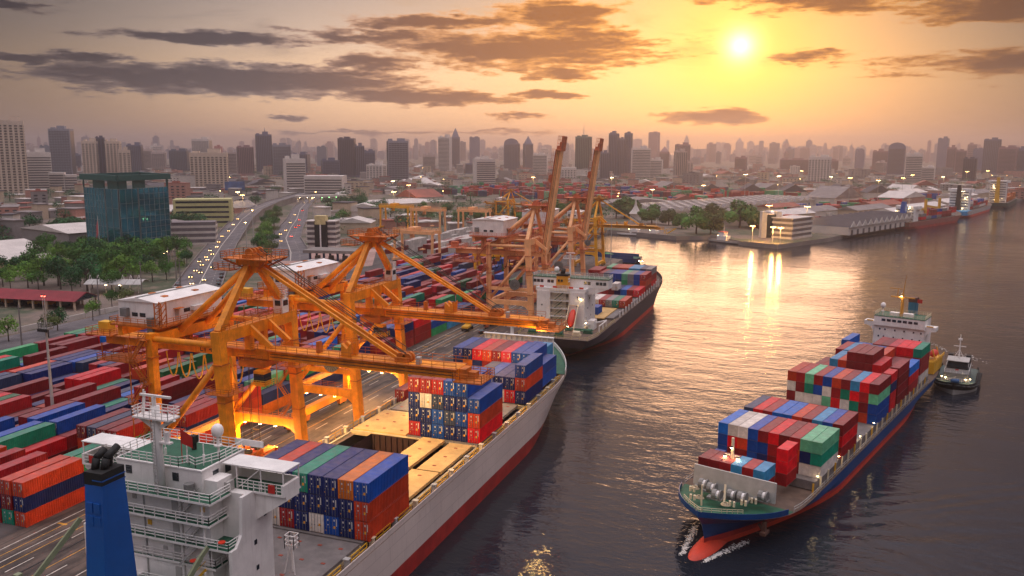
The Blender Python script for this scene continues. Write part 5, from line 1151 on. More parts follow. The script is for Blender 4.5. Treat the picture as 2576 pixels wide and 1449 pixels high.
foam_patch(47, 300, 3.0, 9, 0.5, 60, .3); foam_patch(44, 290, 2.0, 7, 0.4, 50, .28); foam_patch(40, 312, 2, 10, .3, 40, .3)
tag(fo.build('bow_foam', mat('foam', (210, 206, 202), .8, var=.1)), 'white foam thrown up round the red bulbous bow and churned wake', 'foam', kind='stuff')

# ---- tug
tg = thing('tugboat', 'black and white tugboat with tyre fenders towing beside the blue ship stern', 'tugboat', (41.8, 276.4, 0), math.pi - R(11))
tg.scale = (1.04, 1.0, .84)
rt = hull(tg, 28, 10.2, [(-2, 2, 26.6, .5, .2, .6, 1.7, 0), (0, 1, 27.3, .75, .15, .62, 1.9, 0), (1.0, .6, 27.6, .85, .12, .64, 2.1, .8), (2.2, .4, 28, .9, .1, .66, 2.4, 1.2)], [DARK, LGREY, BLACK], ['hull_bottom', 'boot_top', 'hull'], 36, deck_mat=mat('tug_deck', (72, 88, 84), .7))
bulwark(tg, rt[-1], 0, 29, .9, BLACK)
for i, (x, y, z) in enumerate(rt[-1]):
    if i % 2 == 0 and y > 6:
        for s in (-1, 1):
            if x > .5: MB().lathe([(.25, -.2), (.55, -.22), (.68, 0), (.55, .22), (.25, .2)], (0, 0, 0), 10).build('tyre_fender', BLACK, tg).location = (s * (x + .1), y, z + .1)
MB().box(-3.0, 3.0, 7, 19, 2.2, 4.9).build('deckhouse', GREY, tg)
tw = MB().hexa([(-2.6, 10, 4.9), (2.6, 10, 4.9), (2.6, 16, 4.9), (-2.6, 16, 4.9), (-2.2, 10.4, 8.2), (2.2, 10.4, 8.2), (2.2, 15.8, 8.2), (-2.2, 15.8, 8.2)]).build('wheelhouse', DARK, tg)
MB().hexa([(-2.62, 9.9, 6.2), (2.62, 9.9, 6.2), (2.62, 16.05, 6.2), (-2.62, 16.05, 6.2), (-2.45, 10.2, 7.6), (2.45, 10.2, 7.6), (2.45, 15.95, 7.6), (-2.45, 15.95, 7.6)]).build('window_band', GLASS_D, tw)
MB().box(-2.7, 2.7, 9.9, 16.3, 8.2, 8.4).build('roof', LGREY, tw)
MB().tube((0, 12, 8.4), (0, 12, 16.5), .2, 8, .1).box(-1.5, 1.5, 11.9, 12.1, 12.4, 12.6).beam((-1.2, 12, 8.4), (0, 12, 11.5), .12).beam((1.2, 12, 8.4), (0, 12, 11.5), .12).box(-.5, .5, 11.8, 12.2, 14.6, 15.2).build('mast', WHITE, tg)
for x in (-2.2, 2.2): MB().box(x - .6, x + .6, 6.4, 8.6, 4.9, 8.6).build('exhaust_stack', BLACK, tg)
MB().rail([(-2.9, 19, 4.9), (2.9, 19, 4.9), (2.9, 7, 4.9), (-2.9, 7, 4.9)], 1.0, 1.3, .07, closed=True).rail([(-3.4, 20, 2.3), (3.4, 20, 2.3)], 1.2, 1, .08).build('guard_rail', WHITE, tg)
MB().tube((-1, 22, 3.2), (1, 22, 3.2), .7, 10).build('tow_winch', mat('winch_blue', (30, 80, 130), .5), tg); MB().box(-3, 3, 16.1, 16.5, 5, 5.6).build('name_board', LGREY, tg); MB().box(-.4, .4, 16.5, 16.55, 5.1, 5.7).build('emblem', REDP, tg)
for x, y in ((-3.4, 19.5), (3.4, 19.5), (-2.4, 20.5), (2.4, 20.5)): lamp_part(tg, (x, y, 3.7), .2, LAMP_Y, 'deck_lamp')
tl = MB(); a = Vector((38.0, 256.5, 3.4)); b = Vector((31.8, 246.5, 5.0))
tl.path([tuple(a.lerp(b, i / 6) - Vector((0, 0, .5 * (1 - (2 * i / 6 - 1) ** 2)))) for i in range(7)], .1, 5); tag(tl.build('towing_line', ROPE), 'pale towing line stretched from the tug to the blue ship', 'rope')

# the containers that show largest become objects of their own, those buried in the stacks are one joined object
from mathutils.bvhtree import BVHTree
bv, bp, own = [], [], []
def corners(r):
    col, x, y, z, lb, gp, rz, dr, short, sx, sy_, sz = r; L = (6.06 if short else 12.19) * sy_; w = 1.22 * sx; h = 2.59 * sz; c, s = math.cos(rz), math.sin(rz)
    return [(x + a * c - b * s, y + a * s + b * c, z + q) for q in (0, h) for a, b in ((-w, 0), (w, 0), (w, L), (-w, L))]
for i, r in enumerate(REG):
    k = len(bv); bv += corners(r)
    for f in ((3, 2, 1, 0), (4, 5, 6, 7), (0, 1, 5, 4), (1, 2, 6, 5), (2, 3, 7, 6), (3, 0, 4, 7)): bp.append(tuple(k + q for q in f)); own.append(i)
bvh = BVHTree.FromPolygons(bv, bp); eye = Vector((0, 0, 65)); score = []
for i, r in enumerate(REG):
    P8 = [Vector(p) for p in corners(r)]; tot = 0.0; ctr = (P8[0] + P8[6]) / 2
    if in_view(ctr.x, ctr.y, 1.0):
        for f in ((4, 5, 6, 7), (0, 1, 5, 4), (1, 2, 6, 5), (2, 3, 7, 6), (3, 0, 4, 7)):
            a, b, c, e = (P8[q] for q in f); nrm = (b - a).cross(e - a); ar = nrm.length; nrm = nrm / ar; mid = (a + c) / 2
            if nrm.dot(eye - mid) <= 0: continue
            hit = 0
            for u in (.15, .5, .85):
                for v in (.2, .5, .8):
                    p = a + (b - a) * u + (e - a) * v; dv_ = (p - eye); L = dv_.length; h = bvh.ray_cast(eye, dv_ / L, L + 1)
                    if h[2] is not None and own[h[2]] == i: hit += 1
            tot += hit / 9 * ar * nrm.dot((eye - mid).normalized()) / (eye - mid).length_squared
    score.append(tot)
order = sorted(range(len(REG)), key=lambda i: -score[i])
MAXC = 400
for i in order[:MAXC]:
    if score[i] > 0: place_container(REG[i])
for n_, i in enumerate(order):
    if n_ >= MAXC or score[i] <= 0:
        P8 = corners(REG[i]); P8 = [(p[0] * .9996 + q * 0, p[1], p[2] + (.01 if k < 4 else -.02)) for k, (p, q) in enumerate(zip(P8, [0] * 8))]; sb.hexa(P8, skeys.index(REG[i][0]))
tag(sb.build('stacked_containers', smats), 'buried and far-off containers filling the yard and the ship stacks', 'containers', kind='stuff')
# ---------------------------------------------------------------- city skyline
TOW = [(-985,815,35,96,'condo','cream'), (-1021,885,33,56,'bands','white'), (-1529,1390,42,102,'grid','grey'), (-1292,1238,24,75,'condo','cream'), (-1283,1253,15,82,'fins','dark'), (-1271,1269,30,75,'condo','cream'), (-1238,1264,21,59,'condo','cream'), (-1548,1614,32,70,'fins','slate'), (-1810,1933,30,59,'plain','pale'), (-1748,1909,36,52,'grid','pale'), (-1593,1817,46,57,'glass','blue'), (-879,1065,53,56,'condo','cream'), (-1817,2172,53,91,'grid','white'), (-2303,2849,30,71,'plain','red'), (-1353,1717,26,54,'plain','pale'), (-1275,1671,36,67,'fins','rose'), (-2606,2234,40,68,'plain','pale'), (-2590,2281,30,69,'glass','blue'), (-983,882,19,29,'plain','white'), (-2006,1868,23,44,'plain','slate'), (-975,895,17,26,'bands','white'), (-1328,1815,38,98,'glass','slate'), (-1193,1697,41,72,'grid','grey'), (-694,1016,27,49,'bands','white'), (-1237,1841,39,50,'fins','slate'), (-2303,3512,22,54,'plain','haze'), (-1672,2621,32,70,'glass','blue'), (-990,1582,36,39,'grid','slate'), (-2215,3569,51,52,'plain','haze'), (-999,1666,36,86,'fins','dark'), (-979,1685,22,70,'glass','slate'), (-962,1699,24,59,'grid','slate'), (-823,1482,32,33,'condo','white'), (-740,1412,37,78,'grid','grey'), (-1871,3760,32,58,'plain','haze'), (-1842,3775,25,80,'plain','haze'), (-1820,3785,25,73,'plain','haze'), (-1008,2105,33,49,'bands','pale'), (-929,2038,30,95,'bands','white'), (-1161,2631,29,134,'point','slate'), (-1249,3009,38,109,'glass','slate'), (-1556,3901,39,55,'plain','haze'), (-900,2460,45,97,'round','slate'), (-521,1295,32,48,'bands','white'), (-630,994,51,27,'bands','white'), (-898,2061,16,25,'plain','white'), (-876,2075,21,27,'plain','slate'), (-849,2346,31,81,'glass','slate'), (-856,2490,26,105,'point','slate'), (-604,1843,32,53,'bands','white'), (-1288,3998,59,85,'plain','haze'), (-515,1886,33,93,'glass','green'), (-842,2844,24,82,'bands','pale'), (-489,1680,30,28,'condo','white'), (-470,1992,20,102,'glass','slate'), (-452,2000,16,90,'fins','slate'), (-438,2005,16,103,'grid','slate'), (-379,1865,40,67,'bands','white'), (-858,4111,44,116,'plain','haze'), (-737,3921,44,145,'fins','rose'), (-347,1877,28,43,'bands','white'), (-471,2686,30,76,'point','rose'), (-397,2569,40,81,'grid','rose'), (-653,4342,25,143,'point','haze'), (-321,2048,27,61,'fins','pale'), (-300,2056,14,38,'condo','pale'), (-562,4162,96,70,'plain','haze'), (-530,4406,33,95,'point','haze'), (-471,5179,44,141,'point','haze'), (-221,2500,31,45,'plain','rose'), (-326,4511,31,91,'plain','haze'), (-430,4178,33,47,'plain','haze'), (-437,1771,20,58,'fins','slate'), (-335,4187,52,57,'plain','haze'), (-513,1888,32,39,'condo','pale'), (-269,4191,41,62,'plain','haze'), (-7,1764,39,52,'condo','white'), (116,3236,25,70,'fins','slate'), (163,2884,44,65,'grid','rose'), (189,2600,42,88,'round','slate'), (166,1851,30,58,'bands','white'), (198,1923,29,32,'bands','white'), (385,3302,31,109,'glass','slate'), (346,2768,23,76,'grid','rose'), (370,2771,28,67,'plain','rose'), (299,2088,25,49,'fins','dark'), (472,3120,34,73,'grid','slate'), (451,2781,43,99,'glass','slate'), (469,2640,43,76,'plain','rose'), (500,2646,24,73,'plain','slate'), (509,2786,56,51,'grid','slate'), (501,2948,27,44,'plain','pale'), (-105,4611,49,88,'plain','haze'), (-32,4645,41,88,'plain','haze'), (14,4665,41,73,'plain','haze'), (-197,4576,18,117,'point','haze'), (-163,4586,41,92,'point','haze'), (-237,4552,38,84,'plain','haze'), (-79,2668,89,39,'plain','rose'), (29,2704,18,37,'plain','rose'), (114,4198,41,46,'plain','haze'), (188,4196,45,33,'plain','haze'), (350,4185,18,47,'plain','haze'), (437,4177,62,48,'plain','haze'), (158,2733,24,32,'plain','pale')]
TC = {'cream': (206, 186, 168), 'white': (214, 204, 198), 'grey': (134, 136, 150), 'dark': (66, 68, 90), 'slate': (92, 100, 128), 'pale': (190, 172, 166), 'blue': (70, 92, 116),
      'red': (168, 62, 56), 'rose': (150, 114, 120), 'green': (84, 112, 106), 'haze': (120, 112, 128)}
TM = {k: mat('tower_' + k, v, .6, var=.1, scale=.03) for k, v in TC.items()}
TG = {k: mat('facade_' + k, tuple(int(a * .42) for a in v), .3, var=.2, scale=.05) for k, v in TC.items()}
LITW = mat('lit_window', (255, 220, 160), .5, var=0, emit=3.0, ecol=(1, .7, .35))
tr_ = random.Random(11)
CW = {'cream': 'cream', 'white': 'white', 'grey': 'grey', 'dark': 'dark', 'slate': 'slate grey', 'pale': 'pale', 'blue': 'blue-grey', 'red': 'red', 'rose': 'brownish', 'green': 'green-grey', 'haze': 'hazy'}
SW = {'condo': 'apartment tower with balcony columns', 'bands': 'tower with horizontal window bands', 'grid': 'office tower with gridded face', 'fins': 'tower with upright fins', 'plain': 'plain tower', 'glass': 'smooth glass tower', 'point': 'tower with pointed top', 'round': 'tower with rounded top'}
tow_sorted = sorted(range(len(TOW)), key=lambda i: math.atan2(TOW[i][0], TOW[i][1]))
rank = {}
cnt = {}
for i in tow_sorted:
    key = (TOW[i][4], TOW[i][5]); cnt[key] = cnt.get(key, 0) + 1; rank[i] = cnt[key]
for i, (x, y, w, h, st, c) in enumerate(TOW):
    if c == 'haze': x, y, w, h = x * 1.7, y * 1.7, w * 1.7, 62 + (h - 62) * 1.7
    key = (st, c); pos = '' if cnt[key] == 1 else f', {ORD[rank[i]]} of its kind from the left'
    dist = math.hypot(x, y); face = math.atan2(-x, y) + tr_.uniform(-.35, .35)
    t = thing('tower_block', f'{CW[c]} skyline {SW[st]}{pos}', 'building', (x, y, 3), face, 'towers on the city skyline')
    d = w * tr_.uniform(.6, .95); hw, hd = w / 2, d / 2
    body = MB(); det = MB()
    if st == 'round':
        n = 8; pr = [(-hw, 0), (hw, 0)] + [(hw * math.cos(a), h - hw * .7 + hw * .7 * math.sin(a)) for a in [math.pi * k / n for k in range(n + 1)]]
        body.extr([(p, -hd, q) for p, q in pr], (0, d, 0))
    elif st == 'point':
        body.box(-hw, hw, -hd, hd, 0, h * .78); body.hexa([(-hw * .8, -hd * .8, h * .78), (hw * .8, -hd * .8, h * .78), (hw * .8, hd * .8, h * .78), (-hw * .8, hd * .8, h * .78), (-hw * .45, -hd * .4, h * .9), (hw * .45, -hd * .4, h * .9), (hw * .45, hd * .4, h * .9), (-hw * .45, hd * .4, h * .9)])
        body.hexa([(-hw * .4, -hd * .35, h * .9), (hw * .4, -hd * .35, h * .9), (hw * .4, hd * .35, h * .9), (-hw * .4, hd * .35, h * .9), (-.4, -.4, h), (.4, -.4, h), (.4, .4, h), (-.4, .4, h)])
    else:
        body.box(-hw, hw, -hd, hd, 0, h)
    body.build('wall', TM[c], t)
    top = MB()
    if st not in ('round', 'point') and h > 30:
        a = tr_.uniform(-.3, .1); top.box(hw * a, hw * (a + .7), -hd * .6, hd * .5, h, h + tr_.uniform(3, 7)); top.box(-hw * .9, -hw * .5, -hd * .3, hd * .4, h, h + tr_.uniform(1.5, 3.5))
        top.build('roof_plant', TM[c], t)
    if dist < 2900 and c != 'haze':
        fl = 3.4; nf = int((h * (.76 if st == 'point' else .97)) / fl); e = .25
        if st == 'round': nf = int((h - hw * .75) / fl)
        if st in ('bands', 'condo', 'grid', 'plain', 'round', 'point'):
            for k in range(1, nf):
                z = k * fl
                if st == 'bands': det.box(-hw * .96, hw * .96, -hd - e, hd + e, z, z + 1.7)
                elif st == 'condo':
                    nb = max(2, int(w / 5.5))
                    for j in range(nb):
                        xx = -hw + (j + .5) * w / nb; det.box(xx - w / nb * .28, xx + w / nb * .28, -hd - e, -hd + .1, z, z + 1.9)
                    det.box(-hw - e, -hw + .1, -hd * .6, hd * .6, z, z + 1.8); det.box(hw - .1, hw + e, -hd * .6, hd * .6, z, z + 1.8)
                else:
                    det.box(-hw * .94, hw * .94, -hd - e, -hd + .1, z, z + 2.1); det.box(-hw - e, -hw + .1, -hd * .8, hd * .8, z, z + 2.1); det.box(hw - .1, hw + e, -hd * .8, hd * .8, z, z + 2.1)
        if st in ('fins', 'glass', 'grid'):
            nb = max(3, int(w / 4))
            for j in range(nb):
                xx = -hw + (j + .5) * w / nb; det.box(xx - w / nb * .33, xx + w / nb * .33, -hd - e, -hd + .1, 5, h * .96) if st != 'grid' else None
            for j in range(max(2, int(d / 5))):
                yy = -hd + (j + .5) * d / max(2, int(d / 5)); det.box(-hw - e, -hw + .1, yy - 1.4, yy + 1.4, 5, h * .96); det.box(hw - .1, hw + e, yy - 1.4, yy + 1.4, 5, h * .96)
        if det.v: det.build('window_band', TG[c], t)['kind'] = 'stuff'
        if st == 'grid':
            g2 = MB()
            for j in range(max(3, int(w / 5)) + 1):
                xx = -hw * .94 + j * w * .94 / max(3, int(w / 5)); g2.box(xx - .35, xx + .35, -hd - e - .12, -hd, 4, nf * fl)
            g2.build('mullion', TM[c], t)['kind'] = 'stuff'
    if (st, c) == ('glass', 'green'): MB().tube((0, 0, h), (0, 0, h * 1.32), 1.2, 6, .3).build('spire', TM['white'], t)
    if (st, c, i) == ('glass', 'slate', 21): MB().tube((hw * .2, 0, h), (hw * .2, 0, h * 1.18), 1.5, 6, .3).build('antenna', TM['slate'], t)

# low buildings filling the ground below the towers
ROOFS = [mat('roof_grey', (132, 122, 120), .8, var=.2, scale=.1), mat('roof_rust', (150, 84, 70), .8, var=.2, scale=.1), mat('roof_white', (206, 196, 190), .8, var=.12, scale=.1), mat('roof_dark', (84, 78, 82), .8, var=.2, scale=.1)]
WALLS = [mat('wall_white', (206, 196, 188), .8, var=.12, scale=.1), mat('wall_cream', (196, 174, 150), .8, var=.15, scale=.1), mat('wall_grey', (140, 132, 130), .8, var=.15, scale=.1), mat('wall_rose', (176, 126, 112), .8, var=.15, scale=.1)]
RW = ['grey', 'rust-red', 'white', 'dark']; WW = ['white', 'cream', 'grey', 'rose']
def low_house(x, y, w, d, h, rz, wi, ri, gable, label, group, far=False):
    t = thing('low_building', label, 'building', (x, y, 3), rz, group)
    MB().box(-w / 2, w / 2, -d / 2, d / 2, 0, h).build('wall', WALLS[wi], t)
    if gable:
        r = MB(); e = .6; p = min(w, d) * .22
        r.extr([(-w / 2 - e, -d / 2 - e, h), (w / 2 + e, -d / 2 - e, h), (0, -d / 2 - e, h + p)], (0, d + 2 * e, 0)); r.build('roof', ROOFS[ri], t)
    else: MB().box(-w / 2 - .3, w / 2 + .3, -d / 2 - .3, d / 2 + .3, h, h + .5).box(-w * .2, w * .1, -d * .2, d * .2, h + .5, h + 2.4).build('roof', ROOFS[ri], t)
    wb = MB(); nf = max(1, int(h / 3.3))
    for k in range(nf):
        for j in range(max(2, int(w / 6))):
            xx = -w / 2 + (j + .5) * w / max(2, int(w / 6)); wb.box(xx - 1.6, xx + 1.6, -d / 2 - .06, -d / 2 + .05, k * 3.3 + 1.0, k * 3.3 + 2.4)
    wb.build('window', GLASS_D, t)['kind'] = 'stuff'
    return t
lr = random.Random(21)
def blocked(x, y):
    if y < 40: return True
    for pts, ww in ((R1, 20), (R2, 20)):
        for a, b in zip(pts, pts[1:]):
            ax, ay, bx, by = a[0], a[1], b[0], b[1]; L2 = (bx - ax) ** 2 + (by - ay) ** 2; u = max(0, min(1, ((x - ax) * (bx - ax) + (y - ay) * (by - ay)) / L2))
            if math.hypot(x - ax - u * (bx - ax), y - ay - u * (by - ay)) < ww: return True
    return False
lows = []
for k in range(900):
    dist = 560 + 2500 * lr.random() ** 1.25; a = R(lr.uniform(-33, 33)); x = dist * math.sin(a - R(20)); y = dist * math.cos(a - R(20))
    # keep off the water, the docks and the big warehouses
    sx = -160 if y < 660 else (-10 + (y - 700) * .30 - 60 if y < 1300 else 9e9)
    if y < 1320 and x > sx - 40: continue
    if blocked(x, y) or (-540 < x < -10 and 690 < y < 1330 and lr.random() < .93) or (-460 < x < -100 and y < 700): continue
    w = lr.uniform(14, 42); 
    if any(math.hypot(x - q[0], y - q[1]) < (w + q[2]) * .55 for q in lows): continue
    lows.append((x, y, w))
    if len(lows) >= 250: break
for (x, y, w) in lows:
    wi = lr.randrange(4); ri = lr.randrange(4); ga = lr.random() < .45; h = lr.choice([5, 6, 8, 10, 12, 16, 22]) if not ga else lr.choice([4, 5, 7])
    low_house(x, y, w, w * lr.uniform(.5, 1.2), h, lr.uniform(-.7, .7) + .3, wi, ri, ga, f'small {WW[wi]} building with {RW[ri]} {"gable" if ga else "flat"} roof in the town below the skyline', f'{WW[wi]} town buildings with {RW[ri]} {"gable" if ga else "flat"} roofs')

# many hazier towers standing farther back, and the roofs of the town between
fr_ = random.Random(77); fts = []
for k in range(900):
    a = R(fr_.uniform(-31.5, 31.5)); dist = fr_.uniform(3600, 8200); x = dist * math.sin(a - R(20)); y = dist * math.cos(a - R(20))
    if any(math.hypot(x - p, y - q) < 90 for p, q in fts): continue
    fts.append((x, y))
    if len(fts) >= 110: break
fts.sort(key=lambda p: math.atan2(p[0], p[1]))
for k, (x, y) in enumerate(fts):
    fd_ = math.hypot(x, y) / 4000; w = fr_.uniform(20, 40) * fd_; h = 62 + (fr_.choice([34, 45, 55, 66, 78, 92]) * fr_.uniform(.8, 1.1) - 62) * fd_; h = max(h, 30); c = fr_.choice(['haze', 'slate', 'pale', 'rose', 'grey', 'white'])
    t = thing('tower_block', f'small {CW[c]} tower far back in the haze, {ORD[1 + k % 30]} in {["the left", "the left middle", "the right middle", "the right"][k // 30]} part', 'building', (x, y, 3), math.atan2(-x, y) + fr_.uniform(-.5, .5), 'towers far back in the haze')
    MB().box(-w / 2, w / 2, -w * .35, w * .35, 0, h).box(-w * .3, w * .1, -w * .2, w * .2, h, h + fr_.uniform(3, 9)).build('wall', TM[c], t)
    bd = MB()
    for f in range(1, int(h / 7)): bd.box(-w * .47, w * .47, -w * .35 - .3, -w * .34, f * 7, f * 7 + 3.2)
    if bd.v: bd.build('window_band', TG[c], t)['kind'] = 'stuff'
sk_ = MB()
for k in range(420):                                           # the farthest skyline, one mass in the haze
    a = R(fr_.uniform(-32, 32)); dist = fr_.uniform(5200, 9300); x = dist * math.sin(a - R(20)); y = dist * math.cos(a - R(20)); f_ = dist / 4000
    w = fr_.uniform(10, 30) * f_; h = min(140, max(40, 62 + (fr_.choice([40, 48, 55, 62, 70, 80, 96]) * fr_.uniform(.85, 1.15) - 62) * f_)); rz = math.atan2(-x, y) + fr_.uniform(-.6, .6); mi = fr_.randrange(5)
    sk_.rbox(x, y, 3, w, w * .8, h, rz, mi); sk_.rbox(x, y, 3 + h, w * .6, w * .5, fr_.uniform(2, 9) * f_, rz, mi)
    if fr_.random() < .2: sk_.tube((x, y, h), (x, y, min(205, h + 26 * f_)), 1.4 * f_, 5, .3)
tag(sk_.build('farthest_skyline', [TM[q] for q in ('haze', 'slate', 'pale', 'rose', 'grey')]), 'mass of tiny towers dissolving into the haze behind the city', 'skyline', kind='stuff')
rt_ = MB(); nr_ = 0
while nr_ < 1500:
    dist = 640 + 2600 * fr_.random() ** 1.1; a = R(fr_.uniform(-33, 33)); x = dist * math.sin(a - R(20)); y = dist * math.cos(a - R(20)); nr_ += 1
    if blocked(x, y) or (y < 1330 and x > -200 + (y - 700) * .3) or (-560 < x < -20 and 690 < y < 1340): continue
    w, d_, h = fr_.uniform(7, 22), fr_.uniform(7, 18), fr_.choice([3.5, 4, 5, 6, 7, 9, 13]); wi = fr_.randrange(4); rz = fr_.uniform(-.7, .9)
    rt_.rbox(x, y, 3, w, d_, h, rz, wi); rt_.rbox(x, y, 3 + h, w + 1, d_ + 1, .8, rz, 4 + fr_.randrange(4))
tag(rt_.build('distant_rooftops', WALLS + ROOFS), 'mass of small pale houses and rusty roofs in the distant town', 'houses', kind='stuff')

# ---- green glass office block
gt = thing('glass_office', 'dark green glass office block with open roof frame beside the trees', 'building', (-388, 396, 3), 0)
P = [Vector((-404.8, 380.4, 0)), Vector((-365.5, 367.0, 0)), Vector((-366.8, 407.0, 0)), Vector((-404, 424, 0))]
cx = Vector((-388, 396, 0)); Q = [p - cx for p in P]; GH = 39.5
GGLASS = mat('green_glass', (44, 140, 166), .08, metal=.75, var=.3, scale=.06); GFRAME = mat('green_frame', (30, 84, 80), .5, var=.1); GMULL = mat('mullion_grey', (132, 138, 138), .5)
MB().prism([(q.x * .985, q.y * .985) for q in Q], 0, GH - .2).build('core', mat('green_core', (10, 46, 50), .3), gt)
BND = mat('stone_band', (126, 112, 112), .7)
ba = MB(); ba.prism([(q.x * 1.02, q.y * 1.02) for q in Q], 4.6, 5.4); ba.prism([(q.x * 1.02, q.y * 1.02) for q in Q], 6.3, 6.9); ba.build('base_band', BND, gt)
def facade(a, b, n, u0, u1, z0, z1, floors):
    d = (b - a); L = d.length; d.normalize(); nr = Vector((d.y, -d.x, 0))
    for k in range(n):
        p = a + d * L * (u0 + (u1 - u0) * k / n); q = a + d * L * (u0 + (u1 - u0) * (k + 1) / n)
        for f in range(floors):
            za = z0 + (z1 - z0) * f / floors; zb = z0 + (z1 - z0) * (f + 1) / floors; g_ = .09
            j = tr_.uniform(-.02, .02)
            m = MB(); pa = p + d * g_ + nr * (.12 + j); qa = q - d * g_ + nr * (.12 - j)
            m.quad([(pa.x, pa.y, za + g_), (qa.x, qa.y, za + g_), (qa.x, qa.y, zb - g_), (pa.x, pa.y, zb - g_)])
            pi_ = p + d * g_; qi = q - d * g_
            m.build('pane', GGLASS, gt)
    mu = MB()
    for k in range(n + 1):
        p = a + d * L * (u0 + (u1 - u0) * k / n); mu.beam((p.x + nr.x * .16, p.y + nr.y * .16, z0), (p.x + nr.x * .16, p.y + nr.y * .16, z1), .22, .22)
    for f in range(floors + 1):
        z = z0 + (z1 - z0) * f / floors; p = a + d * L * u0 + nr * .16; q = a + d * L * u1 + nr * .16; mu.beam((p.x, p.y, z), (q.x, q.y, z), .12, .12)
    mu.build('mullion', GMULL, gt)
facade(Q[0], Q[1], 7, .02, .62, 7.2, GH, 9); facade(Q[0], Q[1], 2, .64, .99, 7.2, GH, 3)
facade(Q[1], Q[2], 3, .01, .36, 7.2, GH, 4); facade(Q[1], Q[2], 6, .38, .99, 7.2, GH, 10)
rfm = MB(); tp = [q * 1.03 for q in Q]
for a, b in zip(tp, tp[1:] + tp[:1]): rfm.beam((a.x, a.y, 45.6), (b.x, b.y, 45.6), 2.0, 3.2)
rfm.build('roof_frame', GFRAME, gt)
pw = MB()
for a, b in ((Q[0], Q[1]), (Q[1], Q[2])):
    for u0, u1 in ((.0, .02), (.30, .62), (.72, 1.0)) if a is Q[0] else ((0, .16), (.28, .52), (.97, 1.0)): p = a.lerp(b, u0); q = a.lerp(b, u1); pw.beam((p.x * .99, p.y * .99, (GH + 44.2) / 2), (q.x * .99, q.y * .99, (GH + 44.2) / 2), .6, 44.2 - GH)
pw.build('roof_screen', GFRAME, gt)
fp = thing('flagpole', 'tall white flagpole with red and white flag before the glass office', 'flagpole', (-366, 352, 3))
MB().tube((0, 0, 0), (0, 0, 26), .3, 8, .14).build('pole', LGREY, fp)
MB().quad([(-.2, 0, 24), (-1.5, .1, 20.2), (-1.9, .1, 13), (-.2, 0, 17)]).quad([(-.2, .03, 17), (-1.9, .13, 13), (-1.5, .13, 20.2), (-.2, .03, 24)]).build('flag', mat('flag_cloth', (200, 90, 96), .8), fp)

# ---- other near buildings
def shed(label, x, y, w, d, h, rz, wall, roof, pitch=.18, name='warehouse', bays=0, group=None, ridge='y', doors=None):
    t = thing(name, label, 'warehouse', (x, y, 3), rz, group)
    MB().box(-w / 2, w / 2, -d / 2, d / 2, 0, h).build('wall', wall, t)
    e = .8
    if bays:
        for k in range(bays):
            x0 = -w / 2 + k * w / bays; x1 = x0 + w / bays; r = MB(); n = 6
            pr = [(x0, h)] + [(x0 + (x1 - x0) * (i / n), h + .02 + pitch * math.sin(math.pi * i / n)) for i in range(1, n)] + [(x1, h)] if pitch > 0 else [(x0, h), ((x0 + x1) / 2, h - pitch), (x1, h)]
            r.extr([(a, -d / 2 - e, b) for a, b in pr], (0, d + 2 * e, 0)); ro = r.build('roof', roof, t)
            MB().extr([(a * .999 + (x0 + x1) / 2 * .001, -d / 2 - e - .3, h + (b - h) * .93 - .05) for a, b in pr], (0, .25, 0)).build('gable', WALLS[0], t)
            if pitch > 0:
                sk = MB()
                for j in range(5): yy = -d / 2 + (j + .5) * d / 5; sk.box(x0 + (x1 - x0) * .28, x0 + (x1 - x0) * .72, yy - 2.2, yy + 2.2, h + pitch * .86, h + pitch * 1.06)
                sk.build('skylight', ROOFS[2], ro)['kind'] = 'stuff'
            if doors: MB().box((x0 + x1) / 2 - 1.9, (x0 + x1) / 2 + 1.9, -d / 2 - .08, -d / 2 + .05, 0, h * .62).build('door', doors, t)
    else:
        p = w * pitch; r = MB(); r.extr([(-w / 2 - e, -d / 2 - e, h), (w / 2 + e, -d / 2 - e, h), (0, -d / 2 - e, h + p)], (0, d + 2 * e, 0)); r.build('roof', roof, t)
        if doors: 
            for k in range(max(2, int(d / 14))): yy = -d / 2 + (k + .5) * d / max(2, int(d / 14)); MB().box(w / 2 - .05, w / 2 + .08, yy - 2.4, yy + 2.4, 0, h * .62).build('door', doors, t)
    return t
GSOFT = mat('soft_glazing', (112, 104, 108), .4, var=.2)
BLUED = mat('door_blue', (60, 96, 130), .6); REDROOF = mat('roof_red', (132, 34, 44), .75, var=.2, scale=.2, streak=.2)
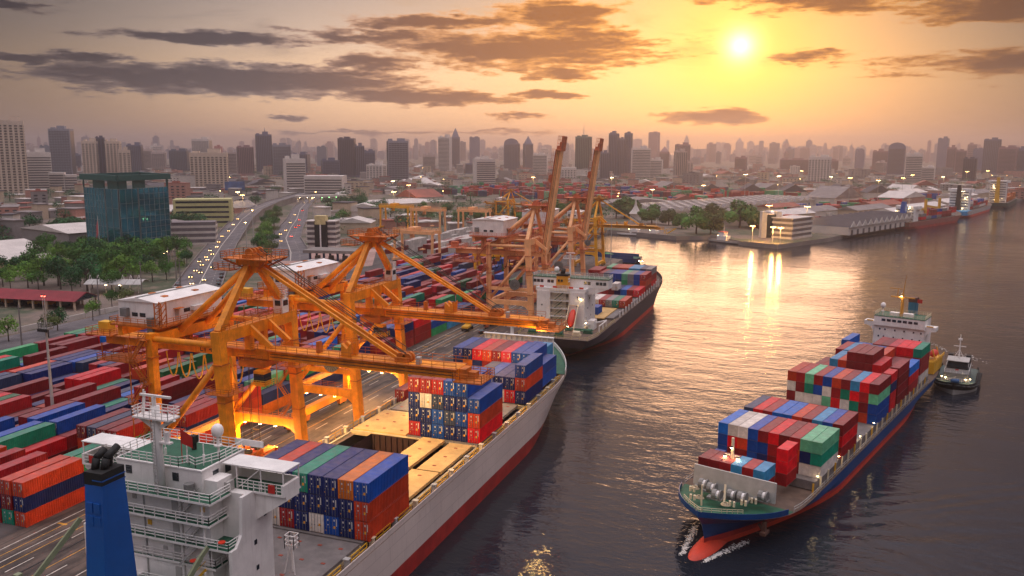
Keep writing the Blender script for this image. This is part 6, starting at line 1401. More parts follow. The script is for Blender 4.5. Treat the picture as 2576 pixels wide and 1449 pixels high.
# long red-roofed shed with open bays
rs = thing('open_shed', 'long shed with dark red roof and open bays left of the crane', 'shed', (-296, 246, 3), R(8))
MB().extr([(-30, -7, 3.6), (-30, 7, 3.6), (-30, 0, 6.4)], (58, 0, 0)).build('roof', REDROOF, rs)
for k in range(10):
    for y in (-6, 6): MB().box(-29 + k * 6.2, -28.4 + k * 6.2, y - .3, y + .3, 0, 3.6).build('post', WALLS[1], rs)
MB().box(-30, 20, 5.5, 6.2, 0, 3.4).box(-30, -20, -6, 6, 0, 3.2).build('wall', WALLS[1], rs)
MB().extr([(28, -6.4, 3.6), (28, 6.4, 3.6), (28, 0, 6.0)], (.3, 0, 0)).build('gable_glazing', GLASS_D, rs)
tk = random.Random(4)
for k in range(6): 
    b = thing('yard_truck', f'{["yellow", "orange", "dark", "yellow and black", "orange and grey", "grey"][k]} machine parked under the red-roofed shed', 'vehicle', (-312 + k * 6.5, 244.5 + k * .9, 3), R(60 + 20 * k))
    MB().box(-1.1, 1.1, -2.6, 2.6, .6, 1.7).build('chassis', [YELP, ORANGE, DARK, YELP, ORANGE, GREY][k], b); MB().box(-1, 1, .8, 2.4, 1.7, 2.8).build('cab', [YELP, ORANGE, DARK, BLACK, GREY, GREY][k], b)
    for sx in (-1, 1):
        for sy_ in (-1.6, 1.6): MB().tube((sx * .8, sy_, .5), (sx * 1.15, sy_, .5), .5, 10).build('wheel', BLACK, b)
cn = thing('bus_canopy', 'curved pale canopy with white hangers beside the road', 'canopy', (-284, 281, 3), R(20))
n = 8
for k in range(7):
    x0 = -12 + k * 3.5; b = MB(); pr = [(-5 + 10 * i / n, 4.6 + 1.5 * math.sin(math.pi * i / n)) for i in range(n + 1)]
    b.extr([(x0, p, q) for p, q in pr] + [(x0, p, q - .2) for p, q in reversed(pr)], (3.3, 0, 0)); b.build('roof_panel', LGREY, cn)
    MB().tube((x0, 0, 6.1), (x0 + .6, 0, 8.0), .1, 6).tube((x0 + 3, -3, 5.6), (x0 + .6, 0, 8.0), .05, 5).tube((x0, 0, 0), (x0, 0, 6.0), .18, 6).build('hanger', WHITE, cn)
for x in (-3, 3): lamp_part(cn, (x, -4.0, 4.2), .5, LAMP_Y)
# white industrial halls on the left edge
shed('wide white hall with dark openings left of the glass office', -458, 424, 62, 44, 10, R(-16), WALLS[2], ROOFS[2], .06, doors=GLASS_D)
shed('low white-roofed hall at the left edge behind trees', -440, 352, 46, 26, 6, R(-14), WALLS[0], ROOFS[2], .08)
shed('second low white-roofed hall at the left edge', -402, 322, 34, 24, 5, R(-10), WALLS[3], ROOFS[2], .1)
shed('small orange-walled hall among the left trees', -386, 330, 20, 12, 4.4, R(-12), WALLS[3], ROOFS[2], .12)
for k, (x, y, c) in enumerate(((-452, 470, 3), (-470, 486, 0), (-436, 480, 3), (-488, 500, 0), (-515, 520, 1))): low_house(x, y, 16, 12, 5, R(-15), c, [1, 2, 1, 2, 0][k], True, ['orange-walled house behind the white hall', 'white house farther behind the white hall', 'orange house nearest the glass office', 'white house at left among the back gardens', 'cream house farthest left behind the halls'][k], 'houses behind the halls')
yb_ = thing('yellow_building', 'pale yellow five-storey block right of the glass office', 'building', (-470, 560, 3), R(34))
MB().box(-22, 22, -10, 10, 0, 22).build('wall', mat('wall_yellow', (190, 184, 130), .8, var=.1), yb_)
for f in range(5): MB().box(-20, 20, -10.08, -9.95, 3 + f * 4, 4.6 + f * 4).build('window_strip', GLASS_D, yb_)
wo_ = thing('terrace_building', 'white stepped terrace building behind the glass office', 'building', (-388, 452, 3), R(35))
for f in range(4): MB().box(-14, 14, -10 + f * 1.5, 10, f * 3.6, f * 3.6 + 1.4).build('storey_wall', WALLS[0], wo_); MB().box(-13.6, 13.6, -9.4 + f * 1.5, 9.6, f * 3.6 + 1.4, f * 3.6 + 3.6).build('storey_glazing', GSOFT, wo_)
so = thing('office_tower', 'small white and black office tower with yellow stair head', 'building', (-298, 466, 3), R(14))
MB().box(-4, 4, -6, 6, 0, 17).build('dark_core', BLACK, so); MB().box(-3.6, 3.4, -6.3, -1, 15, 20.5).build('stair_head', mat('stair_yellow', (214, 196, 140), .7), so)
for f in range(5): MB().box(-10, -3.9, -5, 5, f * 3.3, f * 3.3 + 1.4).box(3.9, 9.4, -4.4, 5, f * 3.3, f * 3.3 + 1.4).build('balcony', WALLS[0], so)['kind'] = 'stuff'; MB().box(-9.4, -3.95, -4.4, 4.8, f * 3.3 + 1.4, f * 3.3 + 3.3).box(3.95, 9, -4, 4.8, f * 3.3 + 1.4, f * 3.3 + 3.3).build('glazing', GSOFT, so)['kind'] = 'stuff'
MB().box(-10, 9.4, -5, 5, 16.5, 17.2).build('roof', ROOFS[2], so); MB().box(-.4, .4, -6.6, -6.3, 0, 15).build('white_fin', WHITE, so)
gs = thing('gate_canopy', 'flat concrete canopy on blue posts at the yard gate', 'canopy', (-256, 410, 3), R(12))
MB().box(-15, 15, -8, 8, 5.0, 6.6).build('roof', CONC, gs)
for x in (-12, -4, 4, 12):
    for y in (-5, 5): MB().box(x - .5, x + .5, y - .5, y + .5, 0, 5).build('post', mat('post_blue', (44, 70, 110), .6), gs)
    MB().box(x + 1.5, x + 3.4, -2, 2, 0, 2.8).build('booth', WALLS[2], gs)
tp_ = thing('toll_plaza', 'long white toll plaza roof with lights across the road', 'toll plaza', (-553, 862, 3), R(46))
MB().box(-30, 30, -5, 5, 6.5, 9).build('roof', WALLS[0], tp_)
for k in range(9): MB().box(-28 + k * 7 - .5, -28 + k * 7 + .5, -3, 3, 0, 6.5).build('post', WALLS[0], tp_)
for k in range(7): lamp_part(tp_, (-26 + k * 8.5, -5, 6.2), .7, LAMP_Y if k < 3 else mat('lamp_green', (120, 255, 120), .5, var=0, emit=14, ecol=(.3, 1, .3)), 'lane_lamp')
shed('large warehouse with broad white double roof beyond the gantries', -424, 800, 72, 100, 8, R(-26), WALLS[1], ROOFS[2], .12, bays=2)
shed('long low white-roofed depot before the large warehouse', -402, 698, 62, 16, 5, R(24), WALLS[0], ROOFS[2], .12)
shed('cream shed with pale curved roof left of the yard', -330, 560, 26, 22, 8, R(20), WALLS[1], ROOFS[2], .14)
wv1 = shed('long row of white vaulted warehouses with blue doors across the basin', -58, 985, 300, 66, 7, R(65.5), WALLS[0], ROOFS[0], 3.4, bays=20, doors=BLUED)
wv1.location = (-96, 925, 3)
shed('dark flat warehouse left of the vaulted row', -182, 905, 90, 46, 7, R(24), WALLS[2], ROOFS[0], .06)
rb_ = thing('riverside_office', 'white riverside office with sign tower at the point', 'building', (-18, 652, 3), R(66))
for f in range(4): MB().box(-18, 14, -8, 8, f * 3.6, f * 3.6 + 1.5).build('storey_wall', WALLS[0], rb_); MB().box(-17.6, 13.6, -7.5, 7.5, f * 3.6 + 1.5, f * 3.6 + 3.6).build('storey_glazing', GSOFT, rb_)
MB().box(-18.4, 14.4, -8.4, 8.4, 14.4, 15).build('roof', ROOFS[2], rb_)
sg = thing('sign_tower', 'tall white gate-like tower with dark opening beside the riverside office', 'tower', (-34, 642, 3), R(20))
MB().box(-7, -3.4, -3, 3, 0, 19).box(3.4, 7, -3, 3, 0, 19).build('white_panel', WALLS[0], sg); MB().box(-3.4, 3.4, -2, 2.6, 0, 17).build('dark_panel', GLASS_D, sg)
lamp_part(sg, (0, -3.2, 19.5), .8)

gs2 = shed('row of riverside sheds with sharp white gables along the far quay', 32, 748, 132, 34, 6, R(66), WALLS[0], ROOFS[3], -5.0, bays=12, doors=ROOFS[3])
shed('grey-roofed terminal hall with white gable beyond the far quay', 14, 1060, 62, 36, 10, R(60), WALLS[0], ROOFS[0], .2)
shed('pink-walled warehouse with pale roof beyond the far quay', 92, 1140, 70, 30, 8, R(64), WALLS[3], ROOFS[2], .1)
shed('low hall on the bank behind the moored boats', -72, 742, 34, 18, 7, R(20), WALLS[0], ROOFS[0], .2)
pg = thing('spired_pavilion', 'small white spired pavilion among the riverside trees', 'pavilion', (-154, 742, 3))
MB().box(-4, 4, -4, 4, 0, 7).build('wall', WALLS[0], pg); MB().lathe([(6, 7), (3.4, 10), (1.2, 14), (.2, 20)], (0, 0, 0), 8).build('roof', ROOFS[2], pg)
for k, (x, y) in enumerate(((-95, 1210), (-40, 1200), (20, 1220), (70, 1235), (-150, 1240))):
    shed(f'dark-roofed hall with white gable below the towers, {ORD[k + 1]} from the left', sorted((-95, -40, 20, 70, -150))[k], 1225 + 12 * k, 34, 26, 7, R(20), WALLS[0], ROOFS[3], .3, group='dark-roofed halls')
for k, (x, y, w, d_, r_, wi, ri) in enumerate(((70, 880, 70, 24, 64, 0, 2), (40, 905, 80, 22, 64, 1, 0), (96, 965, 80, 22, 64, 0, 2), (58, 985, 70, 24, 64, 3, 1), (134, 1075, 70, 22, 66, 0, 2), (-30, 800, 60, 24, 60, 1, 2), (-10, 850, 70, 24, 62, 0, 0), (-40, 905, 50, 20, 62, 1, 1), (165, 1230, 80, 26, 66, 0, 2), (200, 1330, 80, 26, 66, 1, 0), (110, 1290, 70, 30, 64, 3, 2), (30, 1310, 70, 26, 62, 0, 1))):
    shed(f'{WW[wi]} shed with {RW[ri]} roof behind the far quay, {ORD[k + 1]} counting from the point', x, y, d_, w, 7, R(r_ - 90), WALLS[wi], ROOFS[ri], .16, group='sheds behind the far quay')
fb = random.Random(55); cb_ = MB(); kk_ = list(CM)
for k in range(260):
    u = fb.random(); x = -20 + 190 * u + fb.uniform(-45, 30) - 20; y = 720 + 520 * u + fb.uniform(-10, 60)
    if x > -18 + (y - 700) * .345 - 30: continue
    cb_.rbox(x, y, 3, 2.44 * fb.choice([1, 1, 3]), 12.2, 2.6 * fb.choice([1, 2, 3]), R(-24 + fb.choice([0, 90])), kk_.index(fb.choice(['red', 'dark red', 'green', 'blue', 'maroon', 'orange-red', 'white', 'teal'])))
tag(cb_.build('far_quay_containers', list(CM.values())), 'scattered coloured containers behind the far quay sheds', 'containers', kind='stuff')
bbd = thing('billboard', 'blank pale billboard on dark posts above the container park', 'billboard', (-560, 1500, 3), R(20))
MB().box(-13, 13, -.6, .6, 8, 24).build('panel', WALLS[2], bbd); MB().box(-10, -8.6, -.5, .5, 0, 8).box(8.6, 10, -.5, .5, 0, 8).build('post', DARK, bbd)
bb2 = thing('billboard', 'blue billboard standing before the cream apartment slab', 'billboard', (-752, 960, 3), R(36)); MB().box(-13, 13, -.6, .6, 6, 18).build('panel', mat('billboard_blue', (70, 100, 150), .6, var=.4, scale=.12), bb2); MB().box(-9, -8, -.4, .4, 0, 6).box(8, 9, -.4, .4, 0, 6).build('post', DARK, bb2)
# yard-side wall
wl = thing('boundary_wall', 'low white boundary wall between the yard road and the red-roofed shed', 'wall', (-253, 222, 3))
for k in range(14): MB().box(-1.0 + (k - 7) * .1, -.6 + (k - 7) * .1, -70 + k * 9.2, -70 + k * 9.2 + 9.0, 0, 1.8).build('wall_panel', WALLS[0], wl)

# ---------------------------------------------------------------- trees
LEAF = []
for k, c in enumerate(((82, 126, 58), (58, 104, 62), (110, 150, 62), (98, 110, 62))):
    m = mat(f'leaf_{["mid", "deep", "fresh", "dusty"][k]}', c, .8, var=.45, scale=.25, rnd=.2); LEAF.append(m)
    b = m.node_tree.nodes['Principled BSDF']; b.inputs['Specular IOR Level'].default_value = .15
lfr = random.Random(9)
def crown_mesh(seed, n, squash):
    r = random.Random(seed); b = MB(); lobes = [(0, 0, .1, .62)] + [(.62 * math.cos(a), .62 * math.sin(a), r.uniform(-.25, .4), r.uniform(.34, .5)) for a in [r.uniform(0, 6.28) for _ in range(8)]] + [(r.uniform(-.2, .2), r.uniform(-.2, .2), .55, .4)]
    for _ in range(n):
        x, y, z, q = r.choice(lobes); v = Vector((r.gauss(0, 1), r.gauss(0, 1), r.gauss(0, 1))).normalized() * q * r.uniform(.72, 1.06)
        p = Vector((x + v.x, y + v.y, (z + v.z) * squash)); s = r.uniform(.045, .10)
        u = Vector((r.gauss(0, 1), r.gauss(0, 1), r.gauss(0, .6))).normalized(); w = u.cross(v).normalized() if u.cross(v).length > .01 else Vector((1, 0, 0)); u = (u - v * .4).normalized()
        b.quad([p - u * s - w * s * .5, p + w * s * .7 - u * s * .2, p + u * s + w * s * .1, p - w * s * .6 + u * s * .3])
    return b.mesh('crown', LEAF[0])
DCROWNS = [crown_mesh(s, 2600, q) for s, q in ((7, 1.0), (8, .9))]
CROWNS = [crown_mesh(s, 900, q) for s, q in ((1, .8), (2, .95), (3, .7), (4, 1.15))]
FCROWNS = [crown_mesh(s, 260, q) for s, q in ((5, .75), (6, .9))]
def trunk_mesh(seed):
    r = random.Random(seed); b = MB().tube((0, 0, 0), (.02, .01, .5), .045, 7, .032)
    for k in range(5):
        a = k * 1.257 + r.uniform(-.3, .3); b.tube((.02, .01, .42 + .02 * k), (.38 * math.cos(a), .38 * math.sin(a), .72 + r.uniform(-.05, .15)), .022, 5, .008)
    return b.mesh('trunk', WOODB)
TRUNKS = [trunk_mesh(s) for s in (1, 2)]
def tree(x, y, h, rad, label, group, far=False, leaf=None, dense=False):
    t = thing('tree', label, 'tree', (x, y, 3), lfr.uniform(0, 6.28), group)
    c = bpy.data.objects.new('crown', lfr.choice(DCROWNS if dense else (FCROWNS if far else CROWNS))); COL.objects.link(c); c.parent = t; c.location = (0, 0, h * (.48 if dense else .6)); c.scale = (rad, rad, h * (.56 if dense else .48))
    c.material_slots[0].link = 'OBJECT'; c.material_slots[0].material = leaf or lfr.choice(LEAF)
    k = bpy.data.objects.new('trunk', lfr.choice(TRUNKS)); COL.objects.link(k); k.parent = t; k.scale = (rad * 1.3, rad * 1.3, h)
    return t
gl_ = 'trees in the belt before the glass office'
spots = []
for k in range(1500):
    x = lfr.uniform(-450, -285); y = lfr.uniform(262, 405)
    # belt between the shed and the office, left of the road
    lim = -246 - (y - 285) * .72
    if x > lim - 12 or x < lim - 120 or math.hypot(x + 385, y - 398) < 30 or math.hypot(x + 402, y - 322) < 14: continue
    if -330 < x and y < 268: continue
    if any(math.hypot(x - a, y - b) < 6.6 for a, b in spots): continue
    spots.append((x, y))
    if len(spots) > 88: break
for i_, (x, y) in enumerate(spots):
    lk = lfr.choice([0, 0, 1, 2]); hh = lfr.uniform(6.5, 15.5); tree(x, y, hh, lfr.uniform(.36, .56) * hh, f'{"tall" if hh > 12.5 else ("middling" if hh > 10.5 else "low")} {["mid-green", "deep green", "fresh green"][lk]} tree in the dense belt before the glass office', gl_, leaf=LEAF[lk])
for k, (x, y) in enumerate(((-262, 262), (-245, 196), (-244, 214), (-240, 180), (-247, 232), (-238, 205), (-256, 250), (-239, 166))): tree(x, y, lfr.uniform(6, 9), lfr.uniform(2.6, 4.2), 'small roadside tree along the wall behind the yard', 'small trees along the yard wall')
for k in range(26):
    u = k / 26; a = Vector(R1[1]).lerp(Vector(R1[5]), u); b = Vector(R2[1]).lerp(Vector(R2[5]), u)
    p = a.lerp(b, lfr.uniform(.35, .6)); tree(p.x + 10 * (1 - u) - 2, p.y, lfr.uniform(7, 11), lfr.uniform(3.4, 5.2), 'tree on the green strip between the two roads', 'trees between the two roads')
for k in range(80):
    x = lfr.uniform(-600, -400); y = lfr.uniform(430, 800)
    if blocked(x, y) or math.hypot(x + 470, y - 560) < 30 or math.hypot(x + 388, y - 452) < 24 or math.hypot(x + 458, y - 424) < 45: continue
    tree(x, y, lfr.uniform(10, 16), lfr.uniform(6, 9), 'dark tree in the park behind the glass office', 'trees behind the glass office', leaf=LEAF[1])
for k in range(40):
    x = lfr.uniform(-380, -255); y = lfr.uniform(470, 760)
    if blocked(x, y) or (x > -345 and y < 640) or math.hypot(x + 298, y - 466) < 16: continue
    tree(x, y, lfr.uniform(8, 14), lfr.uniform(4.5, 8), 'tree beside the right-hand road before the large warehouse', 'trees beside the right-hand road')
for k, (x, y, h, r) in enumerate(((-88, 650, 22, 12), (-77, 648, 17, 10), (-62, 716, 24, 16), (-84, 728, 20, 13), (-136, 724, 18, 12), (-120, 716, 14, 9), (-172, 780, 20, 14), (-160, 770, 16, 10), (-105, 690, 13, 9), (-214, 750, 22, 14), (-230, 740, 18, 12), (-200, 762, 18, 11), (-46, 706, 16, 9), (-28, 676, 9, 5), (-250, 700, 14, 9), (-268, 690, 16, 10))):
    tree(x, y, h, r, f'large rounded riverside tree across the basin, {ORD[1 + sorted([-88, -77, -62, -84, -136, -120, -172, -160, -105, -214, -230, -200, -46, -28, -250, -268]).index(x)]} from the left', 'riverside trees', leaf=LEAF[3 if k % 2 else 0], dense=True)
far_spots = []
for k in range(360):
    dist = 620 + 1500 * lfr.random() ** 1.3; a = R(lfr.uniform(-32, 32)); x = dist * math.sin(a - R(20)); y = dist * math.cos(a - R(20))
    if y < 1330 and x > -160 + (y - 700) * .2: continue
    if blocked(x, y) or (-470 < x < -380 and 745 < y < 860): continue
    far_spots.append((dist, x, y))
far_spots.sort(); ft = MB(); fsrc = []
for cm_ in FCROWNS: fsrc.append(([tuple(v.co) for v in cm_.vertices], [tuple(p.vertices) for p in cm_.polygons]))
for n_, (dist, x, y) in enumerate(far_spots):
    hh, rr_ = lfr.uniform(9, 16), lfr.uniform(7, 13)
    if n_ < 40: tree(x, y, hh, rr_, f'dark tree among the nearer town roofs, {ORD[1 + n_ % 20]} {"of the nearer" if n_ < 20 else "of the farther"} twenty', 'trees among the nearer town roofs', True, LEAF[1])
    else:
        vs, fs = fsrc[n_ % 2]; b0 = len(ft.v); ft.v += [(x + p[0] * rr_, y + p[1] * rr_, 3 + hh * .55 + p[2] * hh * .5) for p in vs]
        ft.f += [tuple(b0 + q for q in f) for f in fs]; ft.m += [0] * len(fs); ft.tube((x, y, 3), (x, y, 3 + hh * .5), rr_ * .05, 5)
tag(ft.build('distant_trees', LEAF[1]), 'dark tree crowns scattered through the distant town', 'trees', kind='stuff')

# ---------------------------------------------------------------- street lamps, masts, vehicles
def mast_lamp(x, y, h, label, group, m=LAMP_W, n=2, r=.8, z=3.0, red=False):
    t = thing('lamp_post', label, 'lamp post', (x, y, z), 0, group)
    MB().tube((0, 0, 0), (0, 0, h), .22 + h * .006, 8, .12).build('pole', LGREY, t); MB().box(-1.4, 1.4, -.2, .2, h - .2, h + .05).build('bracket', GREY, t)
    for k in range(n): lamp_part(t, (-1.2 + 2.4 * k / max(1, n - 1) if n > 1 else 0, -.3, h - .3), r, m)
    return t
ym = thing('light_mast', 'tall unlit light mast rising from the yard at left', 'lamp post', (-153, 131.3, 3))
MB().tube((0, 0, 0), (0, 0, 24), .42, 10, .2).build('pole', LGREY, ym); MB().box(-1.2, 1.2, -.8, .8, 24, 24.3).rail([(-1.2, -.8, 24.3), (1.2, -.8, 24.3), (1.2, .8, 24.3), (-1.2, .8, 24.3)], 1.0, .8, .08, closed=True).build('head_platform', GREY, ym)
for k in range(5): MB().box(-1.3 + k * .6, -.9 + k * .6, -1.1, -.8, 23.6, 24.2).build('flood_lamp', DARK, ym)
MB().rail([(-.25, 0, 24.3), (-.25, 0.01, 24.3)], 8, 1, .08); MB().beam((-.3, 0, 24.3), (-.3, 0, 31), .1).beam((.3, 0, 24.3), (.3, 0, 31), .1).beam((-.3, .4, 24.3), (-.3, .4, 31), .1).build('lightning_mast', LGREY, ym)
for x in (-.4, .4): lamp_part(ym, (x, 0, 31.2), .22, LAMP_R, 'warning_lamp')
lr2 = random.Random(31)
LP = [(-470, 884, 26), (-447, 880, 22), (-350, 660, 26), (-545, 700, 20), (-505, 655, 20), (-285, 905, 30), (-240, 1010, 30), (-36, 652, 23), (-10, 700, 20), (-48, 1040, 34), (28, 1010, 34), (60, 1060, 30), (-90, 1090, 34), (-120, 930, 26), (95, 1180, 30), (150, 1260, 30), (200, 1420, 34), (-330, 980, 30), (-160, 850, 24), (240, 1500, 34), (120, 1340, 30), (10, 1190, 30), (-30, 1330, 34)]
for k, (x, y, h) in enumerate(LP): mast_lamp(x, y, h, f'tall lit lamp mast over the port and town, {ORD[1 + sorted(range(len(LP)), key=lambda q: math.atan2(LP[q][0], LP[q][1])).index(k)]} from the left', 'lit lamp masts', LAMP_W if k % 3 else LAMP_Y, 3, 1.5)
for k in range(22):
    p = Vector(R1[2]).lerp(Vector(R1[5]), k / 22); d = (Vector(R1[5]) - Vector(R1[2])).normalized()
    mast_lamp(p.x - 17 * d.y - 4, p.y + 17 * d.x - 6, 6, 'small lit lamp in the row along the left road', 'small lamps along the left road', LAMP_Y, 1, .34)
for k in range(42):
    dist = 900 + 1700 * lr2.random(); a = R(lr2.uniform(-31, 31)); x = dist * math.sin(a - R(20)); y = dist * math.cos(a - R(20))
    if y < 1250 and x > -130: continue
    mast_lamp(x, y, lr2.uniform(9, 16), 'small lit street lamp in the distant town', 'street lamps in the distant town', LAMP_W, 1, lr2.uniform(.6, 1.0))
for k, (x, y, h) in enumerate(((-355, 470, 22), (-330, 430, 18), (-400, 610, 22), (-455, 700, 22))): mast_lamp(x, y, h, f'grey lamp post beside the roads, {ORD[k + 1]} counting away', 'grey posts beside the roads', LAMP_W, 1, .7)
for k, (x, y, h) in enumerate(((-262, 272, 16), (-252, 240, 15), (-232, 190, 14), (-300, 330, 14), (-285, 318, 15), (-233, 262, 20))):
    t = thing('utility_pole', f'grey concrete utility pole by the yard road, {ORD[k + 1]} listed from the bend' if 0 else f'concrete utility pole {["behind the red-roofed shed", "in front of the red shed wall", "at the left edge of yard road", "left of the busy road", "beside the road sign", "next to the machinery house"][k]}', 'pole', (x, y, 3), 0, 'utility poles')
    MB().tube((0, 0, 0), (0, 0, h), .3, 7, .18).build('post', CONC, t); MB().box(-1.2, 1.2, -.1, .1, h - 1.2, h - 1.0).build('cross_arm', DARK, t)
MB_WHITE = mat('beacon_white', (220, 216, 210), .5)
lp3 = thing('quay_light_pole', 'slender unlit pole at the quay corner by the bow', 'pole', (-100, 423, 3)); MB().tube((0, 0, 0), (0, 0, 27), .25, 7, .14).build('post', LGREY, lp3); MB().box(-.9, .9, -.3, .3, 27, 27.4).build('lamp_bar', GREY, lp3)

for k, (x, y) in enumerate(((-44, 611), (-30, 606), (-25, 603))):
    mast_lamp(x, y, 11, f'lit lamp post added at the water edge of the point, {ORD[k + 1]} from the left', 'added lamp posts at the point', LAMP_W, 2, .8); glow_light((x, y - 1.5, 13.2), 5000, .8, (1, .5, .12))  # posts added to carry the lights that streak the water, clear of the facade
CARC = {'white': (214, 210, 206), 'black': (22, 22, 26), 'silver': (150, 150, 154), 'red': (150, 26, 30), 'dark grey': (58, 58, 62)}
CARM = {k: mat('car_' + k.replace(' ', '_'), v, .25, var=0, spec=.7) for k, v in CARC.items()}
HEADL = mat('headlamp', (255, 226, 160), .4, var=0, emit=5, ecol=(1, .55, .2)); TAILL = mat('tail_lamp', (255, 40, 30), .4, var=0, emit=5, ecol=(1, .06, .03))
def car(x, y, z, rz, col, label, group, lights=True, van=False):
    t = thing('car', label, 'car', (x, y, z), rz, group); h = 1.45 if not van else 2.1
    MB().hexa([(-.9, -2.2, .35), (.9, -2.2, .35), (.9, 2.2, .35), (-.9, 2.2, .35), (-.86, -2.15, .92), (.86, -2.15, .92), (.84, 2.05, .85), (-.84, 2.05, .85)]).build('body', CARM[col], t)
    MB().hexa([(-.84, -1.9, .92), (.84, -1.9, .92), (.84, 1.1, .9), (-.84, 1.1, .9), (-.68, -1.4, h), (.68, -1.4, h), (.68, .3, h), (-.68, .3, h)]).build('cabin', GLASS_D, t)
    MB().box(-.67, .67, -1.38, .28, h, h + .05).build('roof', CARM[col], t)
    for sx in (-1, 1):
        for sy_ in (-1.35, 1.35): MB().tube((sx * .72, sy_, .33), (sx * .93, sy_, .33), .33, 10).build('wheel', BLACK, t)
        MB().box(sx * .62 - .2, sx * .62 + .2, 2.1, 2.24, .55, .78).build('headlamp', HEADL if lights else GLASS_D, t); MB().box(sx * .66 - .16, sx * .66 + .16, -2.26, -2.17, .6, .8).build('tail_lamp', TAILL if lights else REDP, t)
    return t
cr_ = random.Random(13)
def on_road(pts, u, off):
    n = len(pts) - 1; i = min(n - 1, int(u * n)); f = u * n - i; a = Vector(pts[i]); b = Vector(pts[i + 1]); d = (b - a).normalized(); nr = Vector((d.y, -d.x, 0)); p = a.lerp(b, f) + nr * off
    return p, math.atan2(-d.x, d.y)
k = 0
for u, off in [(.14, -3), (.155, 1.5), (.17, -5.5), (.19, -2), (.2, -5), (.215, 2.5), (.23, -3.5), (.25, -6), (.26, -2.2), (.28, -4), (.3, -1.6), (.33, -4.5), (.36, -2), (.4, -3), (.45, -4), (.5, -2.5), (.56, -3), (.62, -3)]:
    p, rz = on_road(R1, u, off); k += 1; c = cr_.choice(list(CARC)); car(p.x, p.y, p.z + .03, rz + math.pi, c, f'{c} car with lit headlamps on the left road, {ORD[k]} from the near end', 'cars on the left road', van=k % 4 == 0)
k = 0
for u, off in [(.12, 8), (.135, 8.6), (.15, 8.2), (.165, 8.7), (.18, 8.3), (.12, -9), (.14, -9.2)]:
    p, rz = on_road(R1, u, off); k += 1; c = ['dark grey', 'black', 'silver', 'black', 'dark grey', 'white', 'silver'][k - 1]; car(p.x, p.y, p.z + .03, rz, c, f'{c} car parked along the left road kerb, {ORD[k]} of the parked row', 'cars parked along the kerb', lights=False)
k = 0
for u, off, d in [(.25, -4, 0), (.3, 3.5, 1), (.33, -5, 0), (.38, -2.5, 0), (.42, 4, 1), (.5, -3, 0), (.55, 3, 1), (.62, -3, 0), (.68, 3, 1), (.45, 5.5, 1)]:
    p, rz = on_road(R2, u, off); k += 1; c = cr_.choice(list(CARC)); car(p.x, p.y, p.z + .03, rz + math.pi * (1 - d), c, f'{c} car on the wide right-hand road, {ORD[k]} from the near end', 'cars on the right-hand road', van=k % 3 == 0)
car(-107.2, 264, 3.02, R(20), 'black', 'black sedan crossing the quay lane below the second crane', None, lights=False)
tk_ = thing('yard_tractor', 'yellow yard tractor driving on the quay lane', 'truck', (-113.2, 266, 3.02), R(5))
MB().box(-1.2, 1.2, -3.4, 3.0, .7, 1.2).build('chassis', DARK, tk_); MB().box(-1.2, .2, 1.0, 3.2, 1.2, 3.0).build('cab', YELP, tk_); MB().box(-1.1, .1, 3.18, 3.26, 2.0, 2.8).build('windscreen', GLASS_D, tk_); MB().box(-1.2, 1.2, -3.2, .6, 1.2, 1.9).build('engine_deck', YELP, tk_)
for sx in (-1, 1):
    for sy_ in (-2.4, 2.2): MB().tube((sx * .8, sy_, .55), (sx * 1.25, sy_, .55), .55, 10).build('wheel', BLACK, tk_)

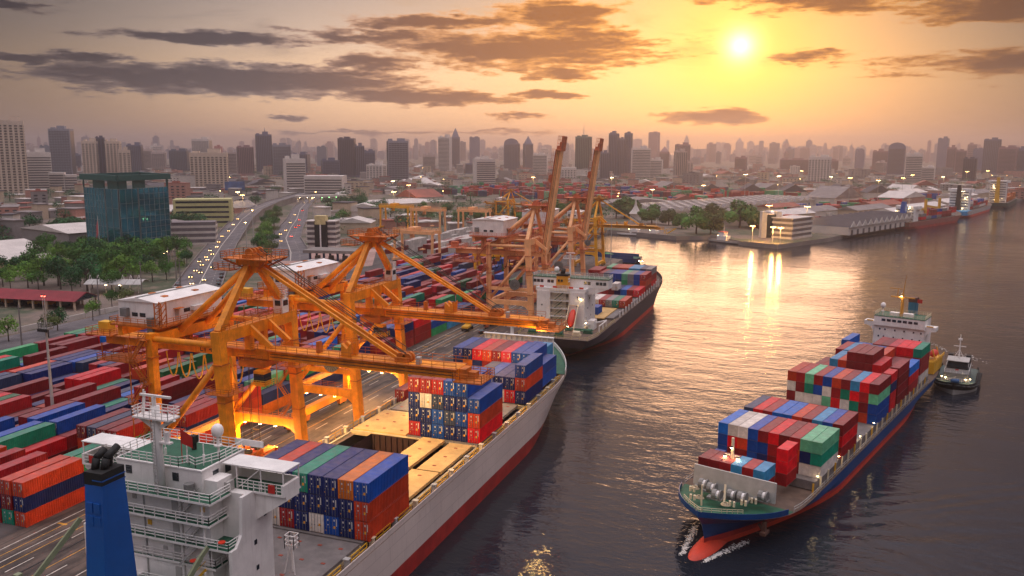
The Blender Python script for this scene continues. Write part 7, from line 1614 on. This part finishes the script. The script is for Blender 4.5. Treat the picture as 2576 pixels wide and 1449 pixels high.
# ---------------------------------------------------------------- far ships and boats
def small_ship(label, x, y, rz, L, B, hull_m, boot_m, house_y, house_h, funnel_m, cranes=0, load_=None, gy=None):
    t = thing('moored_ship', label, 'ship', (x, y, 0), rz, 'ships moored at the far quay')
    rg = hull(t, L, B, [(-2, 4, L - 4, .4, .15, .75, 1.7, 0), (.4, 2, L - 3, .7, .1, .78, 1.8, 0), (2.2, 1, L - 2, .85, .08, .8, 2, 0), (6.2, 0, L, .95, .05, .84, 2.4, 3)], [boot_m, boot_m, hull_m], ['boot_top', 'boot_top', 'hull'], 30, deck_mat=DECKB)
    hs = MB().box(-B * .36, B * .36, house_y, house_y + 11, 6, 6 + house_h).box(-B * .48, B * .48, house_y + 6, house_y + 11, 3.4 + house_h, 6.2 + house_h).build('bridge_block', WHITE, t)
    for k in range(int(house_h / 2.8)): MB().box(-B * .34, B * .34, house_y - .06, house_y, 7.2 + k * 2.8, 8.1 + k * 2.8).build('window_strip', GLASS_D, hs)
    MB().hexa([(-2.5, house_y - 6, 6), (2.5, house_y - 6, 6), (2.5, house_y - 1, 6), (-2.5, house_y - 1, 6), (-1.6, house_y - 5, 10 + house_h), (1.6, house_y - 5, 10 + house_h), (1.6, house_y - 1.5, 10 + house_h), (-1.6, house_y - 1.5, 10 + house_h)]).build('funnel', funnel_m, t)
    MB().tube((0, house_y + 8, 6 + house_h), (0, house_y + 8, 14 + house_h), .35, 6, .15).box(-2, 2, house_y + 7.8, house_y + 8.2, 11 + house_h, 11.4 + house_h).build('mast', CREAM, t)
    for k in range(cranes):
        yy = house_y + 30 + k * 34; c = MB().tube((B * .3, yy, 6), (B * .3, yy, 24), 1.3, 10).build('deck_crane', YELP, t); MB().beam((B * .3, yy, 15), (B * .1, yy - 20, 17.5), 1.6, 1.8).build('jib', YELP, c)
    for k in range(8): lamp_part(t, (lr2.uniform(-B * .4, B * .4), house_y - lr2.uniform(.2, 4), 7 + lr2.uniform(0, house_h)), .5, LAMP_Y, 'deck_lamp')
    b = MB(); ks = list(CM); 
    for c in range(int((L - house_y - 34) / 12.8)):
        for r in range(int((B - 3) / 2.5)):
            for q in range(lr2.choice([1, 2, 2, 3])): xx = -B / 2 + 1.6 + r * 2.5; yy = house_y + 15 + c * 12.8; b.box(xx, xx + 2.4, yy, yy + 12.2, 6.8 + q * 2.6, 6.8 + q * 2.6 + 2.55, ks.index(load_ or lr2.choice(['maroon', 'dark red', 'red', 'white', 'blue', 'orange-red', 'grey'])))
    if b.v: b.build('container_load', list(CM.values()), t)['kind'] = 'stuff'
    return t
small_ship('moored cargo ship with tall blue funnel and yellow deck cranes', 62, 788, -R(25), 145, 21, mat('hull_rosy', (150, 84, 78), .6), HULL_RED, 14, 13, FBLUE, 2)
small_ship('moored container ship with light blue stern and white bridge', 126, 955, -R(17.5), 170, 25, mat('hull_light_grey', (176, 168, 166), .6), HULL_RED2, 22, 22, BLACK)
MB().box(-12.0, 12.0, -.25, 26, 2.4, 6.4).build('blue_stern', mat('stern_blue', (50, 140, 190), .5), [o for o in COL.objects if o.get('label', '').startswith('moored container ship with light')][0])
small_ship('farthest moored ship with yellow upperworks and green hull', 194, 1140, -R(15), 150, 24, mat('hull_green', (36, 70, 60), .6), DARK, 10, 26, YELP, load_='orange')
def boat(label, x, y, rz, L, B, m, house, roof):
    t = thing('harbour_boat', label, 'boat', (x, y, 0), rz, 'boats moored in the basin')
    hull(t, L, B, [(-1, 1, L - 3, .6, .1, .6, 1.8, 0), (.8, .5, L - 1, .8, .1, .65, 2, .5), (2.0, 0, L, .9, .08, .7, 2.3, 1.4)], [DARK, m], ['boot_top', 'hull'], 20, deck_mat=DECKB)
    h = MB().box(-B * .34, B * .34, L * house, L * house + L * .22, 2, 5).box(-B * .28, B * .28, L * house + 1, L * house + L * .16, 5, 7.6).build('wheelhouse', WHITE, t); MB().box(-B * .3, B * .3, L * house + .6, L * house + L * .18, 7.6, 7.9).build('roof', roof, h); MB().box(-B * .29, B * .29, L * house + .9, L * house + 1, 5.8, 6.8).build('window_strip', GLASS_D, h)
    MB().tube((0, L * house + 4, 7.6), (0, L * house + 4, 13), .14, 6).build('mast', WHITE, t)
    for k in range(4): lamp_part(t, (lr2.uniform(-2, 2), L * house - 1 + k * 2, 5 + k * .8), .35, LAMP_Y, 'deck_lamp')
    return t
boat('white patrol boat with red trim moored at the point', -74, 628, -R(122), 36, 8, LGREY, .2, BOATR)
boat('white work boat with lit cabins moored in the basin', -148, 650, -R(100), 30, 8, WHITE, .35, WHITE)
wb_ = boat('grey dredger with yellow lifting frame moored beside the work boat', -124, 645, -R(100), 26, 8, GREY, .1, WHITE)
f_ = MB().beam((-2, 14, 2), (-2, 22, 7), .5).beam((2, 14, 2), (2, 22, 7), .5).beam((-2, 22, 7), (2, 22, 7), .4).beam((-2, 14, 2), (-2, 14, 6), .4).beam((2, 14, 2), (2, 14, 6), .4).beam((-2, 14, 6), (-2, 22, 7), .3).build('lifting_frame', YELP, wb_)
bg_ = thing('cargo_barge', 'blue open barge with green tarpaulin moored behind the bow', 'barge', (-98, 487, 0), R(82))
hull(bg_, 52, 11, [(-1, 3, 49, .7, .1, .86, 2, 0), (.6, 1, 51, .85, .08, .88, 2.2, 0), (3.2, 0, 52, .95, .06, .9, 2.6, 1)], [DARK, HULL_BLUE], ['boot_top', 'hull'], 24, deck_mat=DECKG)
bulwark(bg_, [(5.2, 2, 3.2), (5.2, 44, 3.2), (3, 49, 3.6)], 0, 60, 1.6, HULL_BLUE, 'coaming'); MB().sphere((0, 20, 3.0), 4.2, 12, 6, sz=.5).build('tarpaulin', mat('tarp_green', (30, 120, 70), .6), bg_)

# ---------------------------------------------------------------- haze: one closed box of thin warm air
hz = MB().box(-9800, 8200, -260, 9900, -4, 215).build('haze', None)
hz.data.materials.clear()
hm = bpy.data.materials.new('haze_air'); hm.use_nodes = True; ht = hm.node_tree; ht.nodes.clear()
hv = ht.nodes.new('ShaderNodeVolumePrincipled'); ho = ht.nodes.new('ShaderNodeOutputMaterial'); ht.links.new(hv.outputs[0], ho.inputs['Volume'])
hv.inputs['Color'].default_value = (0.95, 0.88, 0.92, 1); hv.inputs['Density'].default_value = 0.00018; hv.inputs['Anisotropy'].default_value = 0.72
hz.data.materials.append(hm); tag(hz, 'thin warm evening haze over the port and city', 'haze', kind='stuff')
